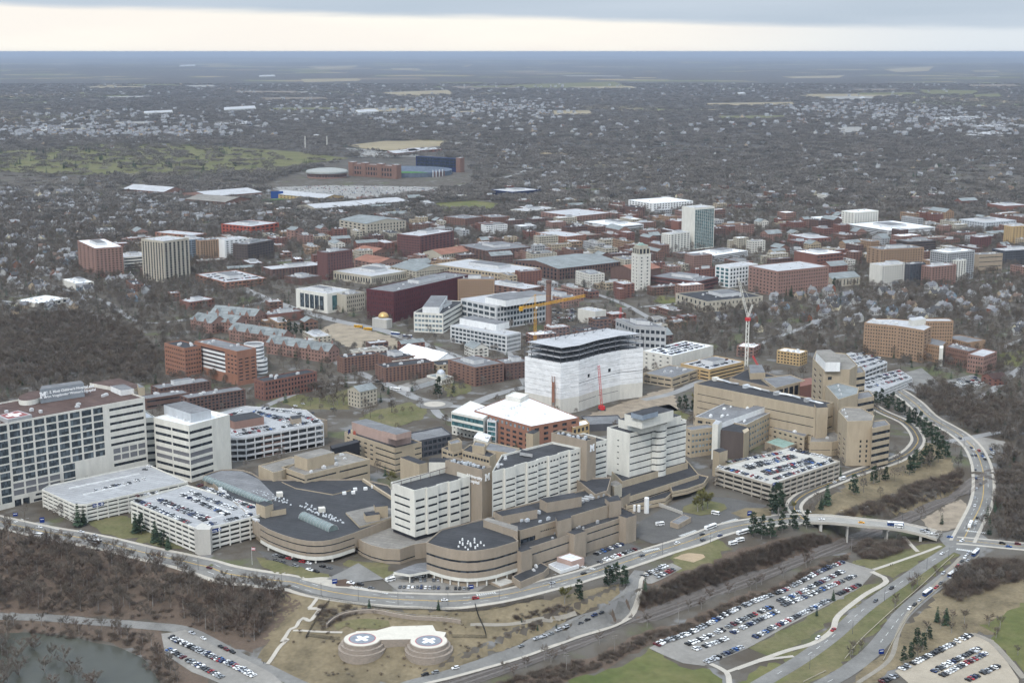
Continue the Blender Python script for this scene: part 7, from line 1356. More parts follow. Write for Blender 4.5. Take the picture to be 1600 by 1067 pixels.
for pp, n, s0, s1 in [([(0,505),(120,495),(210,520),(250,560),(235,600),(150,590),(60,600),(0,620)], 1500, .8, 1.15), ([(1400,592),(1450,600),(1530,622),(1610,640),(1610,690),(1560,690),(1500,672),(1450,640)], 420, .7, 1.0), ([(1560,700),(1610,700),(1610,850),(1560,845),(1552,780),(1558,730)], 300, .6, .95), ([(1485,895),(1600,885),(1600,910),(1500,935)], 70, .6, .9), ([(470,610),(540,605),(545,640),(480,640)], 14, .8, 1.0)]:
    pts += [(x, y, h(x, y), rr.uniform(s0, s1)) for x, y in scatter(pp, n, rr)]
for x, y in scatter([(-30,828),(150,856),(330,896),(452,934),(395,1008),(270,972),(-30,952)], 330, rr): pts.append((x, y, h(x, y), rr.uniform(.7, 1.05), 4 + rr.randrange(3)))
mass('woods', 'leafless grey woods at the left and right edges of the hospital quarter', pts, MIDT + [t[1] for t in TREES[:3]])
# town trees, thick in the streets, thinner on campus
core = [at(*p) for p in [(440,400),(1000,380),(1330,400),(1330,470),(1050,480),(1000,640),(420,660),(300,560),(420,470)]]; golf = [at(*p) for p in [(-20,238),(130,228),(330,228),(545,248),(440,268),(210,278),(-20,268)]]; hosp = [at(*p) for p in [(-80,760),(240,600),(560,640),(830,600),(1130,560),(1400,560),(1560,760),(1500,840),(900,940),(0,820)]]
sport = [at(*p) for p in [(400,285),(545,250),(740,248),(760,290),(640,320),(400,325)]]
pts = []; N_ = 0
while N_ < 68000:
    N_ += 1; y = math.sqrt(rr.uniform(1010 ** 2, 3500 ** 2)); x = rr.uniform(-.41, .41) * y
    if occ(x, y): continue
    if inside(hosp, x, y): k = .07
    elif inside(core, x, y): k = .24
    elif inside(sport, x, y): k = .12
    else: k = .8
    if y > 2600: k *= max(0, (3500 - y) / 900)
    if rr.random() > k: continue
    con = rr.random() < .05; pts.append((x, y, h(x, y), rr.uniform(.6, 1.1) * (1.0 if not con else .9), 4 + rr.randrange(2) if con else rr.randrange(4)))
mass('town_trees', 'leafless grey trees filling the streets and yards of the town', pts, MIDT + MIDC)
pts = []; hp_ = []; N_ = 0
FIELDS = [[at(*p) for p in q] for q in ([(-20,238),(130,228),(330,228),(545,248),(440,268),(210,278),(-20,268)], [(540,228),(600,221),(700,221),(690,232),(600,238)], [(400,290),(545,250),(740,250),(740,290),(560,318),(430,306)], [(470,124),(570,123),(560,127),(475,129)], [(590,145),(700,141),(710,148),(620,150)], [(800,133),(960,128),(980,136),(830,139)], [(1240,150),(1420,145),(1440,149),(1290,155)], [(1430,141),(1530,143),(1520,149),(1450,149)], [(1100,162),(1240,160),(1240,164),(1110,166)])] + FARF
while N_ < 60000:
    N_ += 1; y = 2500 + 13500 * rr.random() ** 1.45; x = rr.uniform(-.41, .41) * y
    if any(inside(f, x, y) for f in FIELDS):
        if not (inside(FIELDS[0], x, y) and rr.random() < .45): continue
    if y < 4400 and (occ(x, y) or occ(x + 12, y + 8) or occ(x - 12, y - 8)): continue
    if y < 3400 and (rr.random() > (y - 2500) / 900 or inside(core, x, y)): continue
    if rr.random() < (.42 if y < 5500 else .2) * (1 + math.sin(x / 310) * math.sin(y / 420 + x / 900)): continue
    pts.append((x, y, h(x, y), rr.uniform(.7, 1.1), 4 if rr.random() < .06 else rr.randrange(4)))
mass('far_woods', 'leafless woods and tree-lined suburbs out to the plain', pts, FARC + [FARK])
# far houses
HZF = [([(0,206),(60,200),(130,206),(120,220),(0,222)], 150), ([(640,158),(840,160),(860,180),(720,182),(640,175)], 330), ([(0,178),(330,178),(330,198),(0,200)], 150), ([(160,204),(320,204),(330,218),(170,220)], 170), ([(1230,168),(1400,165),(1500,172),(1480,184),(1240,180)], 260), ([(1440,182),(1600,185),(1600,215),(1460,210)], 170), ([(350,165),(640,160),(640,188),(420,195)], 120), ([(560,185),(1600,190),(1600,240),(760,245),(700,215)], 240), ([(740,245),(1600,240),(1600,300),(800,300)], 260), ([(0,300),(400,310),(330,345),(0,345)], 200), ([(0,95),(1600,95),(1600,160),(0,160)], 300)]
pts = []
for pp, n in HZF:
    w = [at(*p) for p in pp]; x0, x1 = min(p.x for p in w), max(p.x for p in w); y0, y1 = min(p.y for p in w), max(p.y for p in w); k = t_ = 0
    while k < n and t_ < n * 40:
        t_ += 1; x, y = rr.uniform(x0, x1), rr.uniform(y0, y1); ok_ = inside(w, x, y); x += rr.gauss(0, .02) * y; y *= 1 + rr.gauss(0, .05)
        if ok_ and y < 16000 and not occ(x, y): pts.append((x, y, h(x, y), rr.uniform(.85, 1.2) * (1 if y < 6000 else 1.6), rr.choices(range(5), (5, 2, 2, 1, 1))[0])); k += 1
mass('far_houses', 'pale roofs of countless far suburban houses among the woods', pts, [house_mesh(a, b, c) for a, b, c in ((2, 3, 0), (0, 0, 1), (3, 0, 2), (2, 0, 0), (2, 2, 1))])
# ------------------------------------------------------------ helipad terrace below the road
zh = -5.2; c1, c2 = at(566, 997, zh), at(670, 1000.5, zh); RW = mat('retaining_wall', (.29, .245, .205), .9, .2, .5, (1, 1, 3)); PADC = mat('pad_concrete', (.56, .52, .45), .85, .06, .2); PADB = mat('pad_blue', (.22, .235, .26), .8, .15, .4); PADR = mat('pad_red', (.36, .09, .10), .8)
hp = empty('helipad', ((c1.x + c2.x) / 2, (c1.y + c2.y) / 2, zh), 'pale helipad terrace with two round blue landing pads on the slope', 'helipad')
R_ = 11.2; circ = lambda c, r, n=40: [(c.x + r * cos(2 * pi * k / n), c.y + r * sin(2 * pi * k / n)) for k in range(n)]
for c in (c1, c2):
    for r, z0_, z1_ in ((R_ + .6, -14, zh - .25), (R_ + 2.2, -16, zh - 2.6), (R_ + 3.8, -19, zh - 5)):
        t = MB(); t.prism(circ(c, r), z0_, z1_, 0); t.build('retaining_wall', RW, hp)
    t = MB(); t.prism(circ(c, R_), zh - .6, zh); lp = t.build('landing_pad', PADC, hp)
    for r, m_, dz_ in ((8.4, PADR, .04), (7.9, PADB, .07)): t = MB(); t.ngon([(*p, zh + dz_) for p in circ(c, r)]); t.build('pad_ring' if m_ is PADR else 'pad_disc', m_, lp)
    t = MB()
    for a in (.75, .75 + pi / 2):
        e = Vector((cos(a), sin(a), 0)); n_ = Vector((-e.y, e.x, 0)); 
        for w_, dz_ in ((1.35, .10 if a < 1 else .115),): t.quad(*[(*(c + e * i * 4.6 + n_ * j * w_).xy, zh + dz_) for i, j in ((-1, -1), (1, -1), (1, 1), (-1, 1))])
    t.build('pad_cross', SIGNW, lp)
dk_ = px(zh, (556, 985.5), (588, 984.5), (612, 978), (676, 976), (681, 985), (697, 987), (690, 1004), (655, 998), (640, 998), (590, 999), (560, 1000)); t = MB(); t.prism(ccw(dk_), -14, zh - .03, 1, 0); t.build('landing_apron', [PADC, RW], hp)
wl = smooth_line([gp(*p) for p in [(510,981),(522,970),(540,962),(565,958),(590,958),(620,964),(650,968),(690,970),(720,974)]], 3); n_ = normals(wl); bw = empty('terrace_wall', wl[0], 'curved brick retaining wall behind the helipad', 'wall'); t = MB()
for a, b, na, nb in zip(wl, wl[1:], n_, n_[1:]): P = [a + na * .4, a - na * .4, b - nb * .4, b + nb * .4]; t.hexa([(v.x, v.y, -10) for v in P] + [(v.x, v.y, h(v.x, v.y) + 2.6) for v in P])
t.build('wall_body', RW, bw); t = MB()
for a, b in zip(wl, wl[1:]): t.tube((a.x, a.y, h(a.x, a.y) + 3.6), (b.x, b.y, h(b.x, b.y) + 3.6), .06, .06, 3); t.tube((a.x, a.y, h(a.x, a.y) + 2.6), (a.x, a.y, h(a.x, a.y) + 3.6), .05, .05, 3)
t.build('railing', WM('grey'), bw)
sheet('lawn', [(520,978),(545,969),(575,966),(606,971),(609,978),(588,983),(556,985),(525,985)], LAWN, .35, occupy=False)
stp = empty('slope_stairs', gp(495, 936), 'zigzag concrete stairs climbing the slope left of the helipad', 'stairs'); ribbon('stair_flight', gline((496,934),(489,944),(482,951), step=2), 2.6, CONC, .5, parent=stp, thick=.5); ribbon('stair_flight', gline((482,951),(500,951), step=2), 2.6, CONC, .5, parent=stp, thick=.5); ribbon('stair_flight', gline((500,951),(492,962),(484,970),(474,966),(468,970), step=2), 2.6, CONC, .5, parent=stp, thick=.5); ribbon('stair_flight', gline((468,970),(462,980),(454,983),(446,995),(440,1003), step=2), 2.6, CONC, .5, parent=stp, thick=.5); ribbon('stair_flight', gline((450,998),(436,1012),(424,1030),(418,1038), step=2), 2.6, CONC, .5, parent=stp, thick=.5)
ribbon('path', gline((458,985),(500,987),(535,988)), 1.8, CONC, .3)
def fence(pts, label, hgt=2.2, m=None):
    L_ = gline(*pts, step=4); f = empty('mesh_fence', L_[0], label, 'fence'); m = m or mat('fence_black', (.02, .02, .022), .8); t = MB()
    for a, b in zip(L_, L_[1:]):
        za, zb2 = h(a.x, a.y), h(b.x, b.y)
        for k in (.15, .5, .85, 1.2, 1.6, 2.0, 2.2): t.tube((a.x, a.y, za + k), (b.x, b.y, zb2 + k), .05, .05, 3, cap=False)
        for k in range(6): q = a + (b - a) * (k / 6); t.tube((q.x, q.y, h(q.x, q.y)), (q.x, q.y, h(q.x, q.y) + hgt), .05, .05, 3, cap=False)
    t.build('fence_mesh', m, f)
fence([(515,940),(500,960),(485,985),(478,998)], 'dark mesh fence running down the slope left of the helipad'); fence([(742,945),(748,965),(757,985),(760,997)], 'dark mesh fence running down the slope right of the helipad'); fence([(480,994),(510,998),(532,1000)], 'dark mesh fence joining the stairs and the landing terrace'); fence([(706,996),(730,996),(760,997)], 'dark mesh fence right of the landing terrace'); fence([(440,918),(520,938),(600,951),(680,953),(760,953),(850,935)], 'long dark fence along the front road above the slope')
# ------------------------------------------------------------ cars
CARC = [('white', (.78, .78, .78), 26), ('silver', (.42, .43, .45), 18), ('dark grey', (.10, .105, .115), 18), ('black', (.02, .02, .022), 18), ('grey', (.24, .25, .26), 8), ('dark blue', (.02, .035, .10), 7), ('red', (.30, .02, .025), 6), ('blue', (.03, .10, .30), 3), ('maroon', (.11, .015, .02), 3)]
CARM = [mat('paint_' + n.replace(' ', '_'), c, .3, .03, .5, spec=.5) for n, c, w in CARC]; YCAB = mat('paint_yellow', (.72, .34, .02), .3, .03, .5); TYRE = mat('tyre', (.015, .015, .016), .9, .1, 1); CGL = mat('car_glass', (.012, .014, .017), .08, .1, 1, spec=.6)
def car_mesh(kind, paint):
    m = MB(); L_, W_, zb, zr = ((4.6, 1.82, .95, 1.45), (4.7, 1.9, 1.05, 1.72), (4.2, 1.78, .98, 1.5), (5.6, 2.0, 1.1, 1.85))[kind]; y0 = .3; w = W_ / 2; l = L_ / 2
    def ring(x0, x1, z, k): return [(x0, -w * k, z), (x1, -w * k, z), (x1, w * k, z), (x0, w * k, z)]
    m.hexa(ring(-l, l, y0, .97) + ring(-l, l, .62, 1), 0); m.hexa(ring(-l, l, .62, 1) + ring(-l * .97, l * .95, zb, .95), 0, False)
    a, b, c, d = ((-.72, .42, -.45, .12), (-.96, .45, -.86, .2), (-.92, .42, -.72, .1), (-.1, .5, -.02, .3))[kind]
    k = len(m.v); m.v += ring(l * a, l * b, zb, .93) + ring(l * c, l * d, zr, .78); 
    for f in ((0, 1, 5, 4), (1, 2, 6, 5), (2, 3, 7, 6), (3, 0, 4, 7)): m.f.append(tuple(k + i for i in f)); m.m.append(1)
    m.f.append((k + 4, k + 5, k + 6, k + 7)); m.m.append(0)
    for s in (-1, 1):
        for x in (-.6, .6): m.tube((l * x, s * (w - .2), .33), (l * x, s * (w + .02), .33), .33, .33, 8, 2)
    return m.mesh('car', [paint, CGL, TYRE])
KN = ['saloon', 'suv', 'hatchback', 'pickup']; _cm = {}
def cmesh(kind, ci):
    if (kind, ci) not in _cm: _cm[(kind, ci)] = car_mesh(kind, CARM[ci] if ci < 9 else YCAB)
    return _cm[(kind, ci)]
rr = random.Random(77); CARS = []     # (depth, loc, heading, kind, colour, where, order)
ORD = lambda n: '%d%s' % (n, 'th' if 10 <= n % 100 <= 20 else {1: 'st', 2: 'nd', 3: 'rd'}.get(n % 10, 'th'))
def pick(): return rr.choices(range(4), (38, 40, 17, 5))[0], rr.choices(range(9), [c[2] for c in CARC])[0]
def row(pa, pb, where, z=None, fill=.96, sp=2.75, par=False, jit=.12, skew=0.0):
    p, q = (gp(*pa), gp(*pb)) if z is None else (at(*pa, z), at(*pb, z)); e = q - p; L_ = e.length; e.normalize(); n = int(L_ / (sp if not par else 5.9)); k = 0
    for i in range(n):
        if rr.random() > fill: continue
        c = p + e * (L_ * (i + .5) / n); a = atan2(e.y, e.x) + (0 if par else pi / 2 + skew) + rr.choice((0, pi)) + rr.gauss(0, .025); c.x += rr.uniform(-jit, jit); c.y += rr.uniform(-jit, jit); k += 1
        kd, ci = pick(); CARS.append((c.length, Vector((c.x, c.y, (h(c.x, c.y) + (.97 if 'access' in where else .27)) if z is None else z + .02)), a, kd, ci, where, k, rr.random()))
for pa, pb, wh in [((1024,1009),(1155,950),'near part of railway-side row, big car park'), ((1160,948),(1317,879),'far part of railway-side row, big car park'), ((1068,1010),(1206,949),'second row of the big car park'), ((1084,1016),(1137,998),'short near third row, big car park'), ((1143,990),(1216,956),'third row beyond the gap, big car park'), ((1216,941),(1318,893),'back half of far double row, big car park'), ((1222,947),(1336,900),'front half of far double row, big car park'), ((1178,997),(1296,938),'lawn-side row of the big car park'), ((1308,930),(1343,914),'far lawn-side row of the big car park'), ((1102,1036),(1160,1011),'bottom row of the big car park'),
                   ((266,996),(392,1053),'upper row of the riverside car park'), ((272,1000),(398,1058),'second row of the riverside car park'), ((262,1015),(348,1060),'river-side row of the riverside car park'), ((1407,1047),(1517,992),'upper row of the lower right car park'), ((1457,1051),(1531,1013),'middle row of the lower right car park'), ((1470,1057),(1541,1021),'second middle row of the lower right car park'), ((1510,1064),(1560,1041),'lowest row of the lower right car park'), ((1374,1067),(1402,1056),'short row left of the lower right car park'),
                   ((925,869),(972,851),'wall-side row of the hospital car park'), ((935,880),(993,859),'road-side row of the hospital car park'), ((1002,902),(1020,895),'row of the small car park below the road'), ((1018,893),(1042,884),'upper row of the small car park below the road'), ((1024,902),(1058,888),'lower row of the small car park below the road')]: row(pa, pb, wh, skew=.0, fill=.95)
row((808,1014),(945,957),'line parked along the sloping access road', par=True, fill=.8); row((640,1062),(735,1042),'access road lower bend line', par=True, fill=.55); row((296,988),(368,1022),'line parked along the lower road', par=True, fill=.75)
row((622,918),(742,921),'front row of the emergency car park', fill=.8); row((640,909),(735,905),'middle row of the emergency car park', fill=.75); row((425,868),(520,890),'queue under the clinic canopy', par=True, fill=.7); row((415,872),(500,896),'queue at the clinic drop-off', par=True, fill=.6)
for pa, pb in [((212,781),(296,818)), ((246,780),(327,811)), ((253,785),(322,814)), ((284,773),(356,805)), ((296,769),(375,799)), ((309,758),(396,794)), ((322,821),(394,804)), ((212,776),(248,770))]: row(pa, pb, 'rooftop', g2.z, .93)
for pa, pb in [((148,768),(215,752)), ((190,757),(228,748)), ((165,763),(195,755)), ((225,735),(235,728))]: row(pa, pb, 'rooftop', g1.z, .42)
for pa, pb in [((1135,723),(1222,708)), ((1161,730),(1240,712)), ((1168,733),(1243,714)), ((1190,738),(1268,718)), ((1196,742),(1272,722)), ((1122,729),(1204,752)), ((1210,749),(1300,720)), ((1232,702),(1298,717))]: row(pa, pb, 'rooftop', g3.z, .95)
for pa, pb in [((360,676),(420,667)), ((368,680),(430,670)), ((410,638),(470,647)), ((398,643),(455,657)), ((405,646),(450,660)), ((440,668),(500,658)), ((355,650),(380,642)), ((470,650),(498,658))]: row(pa, pb, 'rooftop', g4.z, .92)
for pa, pb in (((1326,580),(1380,564)),((1322,573),(1374,559)),((1318,566),(1366,555)),((1316,560),(1350,552))): row(pa, pb, 'rooftop', RG[0].z, .9)
for pa, pb in (((1356,606),(1418,590)),((1352,600),(1412,584)),((1352,595),(1406,580))): row(pa, pb, 'rooftop', RG[1].z, .9)
def roofrows(lbl, n, fill=.85, dz=0):
    ob = [o for o in COL.objects if o.get('label', '').startswith(lbl)][0]; rf = [o for o in ob.children if o.name.startswith(('roof', 'deck'))]; vs = max(([v.co.copy() for v in o.data.vertices] for o in rf), key=lambda v: max(q.z for q in v)); zt_ = max(v.z for v in vs); vs = [v for v in vs if v.z > zt_ - .1]
    if len(vs) < 3: return
    xs = [proj(v) for v in vs]; cx = sum(v.x for v in vs) / len(vs); cy = sum(v.y for v in vs) / len(vs); far_ = max(vs, key=lambda v: (v - vs[0]).length); e = (vs[1] - vs[0]).normalized() if len(vs) == 4 else (far_ - vs[0]).normalized(); W_ = (vs[1] - vs[0]).length * .42; D_ = ((vs[-1] - vs[0]).length if len(vs) == 4 else W_) * .42; m_ = Vector((-e.y, e.x, 0))
    for i in range(n):
        o = Vector((cx, cy, 0)) + m_ * D_ * (2 * (i + .5) / n - 1); K = int(2 * W_ / 2.9)
        for k in range(K):
            if rr.random() < fill: c = o + e * (2 * W_ * (k + .5) / K - W_); kd, ci = pick(); CARS.append((c.length + 500, Vector((c.x, c.y, zt_ + .03 + dz)), atan2(e.y, e.x) + pi / 2, kd, ci, 'rooftop', 0, rr.random()))
for l_, n in (('white garage with dark staggered', 4), ('cream banded garage', 3), ('brick garage roof full', 4)): roofrows(l_, n, dz=-1.0 if 'low open' in l_ or 'snow' in l_ else 0)
for poly_, n in (([(1478,600),(1520,588),(1540,600),(1500,618)], 40), ([(860,488),(895,478),(905,500),(860,510)], 55), ([(430,293),(520,290),(690,293),(660,310),(560,316)], 420), ([(545,234),(640,239),(655,245),(565,245)], 160), ([(1485,692),(1570,692),(1585,704),(1540,708)], 14), ([(440,640),(480,630),(520,640),(480,650)], 10), ([(1270,470),(1340,455),(1350,462),(1290,480)], 20), ([(560,560),(600,556),(640,545),(610,540)], 20)):
    w_ = [at(*p) for p in poly_]; ax = atan2(*( (w_[1] - w_[0]).yx )); x0, x1 = min(p.x for p in w_), max(p.x for p in w_); y0, y1 = min(p.y for p in w_), max(p.y for p in w_); k = 0
    for _ in range(n * 30):
        if k >= n: break
        x, y = rr.uniform(x0, x1), rr.uniform(y0, y1)
        if inside(w_, x, y): kd, ci = pick(); CARS.append((hypot(x, y) + 500, Vector((x, y, h(x, y) + .4)), ax + pi / 2, kd, ci, 'rooftop', 0, rr.random())); k += 1
def near_dir(x, y, lines):
    best = None
    for L_ in lines:
        for a, b in zip(L_, L_[1:]):
            d = (a.x - x) ** 2 + (a.y - y) ** 2
            if best is None or d < best[0]: best = (d, b - a)
    return atan2(best[1].y, best[1].x)
LINES = [R_main, R_fl, R_fr, R_up, R_east, R_loop, R_acc, R_low, BL]
TR = [((62,825),2,0,'before the white garage'),((127,832),0,0,'before the white garage driveway'),((148,838),0,1,'before the white garage driveway'),((75,843),1,3,'near the left edge of the front road'),((92,847),0,0,'near the left edge of the front road'),((327,888),0,8,'at the bend by the packed white garage'),((548,912),3,0,'at the clinic exit'),((563,914),1,3,'at the clinic exit'),((580,920),0,2,'at the clinic exit crossing'),((695,939),0,0,'above the helipad'),((743,936),1,6,'above the helipad fence'),((863,912),0,1,'below the curved podium'),((912,897),0,3,'passing the service building'),((958,888),1,1,'passing the hospital car park'),((1003,869),0,2,'passing the hospital car park'),((1058,850),1,0,'by the yard entrance'),((1097,836),0,3,'near the forecourt entrance'),((1098,845),1,2,'near the forecourt entrance'),((1125,838),0,5,'near the forecourt entrance'),((1284,812),0,0,'at the start of the bridge'),((1346,817),0,9,'on the bridge'),((1442,830),1,1,'queueing past the bridge'),((1452,834),1,0,'queueing past the bridge'),((1461,835),0,0,'queueing past the bridge'),((1447,829),3,3,'queueing past the bridge'),((1484,840),0,7,'entering the junction'),((1503,846),1,0,'in the middle of the junction'),((1472,866),0,0,'on the left carriageway by the junction'),((1393,920),1,3,'on the left carriageway beside the path'),((1368,940),1,2,'on the left carriageway beside the path'),((1508,872),1,0,'in the queue to the junction'),((1513,866),1,1,'in the queue to the junction'),((1503,878),0,3,'in the queue to the junction'),((1512,877),0,1,'in the queue to the junction'),((1496,886),1,6,'in the queue to the junction'),((1506,884),0,8,'in the queue to the junction'),((1498,891),0,0,'in the queue to the junction'),((1474,897),1,1,'in the queue to the junction'),((1486,903),2,0,'behind the middle bus'),((1470,912),0,2,'behind the middle bus'),((1463,919),1,6,'behind the middle bus'),((1437,939),0,1,'behind the last bus'),((1429,946),1,3,'behind the last bus'),((1421,952),1,0,'behind the last bus'),((1519,712),0,2,'climbing the avenue'),((1524,735),1,2,'on the avenue'),((1525,748),0,5,'on the avenue'),((1532,757),0,2,'on the avenue'),((1526,765),1,1,'on the avenue'),((1523,779),0,1,'on the avenue'),((1523,791),0,0,'on the avenue'),((1527,810),1,3,'waiting at the avenue lights'),((1525,817),0,0,'waiting at the avenue lights'),((1523,822),0,4,'waiting at the avenue lights'),((1500,686),1,2,'at the top of the avenue'),((1576,855),0,7,'right of the junction'),((1566,850),1,3,'right of the junction'),((1590,851),1,8,'right of the junction'),((1304,754),0,0,'on the loop road'),((1326,744),0,0,'on the loop road'),((1430,690),0,3,'on the loop road'),((1418,664),1,0,'on the loop road'),((1302,985),3,6,'works truck beside the footpath'),((1278,998),1,0,'parked on the footpath')]
for i, (p_, kd, ci, wh) in enumerate(TR):
    p = gp(*p_); z_ = h(p.x, p.y) + .28
    if 1262 < p_[0] < 1468 and p_[1] < 840: p = at(*p_, -2.5 if p_[0] < 1400 else -7); z_ = min(BL, key=lambda q: (q.x - p.x) ** 2 + (q.y - p.y) ** 2).z + .55; p = at(*p_, z_)
    o = bpy.data.objects.new('car', cmesh(kd, ci)); o.location = (p.x, p.y, z_); o.rotation_euler = (0, 0, near_dir(p.x, p.y, LINES)); cn = CARC[ci][0] if ci < 9 else 'yellow'
    same = [t for t in TR[:i] if t[3] == wh and t[1] == kd and t[2] == ci]; link(o, None, '%s%s %s' % ('another ' if same else '', cn + ' ' + KN[kd] + ' car', wh), 'car', 'cars on the roads')
CARS.sort(key=lambda c: c[0]); ind = [c for c in CARS if c[5] != 'rooftop'][:300]; ids = {id(c) for c in ind}; rest = [c for c in CARS if id(c) not in ids]
for c in ind:
    o = bpy.data.objects.new('car', cmesh(c[3], c[4])); o.location = c[1]; o.rotation_euler = (0, 0, c[2]); link(o, None, '%s %s car, %s from left, %s' % (CARC[c[4]][0], KN[c[3]], ORD(c[6]), c[5]), 'car', 'cars parked in the lots')
# the other parked cars (garage roofs, far lots)
ck = sorted({(c[3], c[4]) for c in rest}); ix = {k: i for i, k in enumerate(ck)}
o = mass('parked_cars', 'cars packed on the garage roofs and in the far car parks', [(*c[1], 1.0, ix[(c[3], c[4])]) for c in rest], [cmesh(*k) for k in ck]); o.data.attributes['rot'].data.foreach_set('value', [c[2] for c in rest])
# ------------------------------------------------------------ buses and vans
BW = mat('bus_white', (.76, .76, .75), .4, .04); BB = mat('bus_blue', (.03, .07, .22), .35, .05); BY = mat('bus_school_yellow', (.62, .33, .02), .4, .05)
def bus(p_, label, body=BB, roof=BW, L_=12, z=None, ang=None, hgt=3.0, name='bus', cat='bus'):
    p = gp(*p_) if z is None else at(*p_, z); z_ = (h(p.x, p.y) + .28) if z is None else z; a = near_dir(p.x, p.y, LINES) if ang is None else ang; e = bpy.data.objects.new(name, None); e.location = (p.x, p.y, z_); e.rotation_euler = (0, 0, a); e.empty_display_size = .5; link(e, None, label, cat)
    def part(n, m, mt): o = bpy.data.objects.new(n, m.mesh(n, [mt])); COL.objects.link(o); o.parent = e
    W_ = 1.27; l = L_ / 2; m = MB(); m.hexa([(-l, -W_, .4), (l, -W_, .4), (l, W_, .4), (-l, W_, .4), (-l, -W_, hgt * .88), (l, -W_, hgt * .88), (l, W_, hgt * .88), (-l, W_, hgt * .88)]); part('body', m, body)
    m = MB(); m.hexa([(-l * .99, -W_ * .98, hgt * .88), (l * .99, -W_ * .98, hgt * .88), (l * .99, W_ * .98, hgt * .88), (-l * .99, W_ * .98, hgt * .88), (-l * .96, -W_ * .8, hgt + .12), (l * .96, -W_ * .8, hgt + .12), (l * .96, W_ * .8, hgt + .12), (-l * .96, W_ * .8, hgt + .12)]); part('roof', m, roof)
    m = MB(); m.box((-l * .5, 0, hgt + .1), 2.2, 1.6, .3); part('roof_unit', m, WM('grey'))
    for s in (-1, 1): m = MB(); m.quad(*[(x, s * (W_ + .02), z2) for x, z2 in ((-l * .93, 1.45), (l * .93, 1.45), (l * .93, 2.35), (-l * .93, 2.35))][::1 if s < 0 else -1]); part('side_windows', m, CGL)
    m = MB(); m.quad((l + .02, -W_ * .9, 1.1), (l + .02, W_ * .9, 1.1), (l + .02, W_ * .9, 2.5), (l + .02, -W_ * .9, 2.5)); part('windscreen', m, CGL)
    for s in (-1, 1):
        for x in (-.58, .62): m = MB(); m.tube((l * x, s * (W_ - .3), .48), (l * x, s * (W_ + .03), .48), .48, .48, 10); part('wheel', m, TYRE)
bus((1524,866), 'blue and white city bus first in the queue at the junction'); bus((1488,899), 'blue and white city bus in the middle of the queue'); bus((1449,928), 'blue and white city bus last in the queue'); bus((1516,822), 'white city bus with red stripe waiting on the avenue', WM('white')); bus((1110,826), 'white and yellow bus passing the forecourt', BW); bus((1399,821), 'blue and white bus crossing the bridge', z=-3.9, ang=near_dir(*at(1399, 821, -4).xy, [BL])); bus((147,848), 'grey and white bus on the front road behind bare trees', WM('grey')); bus((1161,834), 'white coach parked beside the front road', BW); bus((560,512), 'yellow school bus by the crossroads, left of two', BY, BY, ang=-.45); bus((575,516), 'yellow school bus by the crossroads, right of two', BY, BY, ang=-.45); bus((618,523), 'blue bus beside the gold-domed planetarium, left of two', BB, BW, ang=-.45); bus((637,527), 'blue bus beside the gold-domed planetarium, right of two', BB, BW, ang=-.45); bus((618,610), 'white bus near the roundabout', BW, ang=-.5)
for i, (p_, a, lb_) in enumerate([((655,902),.3,'white ambulance under the canopy, left of the row'),((680,896),.3,'white ambulance at the back of the emergency yard'),((700,903),2.6,'white ambulance van, left of three'),((706,906),2.6,'white ambulance van, middle of three'),((714,908),2.6,'white ambulance van, right of three'),((610,908),.6,'white box van at the corner of the emergency yard'),((1018,792),.6,'grey and white delivery truck in the tank yard'),((1031,821),.3,'white van parked by the yard store'),((1118,804),-.6,'white ambulance leaving the forecourt'),((1145,851),.5,'white box truck parked below the road, left'),((1156,846),.5,'white box truck parked below the road, right'),((1316,750),.6,'white box truck on the loop road'),((60,838),-.3,'white van near the left edge'),((1404,824),-.25,'white box truck behind the bridge bus')]): bus(p_, lb_, BW, BW, 6.4, ang=a, hgt=2.6, name='van', cat='van', z=-4.1 if p_[0] == 1404 else None)
# ------------------------------------------------------------ street furniture
def lamp(p_, label, dx=1):
    p = gp(*p_); e = empty('street_lamp', p, label, 'street lamp', 'street lamps'); t = MB(); t.tube(p, p + Vector((0, 0, 9)), .14, .09, 5); t.build('pole', WM('darkgrey'), e); t = MB(); t.tube(p + Vector((0, 0, 9)), p + Vector((2.2 * dx, 0, 9.5)), .07, .06, 4); t.box((p.x + 2.4 * dx, p.y, p.z + 9.4), .9, .35, .18); t.build('lamp_head', WM('grey'), e)
for i, p_ in enumerate([(40,828),(130,850),(230,872),(310,890),(440,915),(502,930),(560,938),(622,945),(700,946),(780,936),(862,918),(945,893),(1035,866),(1110,848)]): lamp(p_, '%s street lamp from the left along the front road' % ORD(i + 1))
for i, p_ in enumerate([(1265,1045),(1332,990),(1382,938),(1420,912),(1448,890),(1482,873)]): lamp(p_, '%s street lamp from the bottom on the strip between the carriageways' % ORD(i + 1))
for i, p_ in enumerate([(1510,826),(1514,780),(1516,740),(1506,700),(1470,672)]): lamp(p_, '%s street lamp up the avenue from the junction' % ORD(i + 1))
for i, p_ in enumerate([(1310,815),(1350,809),(1410,813)]): lamp(p_, '%s street lamp from the left on the bridge side' % ORD(i + 1))
for i, p_ in enumerate([(885,1048),(1148,940),(1224,903),(1330,862),(1060,972),(960,1020)]):
    p = gp(*p_); e = empty('utility_pole', p, '%s wooden utility pole beside the railway, counted from the left' % ORD(sorted([885,1148,1224,1330,1060,960]).index(p_[0]) + 1), 'utility pole', 'utility poles'); t = MB(); t.tube(p, p + Vector((0, 0, 12)), .2, .13, 6); t.build('pole', BARK, e)
    for z_ in (11.5, 10): t = MB(); t.box((p.x, p.y, p.z + z_), 3.6, .18, .18, .3); t.build('crossarm', BARK, e)
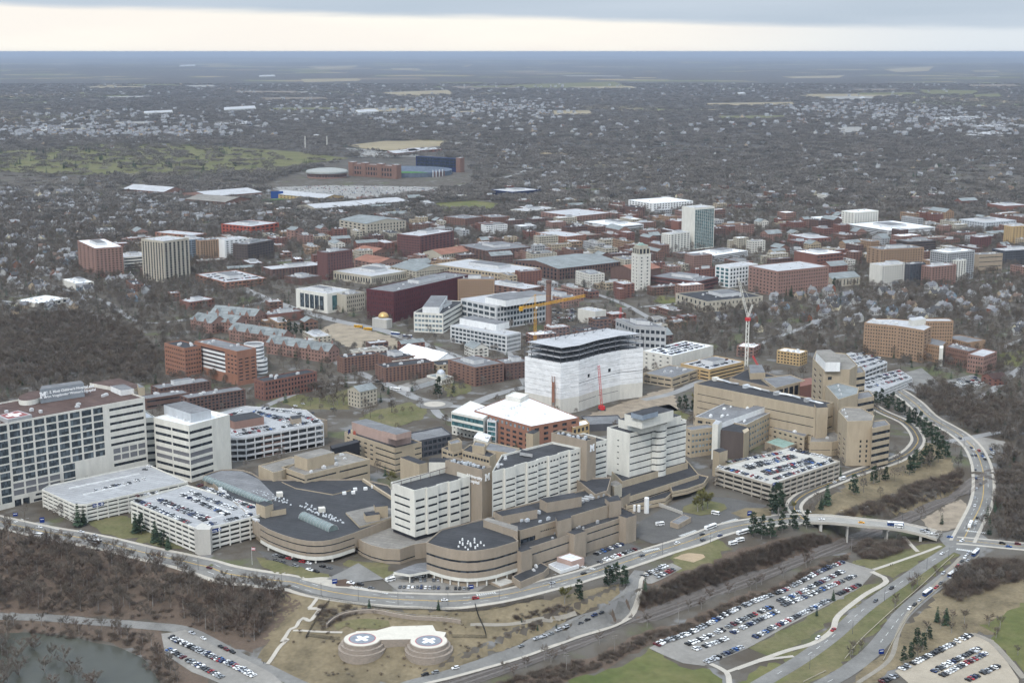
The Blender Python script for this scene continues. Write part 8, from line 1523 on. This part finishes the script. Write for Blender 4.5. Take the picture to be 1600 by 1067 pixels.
for p_, lb_, hh in [((523,912),'blue hospital entrance sign on the traffic island',3.4),((736,920),'small blue sign at the emergency car park entrance',3),((1171,806),'blue entrance sign on the forecourt bank',4),((66,816),'blue entrance sign on the lawn by the white garage',4),((24,806),'dark blue sign board at the left edge of the front road',2.6),((1377,1021),'blue sign beside the right carriageway',3)]:
    p = gp(*p_); e = empty('entrance_sign', p, lb_, 'sign'); t = MB(); t.box((p.x, p.y, p.z), 3.4, .5, hh, .25); t.build('sign_board', SIGNB, e); t = MB(); t.box((p.x, p.y - .04, p.z + hh * .62), 2.6, .5, .35, .25); t.build('sign_stripe', SIGNW, e)
p = gp(394, 882); e = empty('flagpole', p, 'flagpole with red and white flag on the traffic island', 'flagpole'); t = MB(); t.tube(p, p + Vector((0, 0, 13)), .1, .06, 6); t.build('pole', WM('white'), e); t = MB()
for k in range(5): t.quad((p.x + .1, p.y, p.z + 10.6 + k * .44), (p.x + 2.4, p.y + .6, p.z + 10.3 + k * .44), (p.x + 2.4, p.y + .6, p.z + 10.74 + k * .44), (p.x + .1, p.y, p.z + 11.04 + k * .44), k % 2)
t.build('flag', [mat('flag_red', (.4, .03, .05)), SIGNW], e)
GRD = mat('guard_rail', (.33, .29, .22), .8, .1, .3)
for pts_, lb_ in (([(1320,1030),(1345,1000),(1390,958),(1440,915),(1490,868)], 'guard rail on the strip between the carriageways'), ([(1380,1032),(1405,985),(1430,950),(1480,908),(1530,868)], 'guard rail along the right carriageway'), ([(1255,1066),(1290,1049)], 'short guard rail at the bottom turning')):
    L_ = gline(*pts_, step=4); e = empty('guard_rail', L_[0], lb_, 'guard rail'); t = MB()
    for a, b in zip(L_, L_[1:]): t.tube((a.x, a.y, h(a.x, a.y) + .75), (b.x, b.y, h(b.x, b.y) + .75), .28, .28, 4); t.tube((a.x, a.y, h(a.x, a.y)), (a.x, a.y, h(a.x, a.y) + .8), .12, .12, 4)
    t.build('rail_beam', GRD, e)
def person(p_, label, coat, rot):
    p = gp(*p_); m = MB()
    for s in (-.1, .1): m.tube((s, s * .8, 0), (s * .9, 0, .85), .075, .1, 6, 1)
    m.tube((0, 0, .82), (0, 0, 1.2), .17, .2, 8, 0); m.tube((0, 0, 1.2), (0, 0, 1.46), .2, .1, 8, 0); m.tube((0, 0, 1.44), (0, 0, 1.54), .055, .055, 6, 2); m.dome((0, 0, 1.66), .11, .13, 8, 6, 2, True); m.dome((0, 0, 1.68), .118, .125, 8, 3, 1)
    for s in (-1, 1): m.tube((s * .2, 0, 1.38), (s * .27, .04, 1.08), .055, .045, 5, 0); m.tube((s * .27, .04, 1.08), (s * .25, -.1, .82), .042, .034, 5, 0); m.tube((s * .25, -.1, .82), (s * .25, -.12, .72), .04, .02, 5, 2)
    o = bpy.data.objects.new('person', m.mesh('person', [coat, mat('dark_cloth', (.02, .02, .03)), mat('skin', (.42, .27, .2))])); o.location = (p.x, p.y, p.z + .32); o.rotation_euler = (0, 0, rot); link(o, None, label, 'person', 'people walking')
DC = mat('dark_cloth', (.02, .02, .03)); person((1391,885), 'person in dark coat walking on the path by the big car park, left of two', DC, .5); person((1394,884), 'person in dark jacket walking on the path by the big car park, right of two', DC, .5); person((1336,879), 'person in dark clothes standing at the top of the big car park', DC, 1); person((412,1037), 'person in dark clothes at the foot of the slope stairs', DC, 2)
# ------------------------------------------------------------ air
hz = MB(); X_, Y0, Y1, Z0, Z1 = 250500, -3400, 250500, -64, 357; hz.hexa([(-X_, Y0, Z0), (X_, Y0, Z0), (X_, Y1, Z0), (-X_, Y1, Z0), (-X_, Y0, Z1), (X_, Y0, Z1), (X_, Y1, Z1), (-X_, Y1, Z1)])
hm_ = bpy.data.materials.new('haze_air'); hm_.use_nodes = True; N = hm_.node_tree.nodes; N.clear(); o_ = N.new('ShaderNodeOutputMaterial'); pv = N.new('ShaderNodeVolumePrincipled'); pv.inputs['Color'].default_value = (.52, .60, .74, 1); pv.inputs['Density'].default_value = 2.6e-5; pv.inputs['Anisotropy'].default_value = .1; hm_.node_tree.links.new(pv.outputs[0], o_.inputs['Volume'])
hz.build('haze', hm_, None, kind='stuff')

# ------------------------------------------------------------ things that would share a description are told apart by their place
by = {}
for o in COL.objects:
    if o.parent is None and o.get('label') and o.get('kind') is None: by.setdefault(o['label'], []).append(o)
for lb_, L_ in by.items():
    if len(L_) < 2: continue
    for i, o in enumerate(sorted(L_, key=lambda o: proj(o.location)[0])):
        t = '%s, %s from left' % (lb_, ORD(i + 1))
        if len(t.split()) <= 16: o['label'] = t
